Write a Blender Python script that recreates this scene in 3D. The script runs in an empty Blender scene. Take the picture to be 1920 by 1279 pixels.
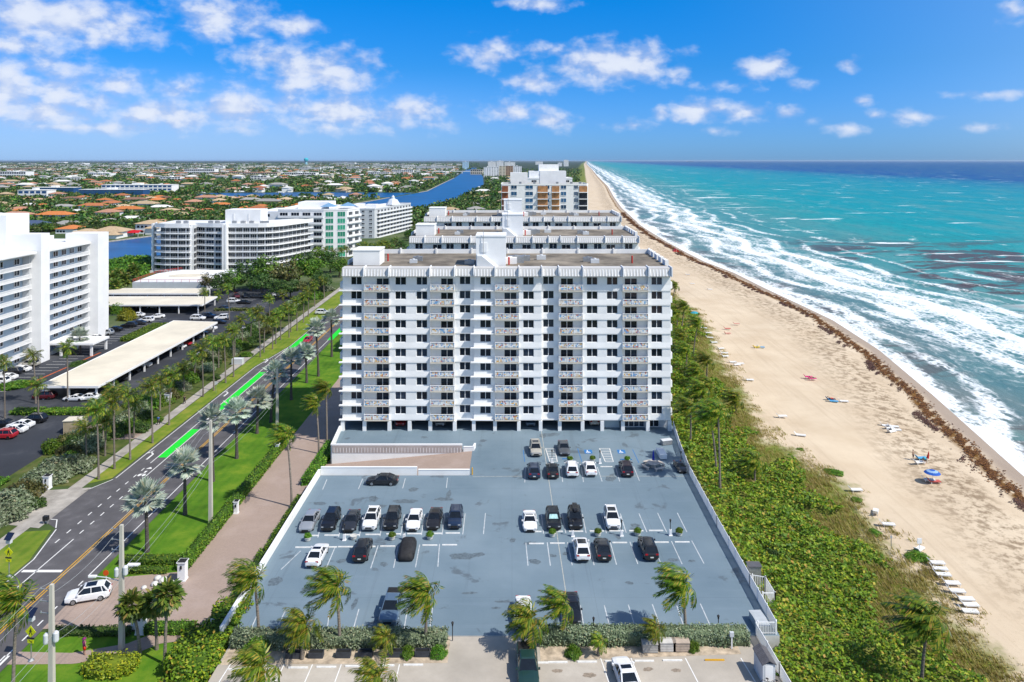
import bpy, math, random
import numpy as np
from mathutils import Vector
RD = math.radians
rnd = random.Random(11)
nr = np.random.default_rng(11)
SC = bpy.context.scene
COL = SC.collection
# ------------------------------------------------------------------ camera frame used to survey the ground
F, HZ, CX, H = 1400.0, 301.0, 960.0, 49.0
WZ = -2.5                      # level of the street side of the site


def G(px, py, z=0.0):
    """where the sight line of a point in the survey photo meets the level z"""
    y = F * (H - z) / (py - HZ)
    return Vector(((px - CX) * y / F, y, z))


SHORE = [(-400, 30), (0, 68), (125, 86), (172, 95.9), (213, 103.6), (253, 107.5), (276, 107), (316, 106), (361, 105.8), (400, 102), (491, 101.7),
         (610, 105.5), (849, 124), (1096, 149), (1543, 198), (2607, 298), (4447, 476), (10800, 1080), (70000, 7000)]
DUNE = [(-400, 26), (60, 27), (83, 29), (123, 32), (140, 41), (203, 46), (281, 44), (330, 52), (500, 46), (700, 46), (1000, 44), (2000, 42), (70000, 42)]
ZPROF = [(-60, -8.5), (-30, -7), (-12, -5.9), (0, -5.0), (10, -4.25), (28, -3.4), (44, -2.8), (53, -1.7), (60, -1.25), (72, -1.25), (88, -2.5), (90000, -2.5)]


def lerp(tab, x):
    return float(np.interp(x, [a for a, b in tab], [b for a, b in tab]))


def shore(y):
    return lerp(SHORE, y) + 1.0


def gz(x, y):
    return lerp(ZPROF, shore(y) - x)


def GT(px, py):
    """same, on the sloping beach"""
    z = -3.2
    for _ in range(6):
        p = G(px, py, z)
        z = gz(p.x, p.y)
    return G(px, py, z)


# ------------------------------------------------------------------ materials
MATS = {}


def nodes_of(name):
    m = bpy.data.materials.new(name)
    m.use_nodes = True
    nt = m.node_tree
    b = nt.nodes['Principled BSDF']
    return m, nt, b


def link(nt, a, b):
    nt.links.new(a, b)


def ramp(nt, fac, stops):
    r = nt.nodes.new('ShaderNodeValToRGB')
    el = r.color_ramp.elements
    while len(el) < len(stops):
        el.new(0.5)
    for e, (p, c) in zip(el, stops):
        e.position = p
        e.color = (*c, 1) if len(c) == 3 else c
    link(nt, fac, r.inputs[0])
    return r.outputs[0]


def noise(nt, vec, scale, detail=4, rough=0.55, dist=0.0):
    n = nt.nodes.new('ShaderNodeTexNoise')
    n.inputs['Scale'].default_value = scale
    n.inputs['Detail'].default_value = detail
    n.inputs['Roughness'].default_value = rough
    n.inputs['Distortion'].default_value = dist
    if vec is not None:
        link(nt, vec, n.inputs['Vector'])
    return n.outputs['Fac']


def math_(nt, op, a, b=0.0, c=None, clamp=False):
    n = nt.nodes.new('ShaderNodeMath')
    n.operation = op
    n.use_clamp = clamp
    for i, v in enumerate((a, b, c)):
        if v is None:
            continue
        if isinstance(v, (int, float)):
            n.inputs[i].default_value = v
        else:
            link(nt, v, n.inputs[i])
    return n.outputs[0]


def sstep(nt, v, lo, hi):
    n = nt.nodes.new('ShaderNodeMapRange')
    n.interpolation_type = 'SMOOTHSTEP'
    n.inputs[1].default_value = lo
    n.inputs[2].default_value = hi
    link(nt, v, n.inputs[0])
    return n.outputs[0]


def mixc(nt, fac, a, b, mode='MIX'):
    n = nt.nodes.new('ShaderNodeMix')
    n.data_type = 'RGBA'
    n.blend_type = mode
    n.clamp_factor = True
    if isinstance(fac, (int, float)):
        n.inputs[0].default_value = fac
    else:
        link(nt, fac, n.inputs[0])
    for s, v in ((6, a), (7, b)):
        if isinstance(v, (tuple, list)):
            n.inputs[s].default_value = (*v, 1)
        else:
            link(nt, v, n.inputs[s])
    return n.outputs[2]


def coords(nt, kind='Object', scale=None):
    t = nt.nodes.new('ShaderNodeTexCoord')
    o = t.outputs[kind]
    if scale:
        m = nt.nodes.new('ShaderNodeMapping')
        m.inputs['Scale'].default_value = scale
        link(nt, o, m.inputs['Vector'])
        o = m.outputs[0]
    return o


def geo(nt, out):
    return nt.nodes.new('ShaderNodeNewGeometry').outputs[out]


def bump(nt, b, h, strength, dist=0.1):
    n = nt.nodes.new('ShaderNodeBump')
    n.inputs['Strength'].default_value = strength
    n.inputs['Distance'].default_value = dist
    link(nt, h, n.inputs['Height'])
    link(nt, n.outputs[0], b.inputs['Normal'])


def M(name, col, rough=0.7, var=0.12, scale=1.5, metal=0.0, spec=0.3, rand=0.0, coat=0.0, stretch=None, bmp=0.0):
    """plain surface with uneven tone: col is the mean base colour"""
    if name in MATS:
        return MATS[name]
    m, nt, b = nodes_of(name)
    v = coords(nt, 'Object', stretch)
    n = noise(nt, v, scale, 5, 0.6)
    lo = tuple(max(0, c * (1 - var * 1.6)) for c in col)
    hi = tuple(min(1, c * (1 + var * 1.2)) for c in col)
    c = ramp(nt, n, [(0.28, lo), (0.72, hi)])
    if rand:
        oi = nt.nodes.new('ShaderNodeObjectInfo').outputs['Random']
        h = nt.nodes.new('ShaderNodeHueSaturation')
        link(nt, c, h.inputs['Color'])
        link(nt, math_(nt, 'MULTIPLY_ADD', oi, 2 * rand, 1 - rand), h.inputs['Value'])
        c = h.outputs[0]
    link(nt, c, b.inputs['Base Color'])
    b.inputs['Roughness'].default_value = rough
    b.inputs['Metallic'].default_value = metal
    b.inputs['Specular IOR Level'].default_value = spec
    b.inputs['Coat Weight'].default_value = coat
    b.inputs['Coat Roughness'].default_value = 0.05
    if bmp:
        bump(nt, b, noise(nt, v, scale * 6, 3), bmp, 0.05)
    MATS[name] = m
    return m


def LEAF(name, stops, rough=0.55, trans=0.25):
    """foliage: every leaf (mesh island) has a tone of its own"""
    if name in MATS:
        return MATS[name]
    m, nt, b = nodes_of(name)
    r = geo(nt, 'Random Per Island')
    oi = nt.nodes.new('ShaderNodeObjectInfo').outputs['Random']
    c = ramp(nt, r, stops)
    h = nt.nodes.new('ShaderNodeHueSaturation')
    link(nt, c, h.inputs['Color'])
    link(nt, math_(nt, 'MULTIPLY_ADD', oi, 0.5, 0.75), h.inputs['Value'])
    link(nt, math_(nt, 'MULTIPLY_ADD', oi, 0.04, 0.48), h.inputs['Hue'])
    link(nt, h.outputs[0], b.inputs['Base Color'])
    b.inputs['Roughness'].default_value = rough
    b.inputs['Specular IOR Level'].default_value = 0.35
    if trans:
        tr = nt.nodes.new('ShaderNodeBsdfTranslucent')
        link(nt, h.outputs[0], tr.inputs[0])
        mx = nt.nodes.new('ShaderNodeMixShader')
        mx.inputs[0].default_value = trans
        link(nt, b.outputs[0], mx.inputs[1])
        link(nt, tr.outputs[0], mx.inputs[2])
        link(nt, mx.outputs[0], nt.nodes['Material Output'].inputs['Surface'])
    MATS[name] = m
    return m


# ------------------------------------------------------------------ mesh building
class MB:
    def __init__(s):
        s.v, s.f, s.m = [], [], []

    def add(s, vs, fs, m=0):
        k = len(s.v)
        s.v += [tuple(p) for p in vs]
        s.f += [tuple(i + k for i in f) for f in fs]
        s.m += [m] * len(fs)

    def box(s, x0, x1, y0, y1, z0, z1, m=0):
        if x0 > x1: x0, x1 = x1, x0
        if y0 > y1: y0, y1 = y1, y0
        s.add([(x0, y0, z0), (x1, y0, z0), (x1, y1, z0), (x0, y1, z0), (x0, y0, z1), (x1, y0, z1), (x1, y1, z1), (x0, y1, z1)],
              [(3, 2, 1, 0), (4, 5, 6, 7), (0, 1, 5, 4), (1, 2, 6, 5), (2, 3, 7, 6), (3, 0, 4, 7)], m)
        return s

    def bar(s, p, q, w, h, m=0):
        """box along p -> q with width w and height h (p, q on its underside centre line)"""
        p, q = Vector(p), Vector(q)
        d = (q - p).normalized()
        n = Vector((-d.y, d.x, 0))
        n = n.normalized() * w / 2 if n.length > 1e-6 else Vector((w / 2, 0, 0))
        u = Vector((0, 0, h))
        s.add([p - n, p + n, q + n, q - n, p - n + u, p + n + u, q + n + u, q - n + u],
              [(0, 1, 2, 3), (7, 6, 5, 4), (4, 5, 1, 0), (5, 6, 2, 1), (6, 7, 3, 2), (7, 4, 0, 3)], m)
        return s

    def prism(s, poly, z0, z1, m=0, mtop=None):
        a = sum(poly[i - 1][0] * poly[i][1] - poly[i][0] * poly[i - 1][1] for i in range(len(poly)))
        if a < 0: poly = poly[::-1]
        n = len(poly)
        s.add([(x, y, z0) for x, y in poly] + [(x, y, z1) for x, y in poly],
              [(i, (i + 1) % n, n + (i + 1) % n, n + i) for i in range(n)] + [tuple(range(n - 1, -1, -1))], m)
        s.add([(x, y, z1) for x, y in poly], [tuple(range(n))], m if mtop is None else mtop)
        return s

    def tube(s, pts, rad, n=8, m=0, cap=True):
        pts = [Vector(p) for p in pts]
        if not isinstance(rad, (list, tuple)): rad = [rad] * len(pts)
        vs = []
        for i, p in enumerate(pts):
            d = (pts[min(i + 1, len(pts) - 1)] - pts[max(i - 1, 0)]).normalized()
            a = Vector((0, 0, 1)) if abs(d.z) < 0.9 else Vector((1, 0, 0))
            u = d.cross(a).normalized(); w = d.cross(u)
            vs += [p + (u * math.cos(2 * math.pi * k / n) - w * math.sin(2 * math.pi * k / n)) * rad[i] for k in range(n)]
        fs = [(i * n + k, i * n + (k + 1) % n, (i + 1) * n + (k + 1) % n, (i + 1) * n + k) for i in range(len(pts) - 1) for k in range(n)]
        if cap:
            fs += [tuple(range(n - 1, -1, -1)), tuple((len(pts) - 1) * n + k for k in range(n))]
        s.add(vs, fs, m)
        return s

    def lathe(s, c, prof, n=14, m=0, sx=1, sy=1):
        vs = [(c[0] + r * sx * math.cos(2 * math.pi * k / n), c[1] + r * sy * math.sin(2 * math.pi * k / n), c[2] + z) for r, z in prof for k in range(n)]
        fs = [(i * n + k, i * n + (k + 1) % n, (i + 1) * n + (k + 1) % n, (i + 1) * n + k) for i in range(len(prof) - 1) for k in range(n)]
        fs += [tuple(range(n - 1, -1, -1)), tuple((len(prof) - 1) * n + k for k in range(n))]
        s.add(vs, fs, m)
        return s

    def ball(s, c, r, n=10, m=0, sz=1.0):
        k = n // 2
        return s.lathe(c, [(max(1e-3, r * math.sin(math.pi * i / k)), -r * sz * math.cos(math.pi * i / k)) for i in range(k + 1)], n, m)

    def poly(s, pts, m=0):
        s.add(pts, [tuple(range(len(pts)))], m)
        return s

    def loft(s, rings, m=0, closed=True, caps=True):
        n = len(rings[0]); vs = [p for r in rings for p in r]
        kk = n if closed else n - 1
        fs = [(i * n + k, i * n + (k + 1) % n, (i + 1) * n + (k + 1) % n, (i + 1) * n + k) for i in range(len(rings) - 1) for k in range(kk)]
        if caps:
            fs += [tuple(range(n - 1, -1, -1)), tuple((len(rings) - 1) * n + k for k in range(n))]
        s.add(vs, fs, m)
        return s

    def mesh(s, name, mats, smooth=False):
        me = bpy.data.meshes.new(name)
        me.from_pydata(s.v, [], s.f)
        if not isinstance(mats, (list, tuple)): mats = [mats]
        for x in mats: me.materials.append(x)
        if len(mats) > 1: me.polygons.foreach_set('material_index', s.m)
        if smooth: me.polygons.foreach_set('use_smooth', [True] * len(s.f))
        me.update()
        return me

    def build(s, name, mats, parent=None, loc=(0, 0, 0), rot=0.0, smooth=False):
        return put(name, s.mesh(name, mats, smooth), parent, loc, rot)


def put(name, me, parent=None, loc=(0, 0, 0), rot=0.0):
    o = bpy.data.objects.new(name, me)
    COL.objects.link(o)
    o.location = loc
    o.rotation_euler = (0, 0, rot)
    if parent is not None: o.parent = parent
    return o


def tag(o, label=None, cat=None, group=None, kind=None):
    if label: o['label'] = label
    if cat: o['category'] = cat
    if group: o['group'] = group
    if kind: o['kind'] = kind
    return o


def thing(name, label, cat, loc=(0, 0, 0), rot=0.0, group=None):
    o = put(name, None, None, loc, rot)
    o.empty_display_size = 0.5
    return tag(o, label, cat, group)


def struct(name, mb, mat, **k):
    return tag(mb.build(name, mat, **k), kind='structure')


def dup(root, label=None, loc=None, rot=None, scale=None, group=None):
    """copy of a thing with its parts and their sub-parts"""
    r = root.copy(); COL.objects.link(r)
    if loc is not None: r.location = loc
    if rot is not None: r.rotation_euler = (0, 0, rot)
    if scale is not None: r.scale = (scale,) * 3 if isinstance(scale, (int, float)) else scale
    if label: r['label'] = label
    if group: r['group'] = group
    for ch in root.children:
        c = ch.copy(); COL.objects.link(c); c.parent = r
        for g in ch.children:
            d = g.copy(); COL.objects.link(d); d.parent = c
    return r


def fast(name, V, Q, mats, mi=None, attrs=None, smooth=False):
    """mesh from numpy quads"""
    me = bpy.data.meshes.new(name)
    V = np.ascontiguousarray(V, dtype=np.float32); Q = np.ascontiguousarray(Q, dtype=np.int32)
    me.vertices.add(len(V)); me.vertices.foreach_set('co', V.ravel())
    k = Q.shape[1]
    me.loops.add(Q.size); me.loops.foreach_set('vertex_index', Q.ravel())
    me.polygons.add(len(Q))
    me.polygons.foreach_set('loop_start', np.arange(0, Q.size, k, dtype=np.int32))
    me.polygons.foreach_set('loop_total', np.full(len(Q), k, dtype=np.int32))
    if not isinstance(mats, (list, tuple)): mats = [mats]
    for x in mats: me.materials.append(x)
    if mi is not None: me.polygons.foreach_set('material_index', np.asarray(mi, dtype=np.int32))
    if smooth: me.polygons.foreach_set('use_smooth', np.ones(len(Q), dtype=bool))
    for an, av in (attrs or {}).items():
        a = me.attributes.new(an, 'FLOAT', 'POINT'); a.data.foreach_set('value', np.asarray(av, dtype=np.float32))
    me.update(calc_edges=True)
    me.validate()
    return me


def unit(a):
    return a / np.maximum(np.linalg.norm(a, axis=1, keepdims=True), 1e-9)


def leaf_quads(P, size, up=0.5, aspect=1.6, out=None, rng=nr):
    """one pointed leaf (quad) at each point: V (4n,3), Q (n,4)"""
    n = len(P)
    N = unit(rng.normal(size=(n, 3)))
    N[:, 2] = np.abs(N[:, 2])
    N = N * (1 - up) + np.array([0, 0, up])
    if out is not None: N = N + out * 0.9
    N = unit(N)
    A = unit(np.cross(N, unit(rng.normal(size=(n, 3)))))
    B = np.cross(N, A)
    s = (size * (0.65 + 0.7 * rng.random(n)))[:, None] if np.isscalar(size) else (size * (0.65 + 0.7 * rng.random(n)))[:, None]
    a = A * s * aspect / 2; b = B * s / 2
    V = np.stack([P - a, P - b * 0.9 + a * 0.1, P + a, P + b * 0.9 + a * 0.1], axis=1).reshape(-1, 3)
    return V, np.arange(4 * n).reshape(n, 4)


def ellipsoid_pts(n, r, hollow=0.55, rng=nr):
    d = unit(rng.normal(size=(n, 3)))
    t = (hollow ** 3 + (1 - hollow ** 3) * rng.random(n)) ** (1 / 3)
    return d * t[:, None] * np.array(r), d
# ------------------------------------------------------------------ camera, sun, sky
cam = bpy.data.objects.new('camera', bpy.data.cameras.new('camera'))
COL.objects.link(cam)
cam.location = (0, 0, H)
cam.rotation_euler = (RD(90), 0, 0)
cam.data.sensor_width = 36
cam.data.lens = F / 1920 * 36
cam.data.shift_y = -(639.5 - HZ) / 1920
cam.data.clip_start = 1
cam.data.clip_end = 200000
SC.camera = cam
SC.view_settings.view_transform = 'Standard'
SC.view_settings.look = 'None'
SC.view_settings.exposure = 0.06
SC.view_settings.gamma = 1.0
SUN_DIR = Vector((0.55, -0.29, 0.78)).normalized()
sun = bpy.data.objects.new('sun', bpy.data.lights.new('sun', 'SUN'))
COL.objects.link(sun)
sun.data.energy = 5.0
sun.data.angle = RD(0.5)
sun.data.color = (1.0, 0.955, 0.88)
sun.rotation_euler = (-SUN_DIR).to_track_quat('-Z', 'Y').to_euler()
W = bpy.data.worlds.new('World')
SC.world = W
W.use_nodes = True


def build_sky():
    nt = W.node_tree
    bg = nt.nodes['Background']
    sk = nt.nodes.new('ShaderNodeTexSky')
    sk.sky_type = 'NISHITA'
    sk.sun_disc = False
    sk.sun_elevation = math.asin(SUN_DIR.z)
    sk.sun_rotation = math.atan2(SUN_DIR.x, SUN_DIR.y)
    sk.air_density = 1.0; sk.dust_density = 0.3; sk.ozone_density = 2.5
    tc = nt.nodes.new('ShaderNodeTexCoord').outputs['Generated']
    sp = nt.nodes.new('ShaderNodeSeparateXYZ'); link(nt, tc, sp.inputs[0])
    az = math_(nt, 'ARCTAN2', sp.outputs[0], sp.outputs[1])
    el = math_(nt, 'ARCSINE', sp.outputs[2])
    cb = nt.nodes.new('ShaderNodeCombineXYZ'); link(nt, az, cb.inputs[0]); link(nt, el, cb.inputs[1])
    # tint by elevation: deep blue in view, whitened overhead as added fill light
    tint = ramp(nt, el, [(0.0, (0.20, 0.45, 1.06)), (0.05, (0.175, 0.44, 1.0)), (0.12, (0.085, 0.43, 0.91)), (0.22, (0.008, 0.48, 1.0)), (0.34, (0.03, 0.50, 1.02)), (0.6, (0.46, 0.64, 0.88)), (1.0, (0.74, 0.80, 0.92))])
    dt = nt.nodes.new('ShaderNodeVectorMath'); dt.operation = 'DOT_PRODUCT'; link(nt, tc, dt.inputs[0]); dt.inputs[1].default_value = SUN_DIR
    tint = mixc(nt, sstep(nt, dt.outputs['Value'], -0.05, 0.75), tint, (1.12, 1.06, 1.02))      # sky towards the sun whitened and brightened out of view as added fill
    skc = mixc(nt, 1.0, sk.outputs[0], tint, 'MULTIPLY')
    # cumulus field: (azimuth, elevation, half width, half height) in degrees of each cloud
    px = [(110, 28, 200, 58, 1), (20, 80, 130, 30, .8), (420, 30, 105, 48, .8), (550, 46, 52, 22, .9), (12, 160, 75, 62, 1.1), (220, 152, 95, 30, .7), (110, 165, 100, 40, .7), (605, 130, 112, 46, 1),
          (505, 108, 66, 24, .8), (290, 208, 115, 28, .8), (440, 200, 80, 32, 1), (545, 195, 60, 25, .7), (635, 205, 105, 34, 1), (785, 203, 62, 30, .8), (100, 207, 110, 34, .8),
          (1150, 112, 118, 40, 1.05), (915, 98, 58, 30, .75), (1000, 152, 58, 22, .8), (1025, 90, 42, 17, .7), (965, 207, 60, 22, .75), (1040, 222, 45, 20, .75), (1262, 135, 36, 22, .6),
          (1440, 124, 56, 24, .95), (1588, 118, 24, 16, .7), (1305, 203, 58, 24, 1), (1402, 210, 48, 18, .9), (1480, 211, 34, 15, .7), (1240, 208, 26, 14, .7), (1360, 160, 70, 9, .4), (1488, 158, 30, 11, .5),
          (1622, 187, 26, 9, .6), (1850, 176, 66, 11, .6), (1720, 219, 46, 14, .6), (1590, 239, 40, 12, .6), (1840, 238, 40, 9, .5), (1640, 214, 20, 9, .5), (1525, 222, 22, 10, .5), (1335, 245, 30, 8, .4), (1180, 233, 40, 10, .5),
          (1010, 3, 62, 15, .8), (1905, 20, 40, 18, .5), (60, 120, 150, 36, .6), (330, 215, 240, 30, .6), (150, 190, 180, 34, .6), (560, 150, 130, 32, .55), (700, 215, 130, 30, .6), (160, 237, 240, 16, .6), (480, 95, 70, 30, .6), (620, 237, 90, 14, .5), (800, 232, 60, 10, .5), (330, 165, 200, 22, .35), (450, 160, 120, 14, .35)]
    mask = None
    for x, y, a, b, w in px:
        u = (x - CX) / F; v = (HZ - y) / F
        A = math.atan(u); E = math.atan(v * math.cos(A))
        ra = 1.22 * a / F * math.cos(A) ** 2; rb = 1.28 * b / F * math.cos(A)
        s = nt.nodes.new('ShaderNodeVectorMath'); s.operation = 'SUBTRACT'
        link(nt, cb.outputs[0], s.inputs[0]); s.inputs[1].default_value = (A, E - rb * 0.12, 0)
        k = nt.nodes.new('ShaderNodeVectorMath'); k.operation = 'MULTIPLY'
        link(nt, s.outputs[0], k.inputs[0]); k.inputs[1].default_value = (1 / ra, 1 / rb, 0)
        l = nt.nodes.new('ShaderNodeVectorMath'); l.operation = 'LENGTH'
        link(nt, k.outputs[0], l.inputs[0])
        o = math_(nt, 'MULTIPLY_ADD', l.outputs['Value'], -w, w)
        mask = o if mask is None else math_(nt, 'MAXIMUM', mask, o)
    mp = nt.nodes.new('ShaderNodeMapping'); mp.inputs['Scale'].default_value = (1, 1.5, 1)
    link(nt, cb.outputs[0], mp.inputs[0])
    n1 = noise(nt, mp.outputs[0], 30, 9, 0.52, 0.1)
    dens = math_(nt, 'ADD', mask, math_(nt, 'MULTIPLY_ADD', n1, 1.75, -0.94))
    cover = sstep(nt, dens, -0.12, 0.80)
    # a second look at the same field a little towards the sun gives each cloud its lit and shaded side
    mp2 = nt.nodes.new('ShaderNodeMapping'); mp2.inputs['Scale'].default_value = (1, 1.5, 1); mp2.inputs['Location'].default_value = (0.008, 0.016, 0)
    link(nt, cb.outputs[0], mp2.inputs[0])
    n2 = noise(nt, mp2.outputs[0], 30, 7, 0.52, 0.1)
    lit = sstep(nt, math_(nt, 'SUBTRACT', n1, n2), -0.10, 0.10)
    body = mixc(nt, lit, (3.0, 3.7, 5.5), (4.7, 5.1, 6.1))
    bright = sstep(nt, dens, 0.25, 1.15)
    body = mixc(nt, bright, body, (5.4, 5.7, 6.3))
    fac = math_(nt, 'MULTIPLY', cover, 0.90)
    low = sstep(nt, el, 0.0, 0.045)
    fac = math_(nt, 'MULTIPLY', fac, low)
    bank = math_(nt, 'MULTIPLY', math_(nt, 'MULTIPLY', sstep(nt, math_(nt, 'MULTIPLY', el, -1.0), -0.13, -0.02), math_(nt, 'SUBTRACT', 1.0, sstep(nt, az, -0.45, 0.15))), 0.45)
    skc = mixc(nt, bank, skc, (3.2, 4.3, 6.2))
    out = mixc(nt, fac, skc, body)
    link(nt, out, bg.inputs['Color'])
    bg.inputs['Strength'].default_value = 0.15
    W.cycles.sampling_method = 'MANUAL'
    W.cycles.sample_map_resolution = 512


build_sky()

# ------------------------------------------------------------------ ground: one sheet from the beach to the western horizon
def build_ground():
    ys = list(np.arange(-300, 60, 30)) + list(np.arange(60, 360, 4)) + list(np.arange(360, 900, 20)) + list(900 * 1.12 ** np.arange(0, 39))
    offs = [-60, -30, -12, -5, 0, 3, 6, 9, 12, 16, 20, 24, 28, 32, 36, 40, 45, 50, 56, 62, 70, 80, 95, 120, 150, 190, 240, 300, 400, 550, 800, 1200, 2000, 3500, 6000, 12000, 30000, 75000]
    V, off, veg, sarg = [], [], [], []
    for y in ys:
        s = shore(y)
        for o in offs:
            x = s - o
            z = lerp(ZPROF, o)
            if 10 < o < 60:
                z += 0.25 * math.sin(x * 0.21 + 1.3 * math.sin(y * 0.07)) * math.sin(y * 0.11 + x * 0.05) + 0.06 * math.sin(o * 1.1 + y * .02)
            V.append((x, y, z)); off.append(o); veg.append(o - lerp(DUNE, y))
    n = len(offs)
    Q = [(r * n + c, r * n + c + 1, (r + 1) * n + c + 1, (r + 1) * n + c) for r in range(len(ys) - 1) for c in range(n - 1)]
    m, nt, b = nodes_of('ground_sand_and_soil')
    pos = geo(nt, 'Position')
    at = nt.nodes.new('ShaderNodeAttribute'); at.attribute_name = 'off'
    av = nt.nodes.new('ShaderNodeAttribute'); av.attribute_name = 'veg'
    o, v = at.outputs['Fac'], av.outputs['Fac']
    # sand
    n1 = noise(nt, pos, 0.09, 6, 0.6)
    sand = ramp(nt, n1, [(0.3, (0.52, 0.41, 0.285)), (0.7, (0.63, 0.52, 0.38))])
    mp = nt.nodes.new('ShaderNodeMapping'); mp.inputs['Rotation'].default_value = (0, 0, RD(9)); mp.inputs['Scale'].default_value = (1.0, 0.035, 1)
    link(nt, pos, mp.inputs[0])
    tr = noise(nt, mp.outputs[0], 0.75, 6, 0.7)
    sand = mixc(nt, math_(nt, 'MULTIPLY', sstep(nt, tr, 0.48, 0.70), 0.42), sand, (0.42, 0.325, 0.225))
    fine = noise(nt, pos, 2.2, 4, 0.7)
    sand = mixc(nt, math_(nt, 'MULTIPLY', sstep(nt, fine, 0.55, 0.8), 0.35), sand, (0.36, 0.27, 0.18))
    wig = math_(nt, 'MULTIPLY_ADD', noise(nt, pos, 0.07, 4), 4, -2.0)
    ow = math_(nt, 'ADD', o, wig)
    # scattered wrack on the upper beach, dense wrack line near the water
    spots = noise(nt, pos, 0.55, 6, 0.72)
    band = math_(nt, 'MULTIPLY', sstep(nt, ow, 8.0, 12.0), math_(nt, 'SUBTRACT', 1.0, sstep(nt, ow, 14, 27)))
    sand = mixc(nt, math_(nt, 'MULTIPLY', band, math_(nt, 'MULTIPLY', sstep(nt, spots, 0.45, 0.60), 0.75)), sand, (0.17, 0.115, 0.065))
    wet = math_(nt, 'SUBTRACT', 1.0, sstep(nt, ow, 2.0, 5.0))
    sand = mixc(nt, math_(nt, 'MULTIPLY', wet, 0.75), sand, (0.27, 0.215, 0.18))
    wl = math_(nt, 'MULTIPLY', sstep(nt, ow, 3.6, 4.8), math_(nt, 'SUBTRACT', 1.0, sstep(nt, ow, 5.6, 7.4)))
    sand = mixc(nt, math_(nt, 'MULTIPLY', wl, sstep(nt, noise(nt, pos, 0.5, 5, 0.7), 0.36, 0.52)), sand, (0.16, 0.08, 0.018))
    # dune soil and thin grass
    wob = math_(nt, 'MULTIPLY_ADD', noise(nt, pos, 0.16, 6, 0.65), 16, -8)
    vv = math_(nt, 'ADD', v, wob)
    soil = ramp(nt, noise(nt, pos, 0.5, 6, 0.65), [(0.3, (0.085, 0.13, 0.015)), (0.55, (0.16, 0.18, 0.03)), (0.75, (0.30, 0.25, 0.11))])
    col = mixc(nt, sstep(nt, vv, -1.0, 4.0), sand, soil)
    # town ground: lawns, roofs of trees, pale yards
    tn = noise(nt, pos, 0.035, 8, 0.65)
    town = ramp(nt, tn, [(0.32, (0.035, 0.065, 0.02)), (0.52, (0.065, 0.10, 0.03)), (0.66, (0.12, 0.14, 0.07)), (0.78, (0.27, 0.26, 0.22))])
    col = mixc(nt, sstep(nt, o, 70, 100), col, town)
    far = nt.nodes.new('ShaderNodeSeparateXYZ'); link(nt, pos, far.inputs[0])
    wood = ramp(nt, noise(nt, pos, 0.008, 8, 0.7), [(0.35, (0.02, 0.035, 0.02)), (0.58, (0.045, 0.065, 0.035)), (0.7, (0.16, 0.15, 0.13))])
    fa = math_(nt, 'MULTIPLY', sstep(nt, far.outputs[1], 900, 2500), sstep(nt, o, 70, 110))
    col = mixc(nt, fa, col, wood)
    link(nt, col, b.inputs['Base Color'])
    b.inputs['Roughness'].default_value = 0.9
    b.inputs['Specular IOR Level'].default_value = 0.15
    bh = math_(nt, 'ADD', math_(nt, 'MULTIPLY', fine, 0.5), tr)
    bump(nt, b, bh, 0.22, 0.25)
    me = fast('ground', np.array(V), np.array(Q), m, attrs={'off': off, 'veg': veg}, smooth=True)
    tag(put('ground', me), kind='structure')


build_ground()


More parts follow.
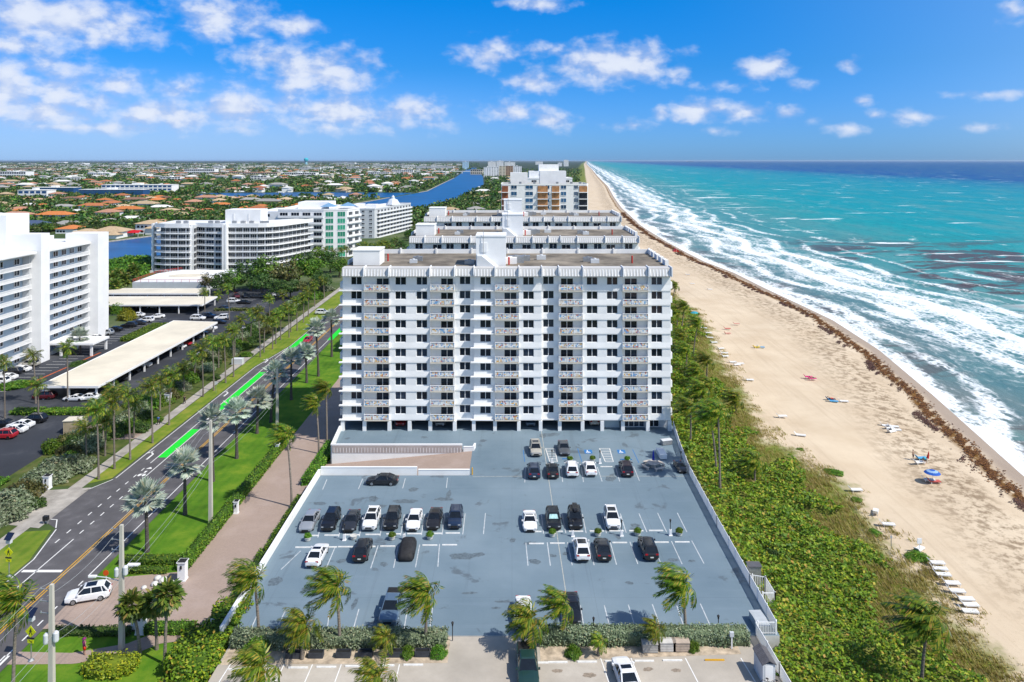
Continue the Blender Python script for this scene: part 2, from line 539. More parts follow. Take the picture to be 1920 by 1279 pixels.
# ------------------------------------------------------------------ sea
def build_sea():
    ys = list(np.arange(-250, 60, 20)) + list(np.arange(60, 460, 2.0)) + list(np.arange(460, 900, 8)) + list(900 * 1.1 ** np.arange(0, 46))
    ds = list(np.arange(-8, 100, 1.8)) + list(100 * 1.09 ** np.arange(0, 76))
    Y, D = np.meshgrid(np.array(ys), np.array(ds), indexing='ij')
    S = np.array([shore(y) for y in ys])[:, None]
    X = S + D
    wav = np.sin((D + 7 * np.sin(Y * 0.021) + 4 * np.sin(Y * 0.057 + 1)) * 2 * math.pi / 19)
    crest = np.clip(wav, -0.3, 1) ** 2 * np.sign(wav)
    amp = np.interp(D, [-8, 3, 14, 40, 75, 130, 400], [0, .05, .35, .55, .7, .3, .18]) * (0.55 + 0.45 * np.sin(Y * 0.033 + D * 0.05))
    chop = 0.10 * np.sin(X * 0.9 + Y * 0.35) * np.sin(Y * 0.5 - X * 0.21) * np.interp(D, [0, 20, 300, 600], [0, 1, 1, 0])
    Z = -5.0 + crest * amp * np.interp(Y, [-250, 700, 1500], [1, 1, 0]) + chop * np.interp(Y, [-250, 500, 900], [1, 1, 0])
    n = len(ds)
    V = np.stack([X, Y, Z], axis=2).reshape(-1, 3)
    i = np.arange(len(ys) - 1)[:, None] * n + np.arange(n - 1)[None, :]
    Q = np.stack([i, i + 1, i + n + 1, i + n], axis=2).reshape(-1, 4)
    m, nt, b = nodes_of('sea_water')
    pos = geo(nt, 'Position')
    at = nt.nodes.new('ShaderNodeAttribute'); at.attribute_name = 'd'
    cr = nt.nodes.new('ShaderNodeAttribute'); cr.attribute_name = 'crest'
    d = at.outputs['Fac']
    big = noise(nt, pos, 0.012, 5, 0.55)
    dd = math_(nt, 'MULTIPLY_ADD', math_(nt, 'SUBTRACT', big, 0.5), math_(nt, 'MULTIPLY_ADD', d, 0.5, 40), d)
    deep = ramp(nt, math_(nt, 'DIVIDE', d, 2400.0, clamp=True), [(0.0, (0.014, 0.265, 0.25)), (0.08, (0.003, 0.27, 0.285)), (0.28, (0.0, 0.225, 0.29)), (0.40, (0.0, 0.13, 0.26)), (0.46, (0.0, 0.05, 0.22)), (1.0, (0.0, 0.042, 0.19))])
    shal = ramp(nt, math_(nt, 'DIVIDE', dd, 220.0, clamp=True), [(0.0, (0.17, 0.19, 0.18)), (0.10, (0.10, 0.19, 0.20)), (0.28, (0.075, 0.235, 0.24)), (0.6, (0.05, 0.255, 0.245)), (1.0, (0.014, 0.265, 0.25))])
    col = mixc(nt, sstep(nt, d, 120, 260), shal, deep)
    # streaks of tone in open water
    mpz = nt.nodes.new('ShaderNodeMapping'); mpz.inputs['Scale'].default_value = (1.0, 0.35, 1); mpz.inputs['Rotation'].default_value = (0, 0, RD(-62)); link(nt, pos, mpz.inputs[0])
    st = noise(nt, mpz.outputs[0], 0.03, 7, 0.65)
    col = mixc(nt, math_(nt, 'MULTIPLY', sstep(nt, st, 0.45, 0.68), 0.5), col, (0.11, 0.27, 0.255))
    st2 = noise(nt, mpz.outputs[0], 0.22, 6, 0.7)
    col = mixc(nt, math_(nt, 'MULTIPLY', sstep(nt, st2, 0.42, 0.72), 0.42), col, (0.004, 0.10, 0.13))
    sp = nt.nodes.new('ShaderNodeSeparateXYZ'); link(nt, pos, sp.inputs[0])
    # floating sargassum
    mps = nt.nodes.new('ShaderNodeMapping'); mps.inputs['Scale'].default_value = (0.45, 0.8, 1); mps.inputs['Rotation'].default_value = (0, 0, RD(-12)); link(nt, pos, mps.inputs[0])
    sg = noise(nt, mps.outputs[0], 0.055, 8, 0.68, 0.8)
    zone = math_(nt, 'MULTIPLY', sstep(nt, d, 62, 90), math_(nt, 'SUBTRACT', 1.0, sstep(nt, d, 200, 330)))
    zone = math_(nt, 'MULTIPLY', zone, math_(nt, 'MULTIPLY', sstep(nt, sp.outputs[1], 150, 230), math_(nt, 'SUBTRACT', 1.0, sstep(nt, sp.outputs[1], 430, 560))))
    z2 = math_(nt, 'MULTIPLY', math_(nt, 'SUBTRACT', 1.0, sstep(nt, d, 8, 20)), math_(nt, 'MULTIPLY', sstep(nt, d, 1.5, 5), math_(nt, 'SUBTRACT', 1.0, sstep(nt, sp.outputs[1], 500, 800))))
    sgm = math_(nt, 'MULTIPLY', sstep(nt, sg, 0.47, 0.54), math_(nt, 'MAXIMUM', zone, math_(nt, 'MULTIPLY', z2, 0.55)))
    col = mixc(nt, math_(nt, 'MULTIPLY', sgm, 0.85), col, (0.085, 0.035, 0.03))
    # foam: along-shore breakers, torn lace between them, whitecaps far out
    mpf = nt.nodes.new('ShaderNodeMapping'); mpf.inputs['Scale'].default_value = (1.0, 0.42, 1); mpf.inputs['Rotation'].default_value = (0, 0, RD(-2)); link(nt, pos, mpf.inputs[0])
    f1 = noise(nt, mpf.outputs[0], 0.050, 9, 0.64, 1.4)
    f2 = noise(nt, mpf.outputs[0], 0.55, 6, 0.72, 1.2)
    thr = ramp(nt, math_(nt, 'DIVIDE', d, 160.0, clamp=True), [(0.0, (.66,) * 3), (0.012, (.60,) * 3), (0.035, (.44,) * 3), (0.08, (.40,) * 3), (0.15, (.43,) * 3), (0.22, (.52,) * 3), (0.34, (.505,) * 3), (0.45, (.40,) * 3), (0.56, (.31,) * 3), (0.70, (.30,) * 3), (1.0, (.22,) * 3)])
    fm = math_(nt, 'ADD', math_(nt, 'MULTIPLY', f1, 0.72), math_(nt, 'MULTIPLY', f2, 0.28))
    fm = math_(nt, 'ADD', math_(nt, 'ADD', fm, thr), math_(nt, 'MULTIPLY', cr.outputs['Fac'], 0.17))
    foam = sstep(nt, fm, 1.005, 1.13)
    lace = sstep(nt, fm, 0.885, 1.05)
    vz = nt.nodes.new('ShaderNodeTexVoronoi'); vz.feature = 'DISTANCE_TO_EDGE'; vz.inputs['Scale'].default_value = 0.42
    wv = nt.nodes.new('ShaderNodeVectorMath'); wv.operation = 'ADD'
    nn = nt.nodes.new('ShaderNodeTexNoise'); nn.inputs['Scale'].default_value = 0.3; nn.inputs['Detail'].default_value = 4; link(nt, pos, nn.inputs['Vector'])
    sc = nt.nodes.new('ShaderNodeVectorMath'); sc.operation = 'SCALE'; sc.inputs['Scale'].default_value = 5.0; link(nt, nn.outputs['Color'], sc.inputs[0])
    link(nt, mpf.outputs[0], wv.inputs[0]); link(nt, sc.outputs[0], wv.inputs[1]); link(nt, wv.outputs[0], vz.inputs['Vector'])
    edge = math_(nt, 'SUBTRACT', 1.0, sstep(nt, vz.outputs['Distance'], 0.02, 0.30))
    foam = math_(nt, 'MAXIMUM', foam, math_(nt, 'MULTIPLY', math_(nt, 'MULTIPLY', lace, edge), 0.92))
    mpw = nt.nodes.new('ShaderNodeMapping'); mpw.inputs['Scale'].default_value = (0.22, 1.0, 1); mpw.inputs['Rotation'].default_value = (0, 0, RD(6)); link(nt, pos, mpw.inputs[0])
    wc = noise(nt, mpw.outputs[0], 0.05, 7, 0.6)
    wide = math_(nt, 'SUBTRACT', 0.655, math_(nt, 'MULTIPLY', math_(nt, 'SUBTRACT', 1.0, sstep(nt, d, 100, 330)), 0.045))
    caps = sstep(nt, math_(nt, 'SUBTRACT', wc, wide), 0.0, 0.03)
    caps = math_(nt, 'MULTIPLY', caps, math_(nt, 'MULTIPLY', sstep(nt, d, 60, 110), math_(nt, 'SUBTRACT', 1.0, sstep(nt, d, 1500, 3500))))
    foam = math_(nt, 'MAXIMUM', foam, math_(nt, 'MULTIPLY', caps, 0.9))
    col = mixc(nt, foam, col, (0.80, 0.83, 0.84))
    link(nt, col, b.inputs['Base Color'])
    link(nt, math_(nt, 'MULTIPLY_ADD', foam, 0.5, 0.35), b.inputs['Roughness'])
    b.inputs['IOR'].default_value = 1.33
    b.inputs['Specular IOR Level'].default_value = 0.06
    h1 = noise(nt, mpz.outputs[0], 0.5, 6, 0.65)
    bump(nt, b, math_(nt, 'ADD', math_(nt, 'MULTIPLY', h1, 0.8), math_(nt, 'MULTIPLY', foam, 0.25)), 0.5, 1.0)
    me = fast('sea', V, Q, m, attrs={'d': D.ravel(), 'crest': np.clip(crest, 0, 1).ravel()}, smooth=True)
    tag(put('sea', me), kind='structure')


build_sea()


# ------------------------------------------------------------------ sheets laid on the street side
def sheet(name, poly, z, mat, **k):
    mb = MB(); mb.poly([(x, y, z) for x, y in poly])
    a = sum(poly[i - 1][0] * poly[i][1] - poly[i][0] * poly[i - 1][1] for i in range(len(poly)))
    if a < 0: mb.f = [f[::-1] for f in mb.f]
    return struct(name, mb, mat, **k)


def tarmac(name, base, worn, scale):
    m, nt, b = nodes_of(name)
    p = geo(nt, 'Position')
    n1 = noise(nt, p, scale, 7, 0.62)
    c = ramp(nt, n1, [(0.30, tuple(x * 0.78 for x in base)), (0.55, base), (0.74, worn)])
    n2 = noise(nt, p, 9, 3, 0.7)
    c = mixc(nt, math_(nt, 'MULTIPLY', sstep(nt, n2, 0.5, 0.8), 0.25), c, tuple(x * 0.6 for x in base))
    link(nt, c, b.inputs['Base Color']); b.inputs['Roughness'].default_value = 0.85
    b.inputs['Specular IOR Level'].default_value = 0.2
    bump(nt, b, n2, 0.15, 0.02)
    MATS[name] = m
    return m


ASPH = tarmac('street_asphalt', (0.105, 0.10, 0.104), (0.16, 0.152, 0.155), 0.35)
LOTA = tarmac('lot_asphalt', (0.042, 0.046, 0.056), (0.10, 0.103, 0.112), 0.10)
CONC = M('concrete_walk', (0.36, 0.33, 0.29), 0.85, 0.22, 0.6)
LOTC = tarmac('pale_concrete', (0.43, 0.385, 0.325), (0.53, 0.485, 0.42), 0.16)


def deck_mat():
    m, nt, b = nodes_of('blue_grey_deck_coating')
    p = geo(nt, 'Position')
    n1 = noise(nt, p, 0.07, 7, 0.6)
    c = ramp(nt, n1, [(0.3, (0.125, 0.18, 0.222)), (0.52, (0.158, 0.217, 0.26)), (0.72, (0.195, 0.256, 0.30))])
    mp = nt.nodes.new('ShaderNodeMapping'); mp.inputs['Scale'].default_value = (0.12, 1.2, 1); link(nt, p, mp.inputs[0])
    c = mixc(nt, math_(nt, 'MULTIPLY', sstep(nt, noise(nt, mp.outputs[0], 0.8, 5, 0.7), 0.5, 0.75), 0.22), c, (0.21, 0.27, 0.33))
    st = noise(nt, p, 0.21, 6, 0.6, 0.4)
    c = mixc(nt, math_(nt, 'MULTIPLY', sstep(nt, st, 0.60, 0.67), 0.65), c, (0.075, 0.09, 0.105))
    pale = noise(nt, p, 0.33, 6, 0.7)
    c = mixc(nt, math_(nt, 'MULTIPLY', sstep(nt, pale, 0.69, 0.76), 0.35), c, (0.30, 0.36, 0.40))
    jt = nt.nodes.new('ShaderNodeTexBrick'); jt.offset = 0.0; jt.inputs['Scale'].default_value = 1.0; jt.inputs['Mortar Size'].default_value = 0.02; jt.inputs['Brick Width'].default_value = 9.3; jt.inputs['Row Height'].default_value = 9.3
    link(nt, p, jt.inputs['Vector'])
    c = mixc(nt, math_(nt, 'MULTIPLY', jt.outputs['Fac'], 0.45), c, (0.09, 0.12, 0.15))
    tk = nt.nodes.new('ShaderNodeMapping'); tk.inputs['Scale'].default_value = (1.6, 0.05, 1); link(nt, p, tk.inputs[0])
    c = mixc(nt, math_(nt, 'MULTIPLY', sstep(nt, noise(nt, tk.outputs[0], 0.5, 5, 0.65), 0.56, 0.72), 0.28), c, (0.09, 0.12, 0.15))
    link(nt, c, b.inputs['Base Color']); b.inputs['Roughness'].default_value = 0.72
    b.inputs['Specular IOR Level'].default_value = 0.25
    return m


def brick_mat():
    m, nt, b = nodes_of('pink_brick_paving')
    p = geo(nt, 'Position')
    br = nt.nodes.new('ShaderNodeTexBrick')
    br.inputs['Scale'].default_value = 2.2
    br.inputs['Mortar Size'].default_value = 0.02
    br.inputs['Color1'].default_value = (0.37, 0.275, 0.22, 1); br.inputs['Color2'].default_value = (0.32, 0.24, 0.195, 1); br.inputs['Mortar'].default_value = (0.26, 0.20, 0.165, 1)
    link(nt, p, br.inputs['Vector'])
    n = noise(nt, p, 0.25, 6, 0.65)
    c = mixc(nt, math_(nt, 'MULTIPLY', sstep(nt, n, 0.45, 0.7), 0.45), br.outputs['Color'], (0.41, 0.32, 0.275))
    link(nt, c, b.inputs['Base Color']); b.inputs['Roughness'].default_value = 0.85
    return m


def lawn_mat(name, a, bcol, c3, sc=0.22):
    m, nt, b = nodes_of(name)
    p = geo(nt, 'Position')
    n = noise(nt, p, sc, 7, 0.65)
    c = ramp(nt, n, [(0.32, a), (0.52, bcol), (0.72, c3)])
    n2 = noise(nt, p, 6, 3, 0.8)
    c = mixc(nt, math_(nt, 'MULTIPLY', sstep(nt, n2, 0.45, 0.8), 0.45), c, a)
    wv = nt.nodes.new('ShaderNodeTexWave'); wv.inputs['Scale'].default_value = 0.22; wv.inputs['Distortion'].default_value = 1.5
    link(nt, p, wv.inputs['Vector'])
    c = mixc(nt, math_(nt, 'MULTIPLY', wv.outputs['Fac'], 0.15), c, c3)
    link(nt, c, b.inputs['Base Color']); b.inputs['Roughness'].default_value = 0.9; b.inputs['Specular IOR Level'].default_value = 0.15
    bump(nt, b, n2, 0.5, 0.05)
    return m


DECK, BRICK = deck_mat(), brick_mat()
LAWN = lawn_mat('clipped_lawn', (0.04, 0.11, 0.006), (0.075, 0.18, 0.01), (0.17, 0.25, 0.02))
VERGE = lawn_mat('verge_grass', (0.08, 0.15, 0.012), (0.15, 0.215, 0.02), (0.30, 0.27, 0.05))
BELT = lawn_mat('planting_bed_soil', (0.03, 0.06, 0.012), (0.07, 0.10, 0.02), (0.16, 0.14, 0.06))
e = 0.012
RX0, RX1 = -61.9, -51.5
sheet('road', [(RX0, 30), (RX0, 96.5), (-63.9, 104.5), (-67.4, 107), (-67.4, 115.5), (-64.6, 120), (-64.2, 186), (-61.6, 207), (-61.6, 460), (RX1, 460), (RX1, 30)], WZ + 2 * e, ASPH)
sheet('sidewalk', [(-69.6, 40), (-69.6, 130), (-70.2, 200), (-69.9, 330), (-67.9, 330), (-68.2, 200), (-67.6, 130), (-67.6, 40)], WZ + 4 * e, CONC)
sheet('driveway_apron', [(-76, 106.5), (-76, 116), (-66.2, 117.5), (-66.2, 104.5)], WZ + 3 * e, CONC)
sheet('brick_apron', [(-84, 107), (-84, 115.5), (-76, 115.5), (-76, 107)], WZ + 3 * e, BRICK)
sheet('brick_apron', [(-84, 137), (-84, 146), (-69.5, 145), (-69.5, 138)], WZ + 3 * e, BRICK)
sheet('verge', [(-67.6, 40), (-67.6, 103.5), (-64.2, 104), (-62.1, 96), (-62.1, 40)], WZ + 3 * e, VERGE)
sheet('verge', [(-67.6, 118.8), (-67.9, 330), (-61.8, 330), (-61.8, 208), (-64.4, 186), (-64.8, 121)], WZ + 3 * e, VERGE)
sheet('planting_bed', [(-82, 40), (-82, 106), (-69.6, 105), (-69.6, 40)], WZ + 2 * e, BELT)
sheet('planting_bed', [(-82, 117), (-82, 300), (-69.8, 300), (-69.6, 118)], WZ + 2 * e, BELT)
sheet('parking_lot', [(-122, 121), (-122, 300), (-82, 300), (-82, 100), (-88, 100), (-88, 121)], WZ + 3 * e, LOTA)
sheet('parking_lot', [(-104, 248), (-190, 248), (-190, 287), (-104, 287)], WZ + 2 * e, LOTA)
sheet('lawn', [(-51.4, 92), (-51.4, 330), (-40.8, 330), (-40.8, 92)], WZ + 3 * e, LAWN)
sheet('lawn', [(-51.4, 40), (-51.4, 81.5), (-33.4, 81.5), (-33.4, 40)], WZ + 3 * e, LAWN)
sheet('brick_driveway', [(-51.6, 82), (-51.6, 91), (-48.2, 92.2), (-41, 93.5), (-40.9, 190), (-30.6, 190), (-30.6, 82.5)], WZ + 4 * e, BRICK)
sheet('brick_path', [(-51.6, 76.2), (-51.6, 78.2), (-46, 78), (-41, 79.5), (-37, 83), (-33, 83), (-33, 80.5), (-37.5, 79.5), (-40, 77.3), (-45, 76.3)], WZ + 5 * e, BRICK)
sheet('waterway', [(-330, 150), (-290, 350), (-243, 508), (-195, 800), (-164, 1065), (-141, 1254), (-155, 1700), (-168, 2185), (-300, 5200), (-250, 5200), (-90, 2325), (-58, 1534), (-80, 858), (-130, 600), (-188, 392), (-199, 368), (-240, 150)], WZ + e, None or M('waterway_blue', (0.006, 0.075, 0.21), 0.3, 0.35, 0.06, spec=0.25, stretch=(0.4, 1, 1), bmp=0.3))
sheet('waterway', [(-172, 1040), (-340, 1045), (-470, 1035), (-480, 1180), (-330, 1215), (-155, 1190)], WZ + 2 * e, MATS['waterway_blue'])

# raised concrete deck of the condominium with the sunken ramp
DP = [(-29.8, 77), (-29.8, 116.2), (-6.7, 116.2), (-6.7, 126.2), (-30.2, 126.2), (-31, 135), (-31, 158), (29.6, 158), (29.6, 136), (27.9, 118), (27.6, 77)]
mb = MB(); mb.prism(DP, WZ - 0.6, 0.0, 1, 0)
struct('parking_deck', mb, [DECK, M('deck_edge_concrete', (0.55, 0.54, 0.52), 0.8)])
mb = MB(); mb.add([(-33.2, 116.4, WZ + .06), (-6.7, 116.4, -0.02), (-6.7, 126, -0.02), (-33.2, 126, WZ + .06), (-33.2, 116.4, WZ - .6), (-6.7, 116.4, WZ - .6), (-6.7, 126, WZ - .6), (-33.2, 126, WZ - .6)],
                  [(0, 1, 2, 3), (1, 0, 4, 5), (2, 1, 5, 6), (3, 2, 6, 7), (0, 3, 7, 4)])
struct('brick_ramp', mb, BRICK)
mb = MB(); mb.prism([(-28.6, 52), (-28.6, 76.95), (25.4, 76.95), (25.7, 70), (26.2, 52)], WZ - .6, -0.06, 1, 0)
struct('concrete_lot', mb, [LOTC, MATS['deck_edge_concrete']])
sheet('sandy_strip', [(-28.4, 72.6), (-28.4, 76.9), (-6.3, 76.9), (-6.3, 72.9)], -0.05, M('sandy_soil', (0.47, 0.38, 0.28), 0.95, 0.3, 1.2))
sheet('sandy_strip', [(2.8, 73.2), (2.8, 76.9), (22.8, 76.9), (22.8, 74.2)], -0.05, MATS['sandy_soil'])

# ------------------------------------------------------------------ painted markings
WHITE = M('road_paint_white', (0.74, 0.73, 0.70), 0.7, 0.10, 4)
WORN = M('worn_stall_paint', (0.50, 0.53, 0.55), 0.75, 0.22, 2.5)
YEL = M('road_paint_yellow', (0.62, 0.33, 0.02), 0.7, 0.12, 2)
GRN = M('bike_lane_green', (0.015, 0.62, 0.03), 0.7, 0.08, 2)
BLUEP = M('accessible_blue_paint', (0.02, 0.16, 0.42), 0.7, 0.1, 4)


def lines(name, segs, w, z, mat):
    mb = MB()
    for (x0, y0), (x1, y1) in segs:
        d = Vector((x1 - x0, y1 - y0, 0)).normalized(); n = Vector((-d.y, d.x, 0)) * w / 2
        a, b = Vector((x0, y0, z)), Vector((x1, y1, z))
        mb.poly([a - n, b - n, b + n, a + n][::1])
        if (b - a).cross(n).z < 0: pass
    return struct(name, mb, mat)


zr = WZ + 3 * e
lines('yellow_centre_lines', [((-56.1, 30), (-55.6, 460)), ((-55.75, 30), (-55.25, 460))], 0.14, zr, YEL)
lines('white_lane_lines', [((-52.5, 40), (-52.5, 79)), ((-52.5, 92.5), (-52.9, 460)), ((-59.8, 40), (-59.6, 101.5)), ((-61.7, 40), (-61.7, 96.3)), ((-61.7, 96.3), (-63.6, 104.2)), ((-64.2, 121), (-64, 186)), ((-64, 186), (-61.5, 207)), ((-61.5, 207), (-61.3, 400)), ((-59.7, 121), (-59.6, 205)), ((-61.5, 127), (-61.5, 205)), ((-66.6, 116.2), (-64.4, 120.5)), ((-66.8, 107.2), (-65.2, 107)), ((-65.2, 107), (-63.9, 104.6))], 0.14, zr, WHITE)
lines('white_lane_dashes', [((-59.65, y), (-59.65, y + 1.0)) for y in np.arange(103, 120, 2.6)] + [((-61.5, y), (-61.5, y + 1.0)) for y in np.arange(100.5, 126, 2.6)] + [((-52.5, y), (-52.5, y + 1.0)) for y in np.arange(80, 92, 2.6)], 0.16, zr, WHITE)
lines('stop_bar', [((-61.4, 93.6), (-56.4, 93.6))], 0.55, zr, WHITE)
lines('crosswalk_bars', [((x, 74.6), (x, 77.6)) for x in np.arange(-61.2, -52, 1.25)], 0.6, zr, WHITE)
lines('green_bike_lane', [((-60.6, 129.4), (-60.6, 143)), ((-60.6, 152), (-60.55, 181.6)), ((-60.5, 203), (-60.4, 222)), ((-52.2, 214), (-52.2, 240))], 1.55, zr + 0.006, GRN)
mb = MB()


def arrow(x, y, s):
    for pts in ([(-.1, 0), (.1, 0), (.1, 1.6), (-.1, 1.6)], [(-.1, 1.6), (.1, 1.6), (-.5, 2.3), (-.7, 2.2)], [(-.95, 1.75), (-.45, 2.0), (-.35, 2.75)][::-1]):
        mb.poly([(x + a * s, y + b * s, zr + .004) for a, b in pts])


for y in (128.5, 163, 190): arrow(-62.9, y, 1.5)
struct('turn_arrow', mb, WHITE)
mb = MB()
for y in (122.2, 147.5, 184.5):   # cyclist marks
    for dx in (-.35, .35): mb.poly([(-60.6 + dx + .28 * math.cos(a), y + .5 * math.sin(a), zr + .004) for a in np.arange(0, 6.2, .63)])
    mb.poly([(-60.95, y, zr + .005), (-60.85, y, zr + .005), (-60.4, y + 1.0, zr + .005), (-60.5, y + 1.0, zr + .005)])
    mb.poly([(-60.75, y + .9, zr + .005), (-60.4, y + .9, zr + .005), (-60.4, y + 1.6, zr + .005), (-60.75, y + 1.6, zr + .005)])
    mb.poly([(-61.1, y + 2.4, zr + .005), (-60.1, y + 2.4, zr + .005), (-60.6, y + 3.2, zr + .005)])
struct('cycle_symbol', mb, WHITE)

zd = 0.012
P = lambda x, y: tuple(G(x, y, 0)[:2])
stalls = []
for a, b in [((564, 1033), (527, 1068)), ((628, 1027), (611, 1067)), ((709, 1023), (695, 1066)), ((746, 1024), (738, 1065)), ((787, 1021), (779, 1064)), ((824, 1020), (821, 1063))]:
    stalls.append((P(*a), P(*b)))
for k in range(9): stalls.append((P(606 + 38.6 * k * .985, 967 - k * .6), P(596 + 39.4 * k * .985, 1008 - k * .8)))
for x0, x1, ya, yb in [(986, 990, 1018, 1061), (1026, 1032, 1017, 1061), (1064, 1073, 1017, 1060), (1104, 1114, 1017, 1060), (1144, 1156, 1016, 1059), (1181, 1196, 1016, 1058), (1220, 1240, 1015, 1058), (1259, 1279, 1015, 1058), (1297, 1320, 1014, 1057)]:
    stalls.append((P(x0, ya), P(x1, yb)))
for x0, x1, ya, yb in [(1015, 1019, 964, 1001), (1054, 1061, 964, 1000), (1092, 1099, 964, 1000), (1128, 1137, 963, 1000), (1163, 1174, 963, 999), (1198, 1213, 963, 998), (1233, 1250, 962, 998), (1270, 1288, 962, 998)]:
    stalls.append((P(x0, ya), P(x1, yb)))
for x0, x1, ya, yb in [(483, 464, 1152, 1194), (535, 512, 1145, 1194), (618, 612, 1147, 1190), (673, 659, 1142, 1192), (764, 756, 1141, 1191), (811, 804, 1140, 1192), (1051, 1057, 1136, 1191), (1088, 1097, 1135, 1190), (1133, 1147, 1135, 1190), (1178, 1195, 1134, 1189), (1223, 1243, 1133, 1188), (1269, 1284, 1136, 1180), (1313, 1336, 1132, 1183)]:
    stalls.append((P(x0, ya), P(x1, yb)))
for x0, x1, ya, yb in [(613, 605, 899, 918), (680, 672, 898, 917), (760, 755, 897, 916), (839, 837, 896, 915), (1120, 1129, 876, 903), (1154, 1162, 876, 903), (1188, 1199, 875, 902), (1090, 1094, 876, 904), (1052, 1055, 876, 904), (985, 984, 876, 905)]:
    stalls.append((P(x0, ya), P(x1, yb)))
lines('stall_line', stalls, 0.11, zd, WORN)
lines('deck_joint_line', [(P(1015, 808), P(1062, 1118)), (P(886, 894), P(985, 893)), (P(1125, 893), P(1285, 893))], 0.10, zd, M('pale_joint', (0.42, 0.42, 0.38), 0.8, 0.2, 3))
lines('blue_stall_line', [(P(981, 844), P(984, 866)), (P(1083, 841), P(1091, 866)), (P(1186, 843), P(1198, 868))], 0.11, zd, BLUEP)
hat = []
for x0, x1, u0, u1 in [(1023, 1040, 1031, 1045), (1124, 1143, 1135, 1150)]:
    A, B, C_, D_ = P(x0, 841), P(x1, 841), P(u0, 866), P(u1, 866)
    A, B, C_, D_ = (A[0], A[1]), (B[0], B[1]), (C_[0], C_[1]), (D_[0], D_[1])
    hat += [(A, C_), (B, D_)]
    for t in np.linspace(0, 1, 9):
        hat.append(((A[0] + (C_[0] - A[0]) * t, A[1] + (C_[1] - A[1]) * t), (B[0] + (D_[0] - B[0]) * t, B[1] + (D_[1] - B[1]) * t)))
lines('hatched_aisle', hat, 0.13, zd, WHITE)
for x, y in [(1103, 847), (1165, 847)]:
    c = G(x, y); mb = MB(); mb.poly([(c.x + a, c.y + b, zd) for a, b in ((-.65, -.8), (.65, -.8), (.65, .8), (-.65, .8))])
    mb.poly([(c.x - .1 + .32 * math.cos(t), c.y - .25 + .32 * math.sin(t), zd + .004) for t in np.arange(0, 6.2, .5)], 1)
    mb.poly([(c.x - .1 + .2 * math.cos(t), c.y - .25 + .2 * math.sin(t), zd + .008) for t in np.arange(0, 6.2, .5)], 0)
    mb.poly([(c.x - .12 + a, c.y + b, zd + .010) for a, b in ((-.08, -.2), (.08, -.2), (.08, .4), (-.08, .4))], 1)
    mb.poly([(c.x - .12 + a, c.y + b, zd + .012) for a, b in ((0, -.25), (.5, -.5), (.5, -.36), (0, -.1))], 1)
    mb.poly([(c.x - .12 + .12 * math.cos(t), c.y + .55 + .12 * math.sin(t), zd + .010) for t in np.arange(0, 6.2, .7)], 1)
    struct('wheelchair_symbol', mb, [BLUEP, WHITE])
PL = lambda x, y: tuple(G(x, y, -0.06)[:2])
lot = []
for x in (432, 533, 586, 640, 695, 749): lot.append((PL(x, 1246), PL(x - 14 - (640 - x) * .05, 1284)))
for x, q in ((1126, 0.30), (1183, .36), (1285, .5), (1389, .6)): lot.append((PL(x, 1234), PL(x + 50 * q + 4, 1290)))
lines('stall_line', lot, 0.11, -0.06 + zd, WHITE)
wl = []
for y0, xs in ((152, np.arange(0, 1)),):
    for y in np.arange(125, 245, 2.75): wl.append(((-117.5, y), (-112.6, y)))
    for y in np.arange(252, 284, 2.75): wl.append(((-100, y), (-95, y))); wl.append(((-92, y), (-87, y)))
lines('stall_line', wl, 0.12, WZ + 4 * e, WHITE)
lines('yellow_kerb_line', [((-111.4, 170), (-110.2, 200))], 0.5, WZ + 4 * e, M('orange_flower_bed', (0.45, 0.10, 0.03), 0.9, 0.3, 3))

# oil and damp stains soaked into the deck and the concrete lot
STN = M('oil_stain', (0.115, 0.15, 0.175), .6, .3, 3)
sr = random.Random(4); STZ = []
def stain(x, y, a, b, z, m):
    STZ.append(1); c = G(x, y, z); k = c.y / F; a *= k; b *= k * 1.9; n = 22; ph = [sr.uniform(0, 6.28) for _ in range(4)]
    mb = MB(); mb.poly([(c.x + a * math.cos(t) * w, c.y + b * math.sin(t) * w, z + .004 + .0002 * len(STZ)) for t in np.linspace(0, 2 * math.pi, n, endpoint=False) for w in [1 + .16 * math.sin(2 * t + ph[0]) + .10 * math.sin(5 * t + ph[1]) + .07 * math.sin(8 * t + ph[2])]]); struct('floor_stain', mb, m)
for a in [(868, 1043, 22, 7), (896, 1040, 12, 4), (852, 1042, 5, 3), (516, 1090, 11, 9), (775, 918, 10, 4), (833, 936, 16, 4), (841, 928, 5, 9), (700, 935, 9, 6), (712, 950, 12, 4), (665, 1132, 5, 9), (573, 1105, 8, 3), (775, 1137, 6, 4), (640, 1052, 8, 4), (720, 1058, 7, 4), (1003, 1053, 10, 5), (1036, 1042, 7, 3), (1060, 1038, 6, 3), (1262, 1050, 12, 2.5), (1297, 1052, 6, 2.5), (961, 1013, 6, 4), (1145, 897, 10, 7), (1180, 1093, 7, 3), (1191, 985, 8, 4), (1082, 1053, 8, 5), (880, 1112, 14, 2), (945, 1128, 16, 2), (930, 1140, 8, 2), (600, 944, 14, 3), (760, 940, 20, 5), (1018, 817, 8, 5)]: stain(*a, 0, STN)
for a in [(1105, 1266, 11, 4), (1045, 1258, 9, 3), (1215, 1255, 9, 3), (1268, 1257, 8, 3), (677, 1252, 5, 2), (720, 1256, 7, 3)]: stain(*a, -.06, M('rusty_stain', (.27, .22, .17), .8, .3, 3))
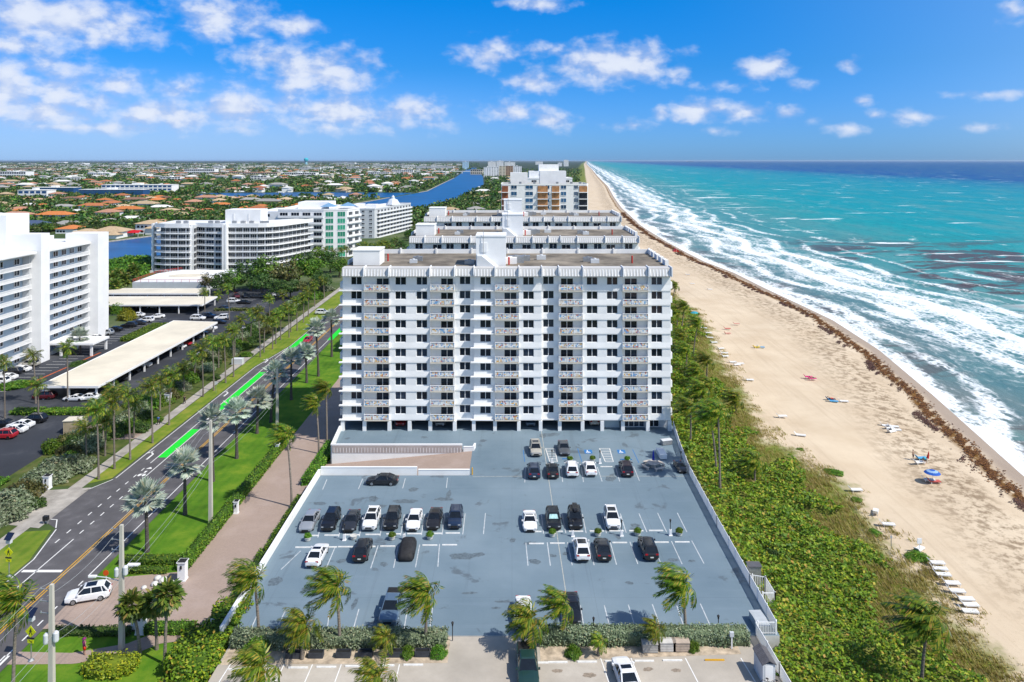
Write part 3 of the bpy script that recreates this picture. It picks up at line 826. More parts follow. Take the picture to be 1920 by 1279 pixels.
# ------------------------------------------------------------------ plants
COCO = LEAF('coconut_fronds', [(0.0, (0.025, 0.075, 0.007)), (0.42, (0.07, 0.15, 0.010)), (0.78, (0.17, 0.24, 0.016)), (0.92, (0.36, 0.31, 0.03)), (1.0, (0.36, 0.20, 0.06))], 0.45)
COCOY = LEAF('yellowing_fronds', [(0.0, (0.04, 0.10, 0.008)), (0.4, (0.11, 0.19, 0.012)), (0.78, (0.25, 0.28, 0.02)), (1.0, (0.40, 0.27, 0.05))], 0.45)
SILV = LEAF('silver_fan_leaves', [(0.0, (0.22, 0.29, 0.21)), (0.5, (0.42, 0.50, 0.41)), (0.85, (0.56, 0.62, 0.52)), (1.0, (0.48, 0.43, 0.26))], 0.5, 0.12)
SABL = LEAF('cabbage_palm_leaves', [(0.0, (0.04, 0.09, 0.012)), (0.5, (0.10, 0.17, 0.022)), (0.85, (0.21, 0.25, 0.04)), (1.0, (0.36, 0.24, 0.08))], 0.45)
TRK = M('grey_palm_trunk', (0.20, 0.17, 0.14), 0.9, 0.3, 2, stretch=(1, 1, 6), rand=0.2)
TRKD = M('dark_palm_trunk', (0.10, 0.085, 0.075), 0.9, 0.35, 2, stretch=(1, 1, 6))
BARK = M('tree_bark', (0.12, 0.095, 0.07), 0.9, 0.3, 2)
TREEL = {
    'dark': LEAF('dark_tree_leaves', [(0, (0.018, 0.05, 0.01)), (0.5, (0.045, 0.10, 0.016)), (0.85, (0.085, 0.155, 0.025)), (1, (0.14, 0.18, 0.035))]),
    'bright': LEAF('bright_tree_leaves', [(0, (0.035, 0.10, 0.006)), (0.5, (0.08, 0.19, 0.010)), (0.85, (0.14, 0.26, 0.018)), (1, (0.22, 0.27, 0.03))]),
    'olive': LEAF('olive_tree_leaves', [(0, (0.045, 0.06, 0.016)), (0.5, (0.10, 0.115, 0.028)), (0.85, (0.17, 0.165, 0.045)), (1, (0.24, 0.19, 0.07))]),
    'silver': LEAF('silver_shrub_leaves', [(0, (0.11, 0.155, 0.075)), (0.5, (0.21, 0.27, 0.15)), (0.85, (0.31, 0.37, 0.24)), (1, (0.33, 0.30, 0.16))]),
    'hedge': LEAF('hedge_leaves', [(0, (0.045, 0.12, 0.006)), (0.5, (0.095, 0.22, 0.010)), (0.85, (0.17, 0.30, 0.018)), (1, (0.30, 0.33, 0.03))]),
    'yellow': LEAF('golden_shrub_leaves', [(0, (0.10, 0.16, 0.006)), (0.5, (0.25, 0.30, 0.012)), (1, (0.42, 0.38, 0.02))]),
    'grape': LEAF('sea_grape_leaves', [(0, (0.05, 0.12, 0.006)), (0.45, (0.12, 0.235, 0.010)), (0.84, (0.26, 0.37, 0.015)), (0.94, (0.44, 0.40, 0.03)), (1, (0.42, 0.22, 0.05))], 0.6),
}


def frond_quads(o, az, elv, L, wind, grav, nl, llen, lw, rng, curl=0.5):
    """one feather frond: arching midrib with hanging leaflets"""
    d0 = np.array([math.cos(az) * math.cos(elv), math.sin(az) * math.cos(elv), math.sin(elv)])
    pts, dirs = [np.array(o)], []
    ns = 12
    for i in range(ns):
        t = i / ns
        d = d0 + np.array(wind) * (0.25 + 1.5 * t) + np.array([0, 0, -grav]) * (t * 1.6) ** 1.4
        d /= np.linalg.norm(d)
        dirs.append(d); pts.append(pts[-1] + d * L / ns)
    V, Q = [], []
    up = np.array([0, 0, 1.0])
    for i in range(ns):    # midrib as a narrow ribbon pair
        s = np.cross(dirs[i], up); s /= (np.linalg.norm(s) + 1e-9)
        w0 = 0.05 * (1 - i / ns) + 0.012; w1 = 0.05 * (1 - (i + 1) / ns) + 0.012
        k = len(V); V += [pts[i] - s * w0, pts[i] + s * w0, pts[i + 1] + s * w1, pts[i + 1] - s * w1]; Q.append((k, k + 1, k + 2, k + 3))
    for j in range(nl):
        t = 0.10 + 0.9 * (j + rng.random() * .5) / nl
        x = min(t, .999) * ns; i = int(x)
        p = pts[i] + (pts[i + 1] - pts[i]) * (x - i); d = dirs[i]
        s = np.cross(d, up); s /= (np.linalg.norm(s) + 1e-9)
        n = np.cross(s, d)
        le = llen * (0.55 + 1.0 * t * (1 - t) * 2) * (0.8 + .4 * rng.random()) * (1.0 if t < .85 else .75)
        for sg in (-1, 1):
            ld = s * sg * 0.75 + d * 0.55 - n * curl * (0.5 + .5 * rng.random()) + np.array(wind) * 0.7 + np.array([0, 0, -0.25])
            ld /= np.linalg.norm(ld)
            wv = np.cross(ld, n); wv = wv / (np.linalg.norm(wv) + 1e-9) * lw
            k = len(V); V += [p - wv * .6, p + ld * le * .5 - wv, p + ld * le, p + ld * le * .5 + wv]; Q.append((k, k + 1, k + 2, k + 3))
    return V, Q


def crown_feather(name, seed, n, L, wind, mat, nl=20, llen=0.75, lw=0.045, dead=2):
    rng = np.random.default_rng(seed)
    V, Q = [], []
    for i in range(n):
        az = i * 2.39996 + rng.random() * .5
        t = i / n
        elv = RD(78 - 98 * t + rng.normal() * 7)
        v, q = frond_quads((0, 0, -0.1 * t), az, elv, L * (0.8 + .3 * rng.random()), wind, 0.55 + .25 * rng.random(), nl, llen, lw, rng)
        Q += [tuple(a + len(V) for a in f) for f in q]; V += v
    for i in range(dead):
        v, q = frond_quads((0, 0, -.2), rng.random() * 6.28, RD(-55), L * .8, (wind[0] * .4, wind[1] * .4, 0), 0.9, nl // 2, llen * .7, lw, rng)
        Q += [tuple(a + len(V) for a in f) for f in q]; V += v
    for i in range(6):      # nuts
        a = i * 1.05; c = np.array([.22 * math.cos(a), .22 * math.sin(a), -.32])
        r = .13
        for s1 in ((1, 0), (0, 1)):
            k = len(V); u = np.array([s1[0] * r, s1[1] * r, 0]); V += [c - u, c + np.array([0, 0, -r * 1.2]), c + u, c + np.array([0, 0, r * 1.2])]; Q.append((k, k + 1, k + 2, k + 3))
    return fast(name, np.array(V), np.array(Q), mat)


def crown_fan(name, seed, n, pet, rad, mat, seg=12, droop=0.15, emin=-35, emax=85):
    rng = np.random.default_rng(seed)
    V, Q = [], []
    for i in range(n):
        az = i * 2.39996 + rng.random() * .4
        elv = RD(emax - (emax - emin) * (i / n) ** 0.9 + rng.normal() * 6)
        d = np.array([math.cos(az) * math.cos(elv), math.sin(az) * math.cos(elv), math.sin(elv)])
        s = np.array([-math.sin(az), math.cos(az), 0]); n_ = np.cross(d, s)
        if n_[2] < 0: n_ = -n_
        p = d * pet * (0.8 + .35 * rng.random())
        k = len(V); V += [-s * .03, s * .03, p + s * .03, p - s * .03]; Q.append((k, k + 1, k + 2, k + 3))
        tilt = 0.55 * rng.normal() * .4
        for j in range(seg):
            a = RD(-118 + 236 * (j + .5) / seg)
            r = rad * (0.75 + .25 * math.cos(a)) * (0.85 + .3 * rng.random())
            ld = d * math.cos(a) + s * math.sin(a) + n_ * (0.28 * abs(math.sin(a)) + tilt * math.sin(a)) + np.array([0, 0, -droop * (1 + rng.random())])
            ld /= np.linalg.norm(ld)
            w = np.cross(ld, n_); w = w / (np.linalg.norm(w) + 1e-9) * rad * 1.9 / seg
            k = len(V); V += [p, p + ld * r * .6 - w, p + ld * r, p + ld * r * .6 + w]; Q.append((k, k + 1, k + 2, k + 3))
    return fast(name, np.array(V), np.array(Q), mat)


def trunk_mesh(name, h, r, mat, lean=(0, 0), bulge=1.35):
    mb = MB(); pts, rad = [], []
    for i in range(9):
        t = i / 8
        pts.append((lean[0] * t ** 1.7, lean[1] * t ** 1.7, h * t))
        rad.append(r * (bulge - (bulge - 1) * min(1, t * 5)) * (1 - .28 * t))
    mb.tube(pts, rad, 8)
    for i in range(1, 18):     # old leaf rings
        t = i / 18
        x, y, z = lean[0] * t ** 1.7, lean[1] * t ** 1.7, h * t
        rr = r * (1 - .28 * t) * 1.06 * (1.15 if t < .1 else 1)
        mb.lathe((x, y, z - .04), [(rr * .98, 0), (rr * 1.05, .04), (rr * .98, .08)], 8)
    return mb.mesh(name, mat)


WIND = (-0.95, -0.04, 0.16)
CROWNS = {
    'windy': [crown_feather('crown', 21 + i, 34, 3.3, WIND, COCO, 22, .8, .055) for i in range(4)],
    'yellow': [crown_feather('crown', 41 + i, 24, 2.7, (-.65, -.02, .1), COCOY, 20, .75, .055, 3) for i in range(3)],
    'calm': [crown_feather('crown', 61 + i, 26, 3.0, (-.38, 0, .05), COCO, 18, .8, .055) for i in range(4)],
    'silver': [crown_fan('crown', 81 + i, 27, 1.5, 1.45, SILV, 20, .10) for i in range(3)],
    'sabal': [crown_fan('crown', 91 + i, 40, 0.95, 1.05, SABL, 11, .45, -60, 85) for i in range(3)],
}
PN = {k: 0 for k in CROWNS}
NAMEP = {'windy': 'coconut_palm', 'yellow': 'coconut_palm', 'calm': 'coconut_palm', 'silver': 'silver_fan_palm', 'sabal': 'cabbage_palm'}


def palm(kind, base, h, label, group, lean=(0, 0), scale=1.0, r=None):
    i = PN[kind]; PN[kind] += 1
    o = thing(NAMEP[kind], label, 'palm tree', base, 0, group)
    r = r or {'windy': .17, 'yellow': .15, 'calm': .16, 'silver': .27, 'sabal': .17}[kind]
    put('trunk', trunk_mesh('trunk', h, r, TRKD if kind == 'silver' else TRK, lean), o)
    me = CROWNS[kind][i % len(CROWNS[kind])]
    c = put('crown', me, o, (lean[0], lean[1], h))
    if kind in ('silver', 'sabal'): c.rotation_euler = (0, 0, i * 1.3)
    c.scale = (scale,) * 3
    return o


def palm_px(kind, bx, by, cx_, cy, label, group, z=WZ, scale=1.0, beach=False):
    """palm from its foot and crown centre as surveyed"""
    b = GT(bx, by) if beach else G(bx, by, z)
    k = b.y / F
    h = max(1.2, (by - cy) * k - .1)
    return palm(kind, b, h, label, group, ((cx_ - bx) * k + (.5 * scale if kind in ('windy', 'yellow') else 0), 0), scale)


# ---- broad-leaved trees: trunk, limbs and a crown of leaf clumps
def tree_meshes(seed, kind, r, h, nclump, nleaf, size, flat=.7):
    rng = np.random.default_rng(seed)
    P, D = ellipsoid_pts(nclump, (r, r, r * flat), 0.45, rng)
    P[:, 2] = np.where(P[:, 2] < -r * flat * .45, -r * flat * .45 + rng.random(nclump) * .3, P[:, 2])
    pts, outs = [], []
    for p, d in zip(P, D):
        cr = r * (0.22 + .2 * rng.random())
        q, dd = ellipsoid_pts(nleaf, (cr, cr, cr * .75), 0.5, rng)
        pts.append(p + q); outs.append(dd * .8 + d * .4)
    P2 = np.concatenate(pts); O2 = unit(np.concatenate(outs))
    P2[:, 2] += h
    V, Q = leaf_quads(P2, size, 0.25, 1.4, O2, rng)
    crown = fast('crown', V, Q, TREEL[kind])
    mb = MB()
    mb.tube([(0, 0, 0), (.05 * r, 0, h * .3), (0, .03 * r, h * .6)], [r * .085, r * .065, r * .05], 7)
    for i in range(5):
        a = i * 1.256 + rng.random()
        mb.tube([(0, .03 * r, h * .52), (math.cos(a) * r * .3, math.sin(a) * r * .3, h * .8), (math.cos(a) * r * .6, math.sin(a) * r * .6, h * 1.0)], [r * .045, r * .03, r * .012], 5)
    return mb.mesh('trunk', BARK), crown


TREES = [tree_meshes(200 + i, k, 4.0, 4.6, 34, 42, .40) for i, k in enumerate(['dark', 'bright', 'olive', 'dark', 'bright'])]
FARTREES = [tree_meshes(300 + i, k, 4.0, 4.2, 20, 14, .85) for i, k in enumerate(['dark', 'bright', 'olive', 'dark', 'olive', 'dark'])]
SHRUBS = {}


def shrub_mesh(kind, seed):
    k = (kind, seed)
    if k not in SHRUBS:
        rng = np.random.default_rng(seed + 500)
        P, D = ellipsoid_pts(2400, (1, 1, .8), 0.65, rng)
        P += 0.16 * np.sin(P[:, [1, 2, 0]] * 5 + seed)
        P[:, 2] = np.abs(P[:, 2]) + .12 * rng.random(2400)
        V, Q = leaf_quads(P, .095, 0.2, 1.5, D, rng)
        SHRUBS[k] = fast('shrub', V, Q, TREEL[kind])
    return SHRUBS[k]


def shrub(kind, loc, r, h, label, group=None, name='shrub', seed=None):
    o = put(name, shrub_mesh(kind, rnd.randrange(3) if seed is None else seed), None, loc, rnd.random() * 6)
    o.scale = (r, r * (0.85 + .3 * rnd.random()), h)
    return tag(o, label, 'shrub', group)


def tree(loc, r, label, group, far=False, k=None, sq=1.0):
    src = FARTREES if far else TREES
    i = rnd.randrange(len(src)) if k is None else k
    o = thing('broadleaf_tree', label, 'tree', loc, rnd.random() * 6, group)
    put('trunk', src[i][0], o); put('crown', src[i][1], o)
    s = r / 4.0
    o.scale = (s, s, s * sq)
    return o


def hedge(name, boxes, label, kind='hedge', dens=55, size=.16, cat='hedge', rough=.10, seed=3):
    """clipped hedge along boxes (x0, x1, y0, y1, z0, z1): leaves on its faces over a dark inner body"""
    rng = np.random.default_rng(seed)
    PP, OO = [], []
    core = MB()
    for x0, x1, y0, y1, z0, z1 in boxes:
        lx, ly, lz = x1 - x0, y1 - y0, z1 - z0
        for (a, b, ar, nrm) in (('x', 'y', lx * ly, (0, 0, 1)), ('x', 'z', lx * lz, (0, -1, 0)), ('x', 'z', lx * lz, (0, 1, 0)), ('y', 'z', ly * lz, (-1, 0, 0)), ('y', 'z', ly * lz, (1, 0, 0))):
            n = int(ar * dens)
            if n < 1: continue
            u, v = rng.random(n), rng.random(n)
            p = np.zeros((n, 3)); q = np.array(nrm, float)
            if nrm[2]: p[:] = np.stack([x0 + u * lx, y0 + v * ly, np.full(n, z1)], 1)
            elif nrm[1]: p[:] = np.stack([x0 + u * lx, np.full(n, y0 if nrm[1] < 0 else y1), z0 + v * lz], 1)
            else: p[:] = np.stack([np.full(n, x0 if nrm[0] < 0 else x1), y0 + u * ly, z0 + v * lz], 1)
            w = np.sin(p[:, 0] * 1.7) * np.sin(p[:, 1] * 1.3 + 1) * rough
            p += q * (rng.normal(size=(n, 1)) * rough * .6 + w[:, None]) - q * size * .3
            PP.append(p); OO.append(np.tile(q, (n, 1)) * .8)
        i = size * .7
        core.box(x0 + i, x1 - i, y0 + i, y1 - i, z0, z1 - i)
    P = np.concatenate(PP); O = np.concatenate(OO)
    V, Q = leaf_quads(P, size, .1, 1.4, O, rng)
    k = len(core.v)
    # one mesh: inner twigs + leaves
    Vc = np.array(core.v); Qc = np.array(core.f)
    me = fast(name, np.concatenate([Vc, V]), np.concatenate([Qc, Q + k]), [M(kind + '_hedge_inside', dict(silver=(.12, .155, .085), yellow=(.12, .16, .01), grape=(.05, .10, .008)).get(kind, (.04, .085, .01)), .95), TREEL[kind]], [0] * len(Qc) + [1] * len(Q))
    o = put(name, me)
    return tag(o, label, cat)
# ------------------------------------------------------------------ buildings
BW = M('white_stucco', (0.81, 0.805, 0.785), 0.75, 0.05, 0.35)
BW2 = M('bright_white_paint', (0.80, 0.80, 0.80), 0.6, 0.04, 0.3)
BGR = M('pale_grey_stucco', (0.56, 0.58, 0.60), 0.8, 0.06, 0.4)
BCR = M('cream_slab_edge', (0.66, 0.60, 0.50), 0.75, 0.08, 1)
BLUEW = M('blue_grey_wall', (0.33, 0.42, 0.52), 0.8, 0.08, 0.5)
ROOFG = M('gravel_roof', (0.21, 0.18, 0.14), 0.95, 0.42, 0.22)
ROOFW = M('white_roof_membrane', (0.74, 0.74, 0.72), 0.7, 0.08, 0.3)
FASC = M('ribbed_fascia', (0.52, 0.51, 0.495), 0.75, 0.06, 1.2)
DARK = M('dark_interior_shade', (0.03, 0.034, 0.042), 0.9, 0.2, 0.5)  # near-black base colour stands in for the shade of unlit interiors
TAN = M('tan_canopy_roof', (0.66, 0.60, 0.48), 0.75, 0.10, 0.12)
METAL = M('grey_metal', (0.36, 0.37, 0.38), 0.45, 0.15, 3, metal=0.6)
BLK = M('black_metal', (0.02, 0.02, 0.022), 0.5, 0.2, 5)
RED = M('red_paint', (0.45, 0.03, 0.02), 0.5, 0.12, 3)
ORG = M('raw_orange_wall', (0.40, 0.20, 0.085), 0.85, 0.25, 0.5)


def glass(name, col, spread=0.6, rough=0.08):
    if name in MATS: return MATS[name]
    m, nt, b = nodes_of(name)
    oi = nt.nodes.new('ShaderNodeObjectInfo').outputs['Random']
    n = noise(nt, coords(nt, 'Object'), 1.1, 2)
    f = math_(nt, 'ADD', math_(nt, 'MULTIPLY', oi, 0.7), math_(nt, 'MULTIPLY', n, 0.3))
    c = ramp(nt, f, [(0.15, tuple(x * (1 - spread) for x in col)), (0.6, col), (0.78, tuple(x * 1.3 for x in col)), (0.95, tuple(min(1, x * (1 + 3.4 * spread) + .015) for x in col))])
    link(nt, c, b.inputs['Base Color']); b.inputs['Roughness'].default_value = rough
    b.inputs['Specular IOR Level'].default_value = 0.35
    MATS[name] = m
    return m


GLS = glass('dark_window_glass', (0.012, 0.02, 0.034))
GLB = glass('blue_window_glass', (0.02, 0.075, 0.15), .4)
GLG = glass('green_window_glass', (0.03, 0.25, 0.16), .3)


def mosaic():
    m, nt, b = nodes_of('patterned_balcony_panel')
    v = coords(nt, 'Object', (1, 1, 1))
    oi = nt.nodes.new('ShaderNodeObjectInfo').outputs['Random']
    sc = nt.nodes.new('ShaderNodeVectorMath'); sc.operation = 'SCALE'; sc.inputs['Scale'].default_value = 4.2
    link(nt, v, sc.inputs[0])
    ad = nt.nodes.new('ShaderNodeVectorMath'); ad.operation = 'ADD'; link(nt, sc.outputs[0], ad.inputs[0])
    cb = nt.nodes.new('ShaderNodeCombineXYZ'); link(nt, math_(nt, 'MULTIPLY', oi, 91.0), cb.inputs[0]); link(nt, cb.outputs[0], ad.inputs[1])
    fl = nt.nodes.new('ShaderNodeVectorMath'); fl.operation = 'FLOOR'; link(nt, ad.outputs[0], fl.inputs[0])
    w = nt.nodes.new('ShaderNodeTexWhiteNoise'); link(nt, fl.outputs[0], w.inputs['Vector'])
    r = nt.nodes.new('ShaderNodeValToRGB'); r.color_ramp.interpolation = 'CONSTANT'
    stops = [(0, (.70, .68, .63)), (.25, (.42, .47, .50)), (.38, (.66, .56, .44)), (.50, (.20, .32, .52)), (.60, (.74, .74, .72)), (.80, (.66, .38, .10)), (.87, (.12, .34, .56)), (.94, (.52, .16, .12))]
    el = r.color_ramp.elements
    while len(el) < len(stops): el.new(.5)
    for e_, (p, c) in zip(el, stops): e_.position = p; e_.color = (*c, 1)
    link(nt, w.outputs['Value'], r.inputs[0])
    link(nt, r.outputs[0], b.inputs['Base Color']); b.inputs['Roughness'].default_value = .5
    return m


MOSA = mosaic()
WMESH = {}


def window_mesh(w, h, panes=2, mats=None, name='window', sill=True):
    mats = mats or (GLS, BW2)
    k = (round(w, 2), round(h, 2), panes, mats[0].name, name, mats[1].name)
    if k not in WMESH:
        mb = MB()
        mb.box(-w / 2, w / 2, -.03, .03, 0, h, 0)
        t = .05
        for x in np.linspace(-w / 2, w / 2, panes + 1): mb.box(x - t, x + t, -.07, -.031, 0, h, 1)
        mb.box(-w / 2 + t, w / 2 - t, -.069, -.031, 0, t, 1); mb.box(-w / 2 + t, w / 2 - t, -.069, -.031, h - t, h, 1)
        if sill: mb.box(-w / 2 - .1, w / 2 + .1, -.16, -.032, -.1, -.003, 1)
        WMESH[k] = mb.mesh(name, list(mats))
    return WMESH[k]


def put_parts(root, items, name, limit=100):
    """items: (mesh, local position, rotation); past `limit` the ones farthest from the lens become one mesh"""
    items = sorted(items, key=lambda t: (Vector(t[1]) + root.location - Vector((0, 0, H))).length)
    for me, p, r in items[:limit]: put(name, me, root, p, r)
    rest = items[limit:]
    if rest:
        V, Fc, Mi, k = [], [], [], 0
        mats = list(rest[0][0].materials)
        for me, p, r in rest:
            c, s = math.cos(r), math.sin(r)
            vs = [v.co for v in me.vertices]
            V += [(v.x * c - v.y * s + p[0], v.x * s + v.y * c + p[1], v.z + p[2]) for v in vs]
            for q in me.polygons: Fc.append(tuple(i + k for i in q.vertices)); Mi.append(q.material_index)
            k += len(vs)
        mb = MB(); mb.v, mb.f, mb.m = V, Fc, Mi
        o = mb.build('more_' + name + 's' if not name.endswith('y') else 'more_' + name[:-1] + 'ies', mats, root)
        o['kind'] = 'stuff'


# ---- the ten-storey condominium slab and its two twins behind it
KX = 0.0962
CSEG = [('w', 640, 682, [666], .45), ('b', 682, 729, 715, 0), ('w', 729, 806, [750, 790], .75), ('b', 806, 852, 837, 0), ('w', 852, 888, [871], .15), ('w', 888, 928, [910], .55), ('b', 928, 973, 957, 0),
        ('w', 973, 1016, [991], .75), ('w', 1016, 1048, [1029], .15), ('b', 1048, 1093, 1064, 0), ('w', 1093, 1168, [1111, 1149], .75), ('b', 1168, 1216, 1185, 0), ('w', 1216, 1259, [1233], .75)]


def condo(label, cx_, y0, ztop, depth=21.0, floors=10, sx=1.0, group=None):
    root = thing('condominium_block', label, 'building', (cx_, y0, 0), 0, group)
    fh = 2.6
    Z0 = ztop - 1.5 - 10 * fh
    lx = lambda p: (p - CX) * KX * sx
    XL, XR = lx(640), lx(1259)
    wall = MB()
    wall.box(XL, XR, 1.2, depth, Z0 - .25, ztop - .5, 0)              # main body
    wall.box(XL, XR, -.1, .6, Z0 - .3, Z0 - .003, 0); wall.box(XL, XR, .603, depth - .3, Z0 - .29, Z0 - .26, 1)                # slab over the parking level, underside coloured near-black to deepen the shade
    wall.box(XL + .2, XR - .2, 15, depth - .4, 0.0, Z0 - .30, 1)        # back of the parking level, near-black in place of shade
    wins, doors, balcs = [], [], []
    fl = range(10 - floors, 10)
    for kind, a, b, c, off in CSEG:
        A, B = lx(a), lx(b)
        if kind == 'w':
            yf = .35 - off
            for f in fl:
                z = Z0 + f * fh
                # apron below the windows, leaning out to a drip edge at the floor line
                wall.add([(A, yf - .10, z - .18), (B, yf - .10, z - .18), (B, 1.19, z - .18), (A, 1.19, z - .18), (A, yf, z + .92), (B, yf, z + .92), (B, 1.19, z + .92), (A, 1.19, z + .92), (A, yf - .10, z + .04), (B, yf - .10, z + .04)],
                         [(0, 1, 9, 8), (8, 9, 5, 4), (4, 5, 6, 7), (3, 2, 1, 0), (0, 8, 4, 7, 3), (1, 2, 6, 5, 9)])
                if a in (640, 888): wall.box(A - .55, B - .3, yf - .65, yf - .105, z - .16, z + .02, 0)
                edges = [A] + [lx(x) + s * .98 for x in c for s in (-1, 1)] + [B]
                for i in range(0, len(edges), 2):
                    wall.box(edges[i], edges[i + 1], yf, 1.19, z + .923, z + 2.417, 0)
                for x in c:
                    wall.box(lx(x) - .978, lx(x) + .978, yf, 1.19, z + 2.36, z + 2.418, 0)
                    wins.append((window_mesh(1.95, 1.42, 2), (lx(x), yf + .2, z + .93), 0))
            if floors < 10: wall.box(A, B, yf, 1.19, Z0, Z0 + (10 - floors) * fh - .185, 0)
        else:
            for f in fl:
                z = Z0 + f * fh
                wall.box(A, B, .10, 1.19, z + 2.05, z + 2.42, 0)
                for u, w_ in ((A, lx(c) - 1.125 * sx), (lx(c) + 1.125 * sx, B)):
                    if w_ - u > .05: wall.box(u, w_, .12, 1.19, z + .01, z + 2.045, 0)
                doors.append((window_mesh(2.25 * sx, 2.02, 2, (GLS, BW2), 'sliding_door', False), (lx(c), .36, z + .02), 0))
                balcs.append((A, B, z))
    wall.box(XL, XR, -.35, 1.19, ztop - 1.62, ztop - .95, 0)
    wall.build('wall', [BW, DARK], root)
    put_parts(root, wins, 'window')
    put_parts(root, doors, 'sliding_door')
    for A, B, z in balcs:
        mb = MB(); mb.box(A, B, -1.0, .28, z - .18, z, 0)
        bo = mb.build('balcony', BCR, root)
        mb = MB()
        w = B - A
        mb.box(A + .1, B - .1, -.92, -.88, z + .10, z + .92, 1)
        mb.box(A, B, -.99, -.85, z + .95, z + 1.04, 0)
        for x in (A + .04, (A + B) / 2 - .6, (A + B) / 2 + .6, B - .04): mb.box(x - .05, x + .05, -.97, -.87, z + .001, z + .95, 0)
        for x in (A, B - .08):
            mb.box(x, x + .08, -.84, .25, z + .001, z + 1.0, 0)
        mb.build('railing', [BW2, MOSA], bo)
    # side balconies wrapping the ends
    for f in fl:
        z = Z0 + f * fh
        for yy in (2.2, 8.6, 14.6):
            for X0, X1 in ((XL - 1.0, XL - .005), (XR + .005, XR + .85)):
                mb = MB(); mb.box(X0, X1, yy, yy + 4.0, z - .18, z); mb.box(X0 if X0 < 0 else X1 - .12, X0 + .12 if X0 < 0 else X1, yy, yy + 4, z + .003, z + 1.0)
                mb.box(X0 + .125, X1 - .125, yy, yy + .12, z + .003, z + .98)
                mb.build('side_balcony', BW2, root)
    # sloping ribbed fascia
    fa = MB()
    zb, zt = ztop - 1.45, ztop
    for kind, a, b, c, off in CSEG:
        A, B = lx(a) + .06, lx(b) - .06
        o = -1.35 if kind == 'b' else -.75 - off
        fa.add([(A, o, zb), (B, o, zb), (B, o + .45, zt), (A, o + .45, zt), (A, 1.3, zb), (B, 1.3, zb), (B, 1.3, zt), (A, 1.3, zt)],
               [(0, 1, 2, 3), (4, 7, 6, 5), (3, 2, 6, 7), (1, 0, 4, 5), (0, 3, 7, 4), (2, 1, 5, 6)])
        n = max(2, int((B - A) / .52))
        for i in range(n):
            x = A + (i + .5) * (B - A) / n
            fa.add([(x - .07, o - .08, zb), (x + .07, o - .08, zb), (x + .07, o + .34, zt - .25), (x - .07, o + .34, zt - .25), (x - .07, o + .02, zb), (x + .07, o + .02, zb), (x + .07, o + .42, zt - .25), (x - .07, o + .42, zt - .25)],
                   [(0, 1, 2, 3), (3, 2, 6, 7), (1, 0, 4, 5), (0, 3, 7, 4), (2, 1, 5, 6)], 1)
        fa.box(B - .02, B + .14, o - .25, 1.25, zb - .1, zt + .22, 1)
    fa.build('fascia', [FASC, BW2], root)
    mb = MB(); mb.box(XL + .1, XR - .1, 1.32, depth - .05, ztop - .45, ztop - .12)
    mb.build('roof', ROOFG, root)
    par = MB()
    xs = np.linspace(XL, XR, 9)
    for i in range(8):
        par.box(xs[i] + .05, xs[i + 1] - .05, depth - .04, depth + .22, ztop - .4, ztop + .75)
        par.box(xs[i + 1] - .15, xs[i + 1] + .15, depth - .3, depth + .3, ztop - .4, ztop + 1.0)
    for yy in (3, 7, 11, 15, 18.2):
        par.box(XR - .3, XR + .35, yy, yy + 2.6, ztop - .9, ztop + .85)
    par.box(XL - .3, XL, 5.4, depth, ztop - .9, ztop + .5)
    par.build('parapet', BW, root)
    ph = MB(); ph.box(lx(653), lx(704), 3.0, 8.4, ztop - .12, ztop + 2.6); ph.box(lx(652), lx(705), 2.9, 8.5, ztop + 2.603, ztop + 2.8)
    ph.build('stair_penthouse', BW, root)
    ph = MB(); ph.box(lx(891), lx(948), 2.2, 8.4, ztop - .12, ztop + 5.3, 0); ph.box(lx(890), lx(949), 2.1, 8.5, ztop + 5.303, ztop + 5.55, 0)
    ph.box(lx(900), lx(912), 2.05, 2.197, ztop + 2.5, ztop + 4.2, 0)
    ph.tube([(lx(905), 1.9, ztop + 2), (lx(905), 1.9, ztop + 6.6)], .05, 6, 1)
    ph.build('lift_tower', [BW2, METAL], root)
    st = MB(); A, B = lx(893), lx(934)
    st.add([(A, 2.19, ztop - .1), (B, 2.19, ztop - .1), (A + 1.2, 2.19, ztop + 2.1), (A, 2.19, ztop + 2.1), (A, .9, ztop - .1), (B - .6, .9, ztop - .1), (A + .9, .9, ztop + 1.9), (A, .9, ztop + 1.9)],
           [(4, 5, 6, 7), (5, 1, 2, 6), (6, 2, 3, 7), (0, 4, 7, 3)])
    st.build('stair_hood', BGR, root)
    for x0, y_, s, m_ in ((lx(956), 5, 1.3, BW2), (lx(968), 6, 1.5, METAL), (lx(985), 9, 1.1, METAL), (lx(1020), 11, .9, BGR), (lx(1112), 8, .9, METAL), (lx(1124), 6, .8, BGR), (lx(770), 9, .9, METAL), (lx(765), 6, .7, BGR), (lx(877), 4, .9, METAL)):
        mb = MB(); mb.box(x0 - s, x0 + s, y_, y_ + s, ztop - .115, ztop + s * .8); mb.lathe((x0, y_ + s / 2, ztop + s * .8), [(s * .35, 0), (s * .35, .15), (s * .1, .2)], 10)
        mb.build('roof_unit', m_, root)
    for x0, y_ in ((lx(954), 4), (lx(1197), 6), (lx(710), 9)):
        mb = MB(); mb.tube([(x0, y_, ztop - .12), (x0, y_, ztop + 1.1)], .16, 8); mb.ball((x0, y_, ztop + 1.15), .2, 8)
        mb.build('standpipe', RED, root)
    # ground-floor piers
    for p in (641, 682, 729, 767, 806, 852, 888, 928, 973, 1014, 1050, 1093, 1130, 1169, 1216, 1257):
        mb = MB(); x = lx(p); mb.box(x - .32, x + .32, -.6, .1, 0.004, Z0 - .305); mb.box(x - .25, x + .25, 4.6, 5.1, 0.004, Z0 - .305)
        mb.build('pier', BW, root)
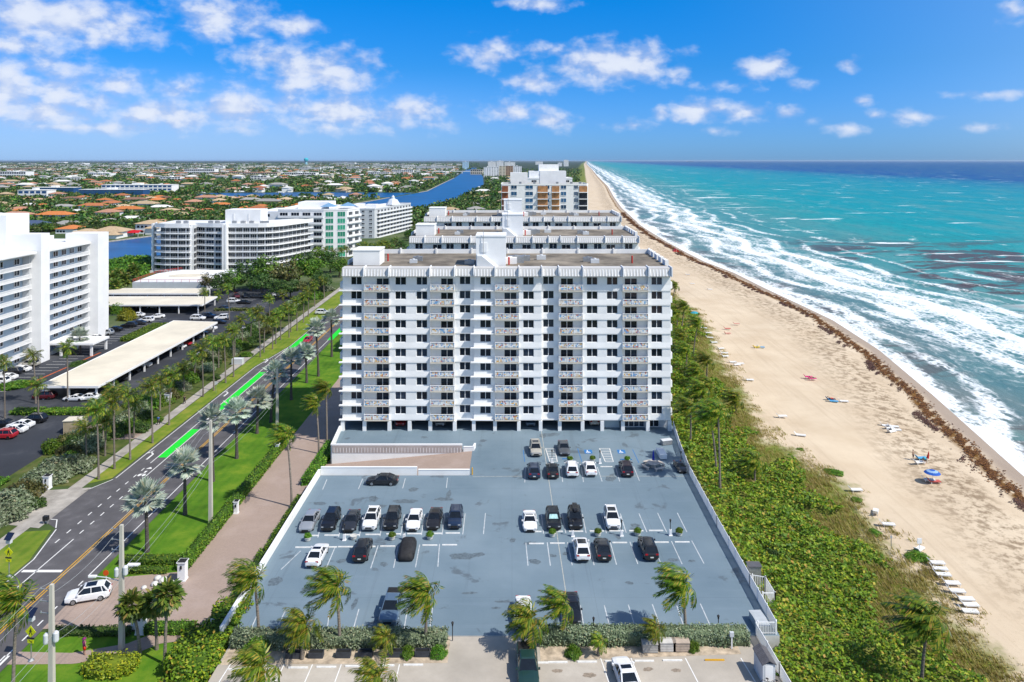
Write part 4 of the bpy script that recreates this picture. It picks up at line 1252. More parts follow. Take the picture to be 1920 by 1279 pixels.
    if floors == 10:
        mb = MB(); mb.box(lx(1134), lx(1165), 1.2, 1.4, .004, Z0 - .31); mb.build('garage_door', M('pale_blue_door', (0.42, 0.50, 0.55), .6, .05, 1), root)
        for a, b in ((1173, 1212), (1220, 1240)):
            n = max(2, int((b - a) / 9)); wdt = (lx(b) - lx(a))
            put('lobby_window', window_mesh(wdt, 1.7, n, (GLS, BW2), 'lobby_window', False), root, ((lx(a) + lx(b)) / 2, 1.3, .18))
        mb = MB(); mb.box(lx(1171), lx(1258), 1.37, 1.55, .004, Z0 - .31); mb.build('lobby_wall', BGR, root)
        mb = MB()
        for i in range(8): mb.box(lx(1246) + i * .14, lx(1246) + i * .14 + .139, 0.2 + i * .35, .2 + i * .35 + 1.0, 2.0 - i * .25, 2.12 - i * .25)
        mb.build('outside_stair', BW2, root)
    return root


condo('front ten-storey white condominium slab with patterned balcony railings facing the deck', 0, 135.8, 29.6)
condo('second white condominium slab, its upper floors rising directly behind the front slab', 4.0, 190.5, 29.6, floors=3, sx=.98)
condo('third white condominium slab, farthest of the three matching blocks', 4.5, 244, 30.6, floors=3, sx=1.08)


# ---- generic plastered block: footprint polygon, floors, rows of windows on chosen sides
def block(label, foot, z0, nfl, fh, edges, wallm=BW, roofm=ROOFW, para=.9, name='apartment_building', cat='building', top=None, bands=True, group=None):
    c = Vector((sum(p[0] for p in foot) / len(foot), sum(p[1] for p in foot) / len(foot), z0))
    a = sum(foot[i - 1][0] * foot[i][1] - foot[i][0] * foot[i - 1][1] for i in range(len(foot)))
    assert a > 0, label
    root = thing(name, label, cat, c, 0, group)
    L = [(x - c.x, y - c.y) for x, y in foot]
    zt = nfl * fh + para
    mb = MB(); mb.prism(L, -.5, zt - para); mb.build('wall', wallm, root)
    mb = MB(); mb.prism([(x * .985, y * .985) for x, y in L], zt - para + .003, zt - para + .12); mb.build('roof', roofm, root)
    pm = MB()
    for i in range(len(L)):
        p, q = Vector((*L[i], zt - para + .01)), Vector((*L[(i + 1) % len(L)], zt - para + .01))
        pm.bar(p, q, .3, para)
    pm.build('parapet', wallm, root)
    wins = []
    for ei, spec in edges.items():
        p, q = Vector((*L[ei], 0)), Vector((*L[(ei + 1) % len(L)], 0))
        d = (q - p); ln = d.length; d.normalize()
        nrm = Vector((d.y, -d.x, 0)); ang = math.atan2(d.y, d.x)
        n, w, h, sill, gl, bal = spec
        for f in range(nfl):
            z = f * fh
            for i in range(n):
                m_ = p + d * ln * (i + .5) / n + nrm * .035
                wins.append((window_mesh(w, h, 2 if w < 2.4 else 3, (gl, BW2)), (m_.x, m_.y, z + sill), ang))
            if bal:
                a0, a1 = p + nrm * .02, q + nrm * .02
                bb = MB(); bb.bar((a0 + nrm * bal / 2 + Vector((0, 0, z - .15))), (a1 + nrm * bal / 2 + Vector((0, 0, z - .15))), bal, .2)
                bb.bar(a0 + nrm * (bal - .06) + Vector((0, 0, z + .053)), a1 + nrm * (bal - .06) + Vector((0, 0, z + .053)), .1, .95)
                bb.build('balcony', BW2, root)
    put_parts(root, wins, 'window')
    return root


def addbox(root, name, x0, x1, y0, y1, z0, z1, m=BW2):
    """extra part given in world coordinates"""
    l = root.location
    mb = MB(); mb.box(x0 - l.x, x1 - l.x, y0 - l.y, y1 - l.y, z0 - l.z, z1 - l.z)
    return mb.build(name, m, root)


# ---- the big white slab on the left: galleries facing the street, projecting stair piers
def gallery_block():
    root = thing('gallery_apartment_block', 'large white slab block with open galleries and tall blank stair piers beside the carports', 'building', (-122, 200, WZ))
    fh = 2.72; n = 10
    Y0, Y1 = 150 - 200, 225 - 200
    mb = MB(); mb.box(-22, -2.0, Y0, Y1 - .3, 0, n * fh); mb.box(-21.9, -2.1, Y0, Y1 - .4, n * fh + .003, n * fh + .3, 0)
    mb.build('wall', BLUEW, root)
    mb = MB(); mb.box(-22.6, .35, Y0, Y1 - .2, n * fh + .31, n * fh + .75); mb.build('roof', ROOFW, root)
    pier = [(Y0, Y0 + 3), (189.6 - 200, 193.2 - 200), (215.7 - 200, 221.4 - 200)]
    for i, (a, b) in enumerate(pier):
        mb = MB(); mb.box(-20 if i == 1 else -7, 2.4, a, b, -.2, n * fh + (5.6 if i == 1 else 3.2)); mb.build('stair_pier', BW2, root)
    mb = MB(); mb.box(-14, -6, 189 - 200, 198 - 200, n * fh + .76, n * fh + 10.4); mb.box(-16, -9, 199 - 200, 205 - 200, n * fh + .76, n * fh + 4); mb.box(-8.5, -6.2, 205 - 200, 209 - 200, n * fh + .76, n * fh + 3.4); mb.build('roof_penthouse', BW2, root)
    wins = []
    secs = [(Y0 + 3, 189.6 - 200), (193.2 - 200, 215.7 - 200), (221.4 - 200, Y1)]
    for f in range(n):
        z = f * fh
        for a, b in secs:
            mb = MB()
            mb.box(-1.99, 0.0, a + .01, b - .01, z - .16, z + .02, 0)
            mb.box(-.10, 0.0, a + .01, b - .01, z + .85, z + .95, 0)
            k = int((b - a) / .34)
            for i in range(k + 1):
                y = a + .04 + (b - a - .08) * i / k
                mb.box(-.09, -.01, y - .075, y + .075, z + .021, z + .849, 0)
            mb.build('gallery', BW2, root)
            nn = 6 if b - a > 15 else 2
            for i in range(nn):
                y = a + (b - a) * (i + .55) / nn
                wins.append((window_mesh(2.0, 1.4, 2), (-1.96, y, z + .95), RD(90)))
    put_parts(root, wins, 'window')
    for yy in (193.4 - 200, 215.2 - 200, 189.1 - 200):
        mb = MB(); mb.box(-1.98, -.2, yy, yy + .3, 0, n * fh); mb.build('gallery_end_wall', BGR, root)
    mb = MB(); mb.box(-.4, 12, 196 - 200, 204 - 200, 3.0, 3.5)
    for x in (3, 11): 
        for y in (-3.6, 3.4): mb.box(x, x + .5, y, y + .5, 0, 2.999)
    mb.build('entrance_canopy', BW2, root)
    mb = MB(); mb.box(-22.5, 1.5, Y0 + .2, 189.3 - 200, n * fh + .752, n * fh + 1.2); mb.build('roof_edge', BW2, root)
    return root


gallery_block()


# ---- the curved seven-storey block
def curved_block():
    front = [(-166, 349), (-163.5, 341.5), (-158, 339.5), (-150, 339), (-146.6, 339.2), (-146.4, 344.5), (-142, 343), (-137, 341.6), (-132, 341), (-131.5, 340), (-130.2, 340), (-130, 341), (-116, 341.5), (-112.5, 342.5), (-109.5, 344.8), (-107, 348), (-98.6, 371)]
    back = [(-108, 377), (-120, 366), (-166, 366)]
    foot = front + back
    label = 'seven-storey white block with curved balcony front and rooftop box'
    root = thing('curved_apartment_block', label, 'building', (-132, 345, WZ))
    L = [(x + 132, y - 345) for x, y in foot]
    fh, n = 2.85, 7
    base = 1.2
    zt = base + n * fh + 1.7
    def inset(k):
        c = (0, 12)
        return [(x + (c[0] - x) * k, y + (c[1] - y) * k * 1.5) for x, y in L]
    core = MB(); core.prism(inset(.07), -.5, zt - .8); core.build('wall', BGR, root)
    mb = MB(); mb.prism(inset(.03), zt - .78, zt - .6); mb.build('roof', ROOFW, root)
    nf = len(front)
    for f in range(n + 1):
        z = base + f * fh
        mb = MB()
        mb.prism(L, z - .22, z)
        hgt = .85 if f < n else 1.65
        for i in range(nf - 1):
            p, q = Vector((*L[i], z + .003)), Vector((*L[i + 1], z + .003))
            d = (q - p).normalized(); off = Vector((-d.y, d.x, 0)) * .12
            mb.bar(p + off, q + off, .12, hgt * (.45 if f < n else 1))
            if f < n: mb.bar(p + off + Vector((0, 0, .72)), q + off + Vector((0, 0, .72)), .1, .12)
        mb.build('balcony_band' if f < n else 'roof_band', BW2, root)
    I = inset(.068)
    wins = []
    for f in range(n):
        z = base + f * fh
        for i in range(nf - 1):
            p, q = Vector((*I[i], 0)), Vector((*I[i + 1], 0))
            d = q - p; ln = d.length
            if ln < 2: continue
            d.normalize(); nrm = Vector((d.y, -d.x, 0)); k = max(1, round(ln / 3.3))
            for j in range(k):
                w = ln / k * .82
                m_ = p + d * ln * (j + .5) / k + nrm * .05
                wins.append((window_mesh(round(w, 1), 2.1, 3, (GLS, BW2), 'window', False), (m_.x, m_.y, z + .1), math.atan2(d.y, d.x)))
    put_parts(root, wins, 'window')
    for x, y in ((-14.5, -4.2), (.6, -5.4), (1.8, -5.4), (-33, -2)):
        mb = MB(); mb.box(x - .45, x + .45, y - .4, y + 2.5, 0, zt - .3); mb.build('fin', BW2, root)
    mb = MB(); mb.box(-2, 14.5, 4, 14, zt - .6, zt + 5.6); mb.tube([(2, 3.8, zt), (2, 3.8, zt + 4)], .12, 6); mb.tube([(9, 3.8, zt), (9, 3.8, zt + 4)], .12, 6)
    mb.build('rooftop_box', BW2, root)
    for i, x in enumerate((-23, -19.5, -8, -5, 3, 7, 11, 16, 18)):
        mb = MB(); mb.box(x - 1, x + 1, 1.5, 2.6, zt - .59, zt + .6); mb.lathe((x, 2.05, zt + .6), [(.4, 0), (.4, .1), (.1, .12)], 8); mb.build('roof_unit', METAL, root)
    mb = MB(); mb.prism([(-34.5, -3), (33, -4), (34, -1), (-34, 10)], -.4, 1.0); mb.build('podium', BW2, root)
    return root


curved_block()

r_ = block('white block with green-tinted corner glazing and blue pyramid roofs', [(-124, 396), (-100, 396), (-88, 399), (-84, 412), (-92, 436), (-124, 436)], WZ, 7, 3.55,
           {0: (4, 4.2, 2.3, .3, GLS, 1.2), 1: (2, 4.0, 2.6, .3, GLG, 0), 2: (2, 4.0, 2.2, .4, GLS, 1.0), 3: (4, 3, 2.0, .5, GLS, 1.0)}, BW2)
addbox(r_, 'left_wing', -137, -124.02, 404, 434, WZ, 21.5); addbox(r_, 'rooftop_box', -118, -101, 412, 428, 22.3, 26.0)
for x in (-100, -91):
    mb = MB(); mb.add([(-4, -4, 0), (4, -4, 0), (4, 4, 0), (-4, 4, 0), (0, 0, 2.0)], [(0, 1, 4), (1, 2, 4), (2, 3, 4), (3, 0, 4)])
    mb.build('pyramid_roof', M('blue_metal_roof', (0.16, 0.30, 0.46), .5, .06, 1), r_, Vector((x, 408 + (x > -95) * 6, 23.9)) - r_.location)
for z in (18.6, 12.8, 7): addbox(r_, 'side_window', -133.5, -131, 403.93, 404.01, z, z + 1.5, GLS)
r_ = block('pale grey-white block with small square windows left of the waterway', [(-106, 494), (-91, 494), (-90, 497), (-76, 560), (-91, 564), (-106, 510)], WZ, 7, 2.7,
           {0: (3, 1.9, 1.2, 1.0, GLS, 0), 2: (11, 3.2, 2.0, .3, GLS, 1.3)}, BGR)
addbox(r_, 'rooftop_box', -98, -91, 500, 508, 16.6, 19.5, BW2); addbox(r_, 'left_wing', -112, -106.02, 505, 540, WZ, 18, BW)
mb = MB(); mb.lathe((0, 0, 0), [(5.2, 0), (5.2, .4), (3.2, 3.6), (1.2, 4.6), (1.2, 5.6), (.1, 7)], 8); mb.build('cupola', M('pale_metal_cupola', (0.58, 0.62, 0.66), .5, .06, 1), r_, Vector((-86, 540, 17)) - r_.location)

# ---- block under renovation beyond the twins, stepped block behind it
r_ = block('block under renovation with raw orange walls and scaffolded corner', [(-6, 420), (42, 420), (43, 423), (43, 448), (-6, 448)], WZ, 10, 3.75, {}, BW, ROOFG)
wins = []
l_ = r_.location
for z in (3.0, 6.75, 10.5, 14.25, 18.0, 21.75, 25.5, 29.25, 33.0):
    for x, w in ((2.6, 3.2), (11.2, 4.2), (30.5, 3.0), (21.0 + 16.5, 2.2)):
        wins.append((window_mesh(w, 2.2, 2, (GLB, BW2)), (x - 1.5 - l_.x, 419.93 - l_.y, z - l_.z), 0))
    wins.append((window_mesh(2.2, 2.2, 2, (GLB, BW2)), (31.0 - 11 - l_.x, 419.93 - l_.y, z - l_.z), 0))
put_parts(r_, wins, 'window')
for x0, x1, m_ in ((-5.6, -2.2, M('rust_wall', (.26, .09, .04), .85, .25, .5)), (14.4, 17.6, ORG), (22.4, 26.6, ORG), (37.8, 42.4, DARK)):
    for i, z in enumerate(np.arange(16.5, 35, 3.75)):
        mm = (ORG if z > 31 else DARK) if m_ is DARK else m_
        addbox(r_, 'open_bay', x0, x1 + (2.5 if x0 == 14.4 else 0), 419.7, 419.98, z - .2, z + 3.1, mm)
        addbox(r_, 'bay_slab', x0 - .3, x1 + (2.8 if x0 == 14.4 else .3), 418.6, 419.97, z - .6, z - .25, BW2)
addbox(r_, 'rooftop_box', 16, 31, 428, 440, 35.1, 43, BW2); addbox(r_, 'rooftop_box', -1, 9, 430, 440, 35.1, 42, BW)
for i, x in enumerate((-2, 4, 12, 25, 33, 38)): addbox(r_, 'roof_unit', x, x + 1.4, 424, 425.5, 35.1, 36.9, METAL)
r_ = block('stepped white tower block rising behind the renovated block', [(4, 520), (42, 520), (42, 548), (4, 548)], WZ, 11, 3.5, {0: (5, 3.4, 1.9, .9, GLS, 0)}, BW2)
addbox(r_, 'upper_tier', 12, 38, 524, 546, 35.5, 41.5, BW2); addbox(r_, 'upper_tier', 19, 33, 528, 544, 41.5, 46.2, BW); addbox(r_, 'dark_opening', 19, 25, 523.9, 524.0, 38, 39.6, DARK)

# ---- pool terrace building in front of the curved block
root = thing('pool_terrace', 'low white terrace with red railing in front of the curved block', 'terrace', (-137, 310, WZ))
mb = MB(); mb.prism([(-13, -15), (16, -15), (16, 18), (-8, 18), (-14, 8)], -.3, 3.4); mb.build('wall', BGR, root)
mb = MB(); mb.prism([(-12.5, -14.5), (15.5, -14.5), (15.5, 17.5), (-7.7, 17.5), (-13.5, 8)], 3.403, 3.5); mb.build('deck_floor', BW2, root)
mb = MB(); mb.prism([(2 + 8 * math.cos(t), 1 + 4.5 * math.sin(t)) for t in np.arange(0, 6.28, .3)], 3.51, 3.62); mb.build('pool_cover', TAN, root)
mb = MB()
RP = [(16, -15), (-13, -15), (-14, 8), (-8, 18)]
for a, b in zip(RP, RP[1:]):
    mb.bar((*a, 4.4), (*b, 4.4), .1, .12); mb.bar((*a, 3.9), (*b, 3.9), .06, .06)
    for t in np.linspace(0, 1, 10): mb.tube([(a[0] + (b[0] - a[0]) * t, a[1] + (b[1] - a[1]) * t, 3.4), (a[0] + (b[0] - a[0]) * t, a[1] + (b[1] - a[1]) * t, 4.45)], .06, 5)
mb.build('railing', RED, root)


# ---- carports
def carport(label, poly, z, posts):
    c = Vector((sum(p[0] for p in poly) / 4, sum(p[1] for p in poly) / 4, WZ))
    root = thing('carport', label, 'carport', c, 0, 'carports of the gallery block')
    mb = MB(); mb.prism([(x - c.x, y - c.y) for x, y in poly], z - .28, z); mb.build('roof', TAN, root)
    mb = MB()
    L = [Vector((x - c.x, y - c.y, z - .36)) for x, y in poly]
    for i in range(4): mb.bar(L[i], L[(i + 1) % 4], .14, .46)
    mb.build('edge_trim', BW2, root)
    for x, y in posts:
        mb = MB(); mb.box(x - c.x - .16, x - c.x + .16, y - c.y - .16, y - c.y + .16, 0, z - .365); mb.build('post', BW2, root)
    return root


carport('long flat-roofed tan carport nearest the street palms', [(-101.8, 160.3), (-88.8, 160.3), (-88.4, 224), (-102.4, 226)], 3.0, [(x, y) for y in np.arange(161, 225, 7) for x in (-89.6, -95.5)] + [(-101, 161), (-101, 190), (-101, 224)])
carport('tan carport facing the lens between the gallery block and the terrace', [(-165, 250.6), (-104, 250.6), (-105, 266), (-165, 266)], 3.0, [(x, y) for x in np.arange(-164, -104, 6.5) for y in (251, 265)])
carport('narrow tan carport right below the white pool terrace', [(-165, 272), (-114.6, 272), (-114.6, 283), (-165, 283)], 3.0, [(x, y) for x in np.arange(-164, -114, 6.2) for y in (272.4, 282.6)])
# ------------------------------------------------------------------ vehicles
def paint(name, col, metal=0.0):
    return M('paint_' + name, col, 0.32, 0.03, 0.6, metal=metal, spec=0.5, coat=0.6)


PAINT = {'white': paint('white', (0.78, 0.78, 0.78)), 'black': paint('black', (0.008, 0.008, 0.010)), 'grey': paint('grey', (0.10, 0.11, 0.125), .3), 'silver': paint('silver', (0.40, 0.42, 0.44), .4),
         'navy': paint('navy', (0.012, 0.025, 0.06)), 'red': paint('red', (0.36, 0.012, 0.018)), 'maroon': paint('maroon', (0.09, 0.008, 0.012)), 'beige': paint('beige', (0.46, 0.43, 0.37), .2), 'brown': paint('brown', (0.022, 0.02, 0.021), .3),
         'green': paint('green', (0.012, 0.04, 0.035)), 'plum': paint('plum', (0.022, 0.012, 0.024), .2), 'steel': paint('steel', (0.13, 0.20, 0.28), .4), 'dgrey': paint('dgrey', (0.035, 0.038, 0.045), .3)}
CGL = M('car_glass', (0.010, 0.014, 0.020), 0.06, 0.2, 1, spec=0.45)
TYRE = M('tyre_rubber', (0.012, 0.012, 0.012), 0.85, 0.2, 4)
RIM = M('alloy_rim', (0.34, 0.35, 0.36), 0.35, 0.1, 4, metal=0.7)
HLT = M('headlight_lens', (0.30, 0.32, 0.34), 0.1, 0.1, 4, spec=0.6)
TLT = M('taillight_lens', (0.40, 0.008, 0.012), 0.2, 0.1, 4, spec=0.5)
PLT = M('plate_white', (0.65, 0.66, 0.62), 0.5, 0.15, 12)
TRIM = M('black_trim', (0.02, 0.02, 0.02), 0.6, 0.2, 4)
SPEC = {   # stations (y, z low, z belt, half width); cabin (windscreen base, roof front, roof rear, rear glass base, roof z)
    'sedan': ([(-2.42, .38, .56, .66), (-2.34, .24, .70, .82), (-1.95, .2, .80, .90), (-1.05, .2, .93, .92), (0, .2, .96, .93), (1.2, .2, .99, .92), (1.85, .2, 1.02, .90), (2.32, .26, .98, .83), (2.42, .42, .85, .72)], (-1.10, -.30, .95, 1.80, 1.45), 1.45),
    'suv': ([(-2.36, .42, .62, .70), (-2.28, .28, .86, .86), (-1.9, .26, .98, .93), (-1.1, .26, 1.06, .95), (0, .26, 1.08, .96), (1.3, .26, 1.10, .95), (2.0, .28, 1.10, .92), (2.28, .34, 1.04, .86), (2.36, .5, .9, .78)], (-1.15, -.45, 1.72, 2.24, 1.70), 1.42),
    'pickup': ([(-2.85, .45, .70, .78), (-2.76, .32, 1.0, .94), (-2.3, .3, 1.10, 1.0), (-1.4, .3, 1.14, 1.0), (0, .3, 1.16, 1.0), (1.2, .3, 1.18, 1.0), (2.3, .32, 1.18, 1.0), (2.8, .36, 1.16, .98), (2.88, .5, 1.1, .95)], (-1.38, -.65, .72, 1.05, 1.86), 1.72),
    'coupe': ([(-2.30, .36, .52, .64), (-2.20, .22, .66, .84), (-1.8, .18, .76, .91), (-.9, .18, .86, .92), (0, .18, .88, .93), (1.1, .18, .92, .93), (1.75, .2, .96, .91), (2.2, .26, .92, .84), (2.3, .42, .8, .74)], (-.95, -.15, .55, 1.55, 1.30), 1.38),
}
CM = {}


def car_meshes(kind):
    if kind in CM: return CM[kind]
    st, (c0, c1, c2, c3, zr), axle = SPEC[kind]
    mb = MB()
    rings = []
    for y, zl, zb, w in st:
        h = [(w * .86, zl), (w * .98, zl + .12), (w, (zl + zb) / 2), (w * .985, zb - .12), (w * .90, zb - .02), (w * .5, zb + .025)]
        rings.append([Vector((x, y, z)) for x, z in h] + [Vector((-x, y, z)) for x, z in reversed(h)])
    mb.loft([r[::-1] for r in rings])
    belt = lambda y: float(np.interp(y, [s[0] for s in st], [s[2] for s in st]))
    wid = lambda y: float(np.interp(y, [s[0] for s in st], [s[3] for s in st]))
    wb, wt = wid(0) * .90, wid(0) * .68
    # roof skin and pillars stay with the body
    zc = zr - .07
    for k, (z, ins) in enumerate(((zc, 0), (zr, .10))): pass
    R0 = [(-wt, c1, zc), (wt, c1, zc), (wt, c2, zc), (-wt, c2, zc)]
    def rr(ins, z, n=4):
        x0, y0, y1 = wt - ins, c1 + ins * .8, c2 - ins * .8
        o = []
        for cx_, cy_, a0 in ((x0 - .12, y1 - .14, 0), (-x0 + .12, y1 - .14, 90), (-x0 + .12, y0 + .14, 180), (x0 - .12, y0 + .14, 270)):
            o += [Vector((cx_ + .12 * math.cos(RD(a0 + 90 * i / n)), cy_ + .14 * math.sin(RD(a0 + 90 * i / n)), z)) for i in range(n + 1)]
        return o
    mb.loft([rr(-.015, zc - .01), rr(-.02, zc + .025), rr(.05, zr - .01), rr(.2, zr + .012)])
    def pil(p, q, w=.05): mb.tube([p, q], w, 5)
    for s in (-1, 1):
        A0, A1 = Vector((s * (wb - .02), c0 + .05, belt(c0) - .02)), Vector((s * wt, c1 + .04, zc))
        D0, D1 = Vector((s * (wb - .06), c3 - .06, belt(c3) - .02)), Vector((s * wt, c2 - .04, zc))
        pil(A0, A1); pil(D0, D1, .075 if kind != 'suv' else .09)
        yb = c1 + (c2 - c1) * .38
        pil(Vector((s * wb, yb + .05, belt(yb) - .02)), Vector((s * (wt + .005), yb, zc)), .04)
        if kind in ('suv', 'sedan'):
            yq = c1 + (c2 - c1) * .86
            pil(Vector((s * wb, yq + .2, belt(yq) - .02)), Vector((s * (wt + .005), yq, zc)), .05)
        mb.box(s * (wid(c0) + .16), s * (wid(c0) - .02), c0 + .12, c0 + .30, belt(c0) - .0, belt(c0) + .15)   # mirror shell
    if kind == 'pickup':
        mb.box(-.95, .95, 1.1, 2.82, 1.0, 1.22)
    if kind == 'suv':
        for s in (-1, 1): mb.tube([(s * (wt - .06), c1 + .25, zr - .01), (s * (wt - .06), c1 + .4, zr + .05), (s * (wt - .06), c2 - .4, zr + .05), (s * (wt - .06), c2 - .2, zr - .01)], .02, 5)
    for s in (-1, 1):   # wheel arch lips
        for ya in (-axle, axle):
            mb.tube([(s * (wid(ya) - .0), ya + .40 * math.cos(t), .33 + .40 * math.sin(t)) for t in np.linspace(0, math.pi, 9)], .035, 5)
    body = mb
    g = MB()
    bz = lambda y: belt(y) - .03
    nB = [Vector((s * wb, y, bz(y))) for s, y in ((-1, c0), (1, c0), (1, (c0 + c3) / 2), (1, c3), (-1, c3), (-1, (c0 + c3) / 2))]
    nT = [Vector((s * wt, y, zc)) for s, y in ((-1, c1), (1, c1), (1, (c1 + c2) / 2), (1, c2), (-1, c2), (-1, (c1 + c2) / 2))]
    g.loft([nB, nT])
    sr = MB(); sr.box(-wt + .14, wt - .14, c1 + .22, c1 + (c2 - c1) * .62, zr - .02, zr + .022)
    wh, rim = MB(), MB()
    r = .33 if kind != 'pickup' else .39
    prof = [(-.11, r * .55), (-.11, r * .93), (-.07, r), (.07, r), (.11, r * .93), (.11, r * .55)]
    ring = lambda x, rd: [Vector((x, rd * math.cos(t), rd * math.sin(t))) for t in np.arange(0, 6.28, 2 * math.pi / 14)]
    wh.loft([ring(x, rd) for x, rd in prof])
    for x in (-.085, .085): rim.loft([ring(x - .035, r * .66), ring(x + .035, r * .66)])
    hl, tl, pl, gr, rb = MB(), MB(), MB(), MB(), MB(); gr.box(-.42, .42, -.07, .05, -.10, .09); gr.box(-.62, .62, -.06, .05, -.26, -.17); rb.box(-.62, .62, -.05, .06, -.09, .06)
    zf = belt(st[1][0]) - .12
    hl.loft([[Vector((x, y, z)) for x, y, z in ((-.17, .02, -.06), (.17, .02, -.06), (.17, .06, .06), (-.17, .06, .06))], [Vector((x, y, z)) for x, y, z in ((-.14, -.05, -.05), (.14, -.05, -.05), (.14, -.03, .05), (-.14, -.03, .05))]])
    tl.box(-.17, .17, -.03, .03, -.08, .08)
    pl.box(-.2, .2, -.012, .012, -.07, .07)
    CM[kind] = dict(body=body, glass=g.mesh('window_glass', CGL), sun=sr.mesh('sunroof', CGL), wheel=wh.mesh('wheel', TYRE), rim=rim.mesh('rim', RIM), hl=hl.mesh('headlight', HLT), tl=tl.mesh('taillight', TLT), pl=pl.mesh('number_plate', PLT), gr=gr.mesh('grille', TRIM), rb=rb.mesh('rear_bumper', TRIM),
                    st=st, axle=axle, r=r, zf=zf, zt=belt(st[-2][0]) - .08, wid=wid, bodies={}, c=(c0, c1, c2, c3, zr), wt=wt)
    return CM[kind]


KNAME = {'sedan': 'parked_car', 'suv': 'parked_suv', 'pickup': 'pickup_truck', 'coupe': 'sports_car'}
KCAT = {'sedan': 'car', 'suv': 'suv', 'pickup': 'pickup truck', 'coupe': 'car'}
NCAR = [0]


def car(kind, col, loc, rot, label, near=True, sunroof=False, group=None, s=1.0):
    k = car_meshes(kind)
    if col not in k['bodies']: k['bodies'][col] = k['body'].mesh('body', PAINT[col])
    o = thing(KNAME[kind], label, KCAT[kind], loc, rot, group)
    o.scale = (s,) * 3
    put('body', k['bodies'][col], o)
    put('window_glass', k['glass'], o)
    w = k['wid'](k['axle']) - .10
    for sx in (-1, 1):
        for y in (-k['axle'], k['axle']):
            wh = put('wheel', k['wheel'], o, (sx * w, y, k['r']))
            if near: put('rim', k['rim'], wh)
    if near:
        yf, yr = k['st'][1][0], k['st'][-2][0]
        for sx in (-1, 1):
            put('headlight', k['hl'], o, (sx * k['wid'](yf) * .74, yf - .05, k['zf']))
            put('taillight', k['tl'], o, (sx * k['wid'](yr) * .76, yr + .06, k['zt']))
        put('number_plate', k['pl'], o, (0, yr + .10, .62)); put('grille', k['gr'], o, (0, yf - .03, k['zf'] - .17)); put('rear_bumper', k['rb'], o, (0, yr + .06, .42))
        if kind == 'pickup':
            mb = MB(); mb.box(-.86, .86, 1.16, 2.76, 1.215, 1.245); mb.build('bed_cover', TRIM, o)
    if sunroof: put('sunroof', k['sun'], o)
    return o


D0 = 0.0
S, N, Wt, Ea = 0.0, math.pi, RD(-90), RD(90)


def dcar(kind, col, x, y, rot, label, sunroof=False):
    """car on the deck: x, y of its middle as surveyed"""
    p = G(x, y, 0.0)
    a = rnd.uniform(-.03, .03)
    return car(kind, col, (p.x, p.y, 0.005), rot + a, label, True, sunroof, 'cars parked on the blue deck')


YA = 984
dcar('sedan', 'silver', 581, YA, S, 'silver sedan at the wall end of the nose-out row on the blue deck')
dcar('suv', 'black', 621, YA - 1, S, 'black SUV parked between the silver sedan and the dark grey sedan')
dcar('sedan', 'dgrey', 659, YA, S, 'dark grey sedan parked between two SUVs, black and white')
dcar('suv', 'white', 697, YA - 2, S, 'white SUV nose-out, third from the left among the larger cars of the long row', True)
dcar('suv', 'black', 736, YA - 3, S, 'black SUV parked between the white SUV and the white sedan')
dcar('sedan', 'white', 777, YA - 2, S, 'white sedan nose-out near the right end of the long left row')
dcar('sedan', 'brown', 815, YA - 4, S, 'dark brown sedan beside the white sedan in the long row')
dcar('suv', 'navy', 854, YA - 5, S, 'dark navy SUV at the right end of the long left row, before the bare deck')
dcar('coupe', 'white', 993, YA, S, 'white low car with dark roof glass, left end of the right-hand nose-out row', True)
o = dcar('suv', 'black', 1037, YA - 2, S, 'black SUV with pale sunshade in its windscreen')
c = car_meshes('suv')['c']
mb = MB(); mb.add([(-.62, c[0] + .12, 1.16), (.62, c[0] + .12, 1.16), (.5, c[1] - .10, 1.56), (-.5, c[1] - .10, 1.56)], [(0, 1, 2, 3)]); mb.add([(-.62, c[0] + .10, 1.17), (.62, c[0] + .10, 1.17), (.5, c[1] - .12, 1.57), (-.5, c[1] - .12, 1.57)], [(0, 1, 2, 3)])
mb.build('sunshade', M('sunshade_foil', (0.35, 0.55, 0.55), .3, .3, 3), o)
o = dcar('suv', 'black', 1078, YA - 4, S, 'black SUV carrying a black roof box')
mb = MB(); mb.loft([[Vector((x, y, z)) for x, z in ((-.38 * w, 1.76), (.38 * w, 1.76), (.34 * w, 1.76 + .34 * w), (-.34 * w, 1.76 + .34 * w))] for y, w in ((-.6, .3), (-.3, .9), (.9, 1), (1.5, .8))])
mb.build('roof_box', PAINT['black'], o, smooth=False)
dcar('suv', 'white', 1147, YA - 4, S, 'white SUV with dark roof glass standing alone at the right of the nose-out row', True)
dcar('sedan', 'white', 595, 1048, N, 'white sedan showing its tail at the left of the second row', True)
dcar('suv', 'black', 680, 1039, N, 'black SUV tail-out between the white sedan and the covered car')
# car under a fitted black cover
p = G(764, 1036); o = thing('covered_car', 'car hidden under a fitted black cover', 'covered car', (p.x, p.y, 0.005), .02)
mb = MB()
rings = []
for y, w, zb, zt, wt in ((-2.3, .6, .15, .55, .45), (-2.15, .86, .08, .80, .7), (-1.2, .98, .05, .98, .80), (-.4, .99, .05, 1.42, .72), (.9, .99, .05, 1.48, .70), (1.7, .96, .05, 1.12, .76), (2.2, .86, .08, .86, .7), (2.32, .6, .2, .6, .45)):
    rings.append([Vector((x, y, z)) for x, z in ((w, zb), (w * 1.02, (zb + zt) / 2.2), (wt, zt - .12), (wt * .6, zt), (-wt * .6, zt), (-wt, zt - .12), (-w * 1.02, (zb + zt) / 2.2), (-w, zb))][::-1])
mb.loft(rings); mb.build('car_cover', M('black_cover_cloth', (0.022, 0.022, 0.024), .7, .3, 2, bmp=.3), o, smooth=True)
k = car_meshes('sedan')
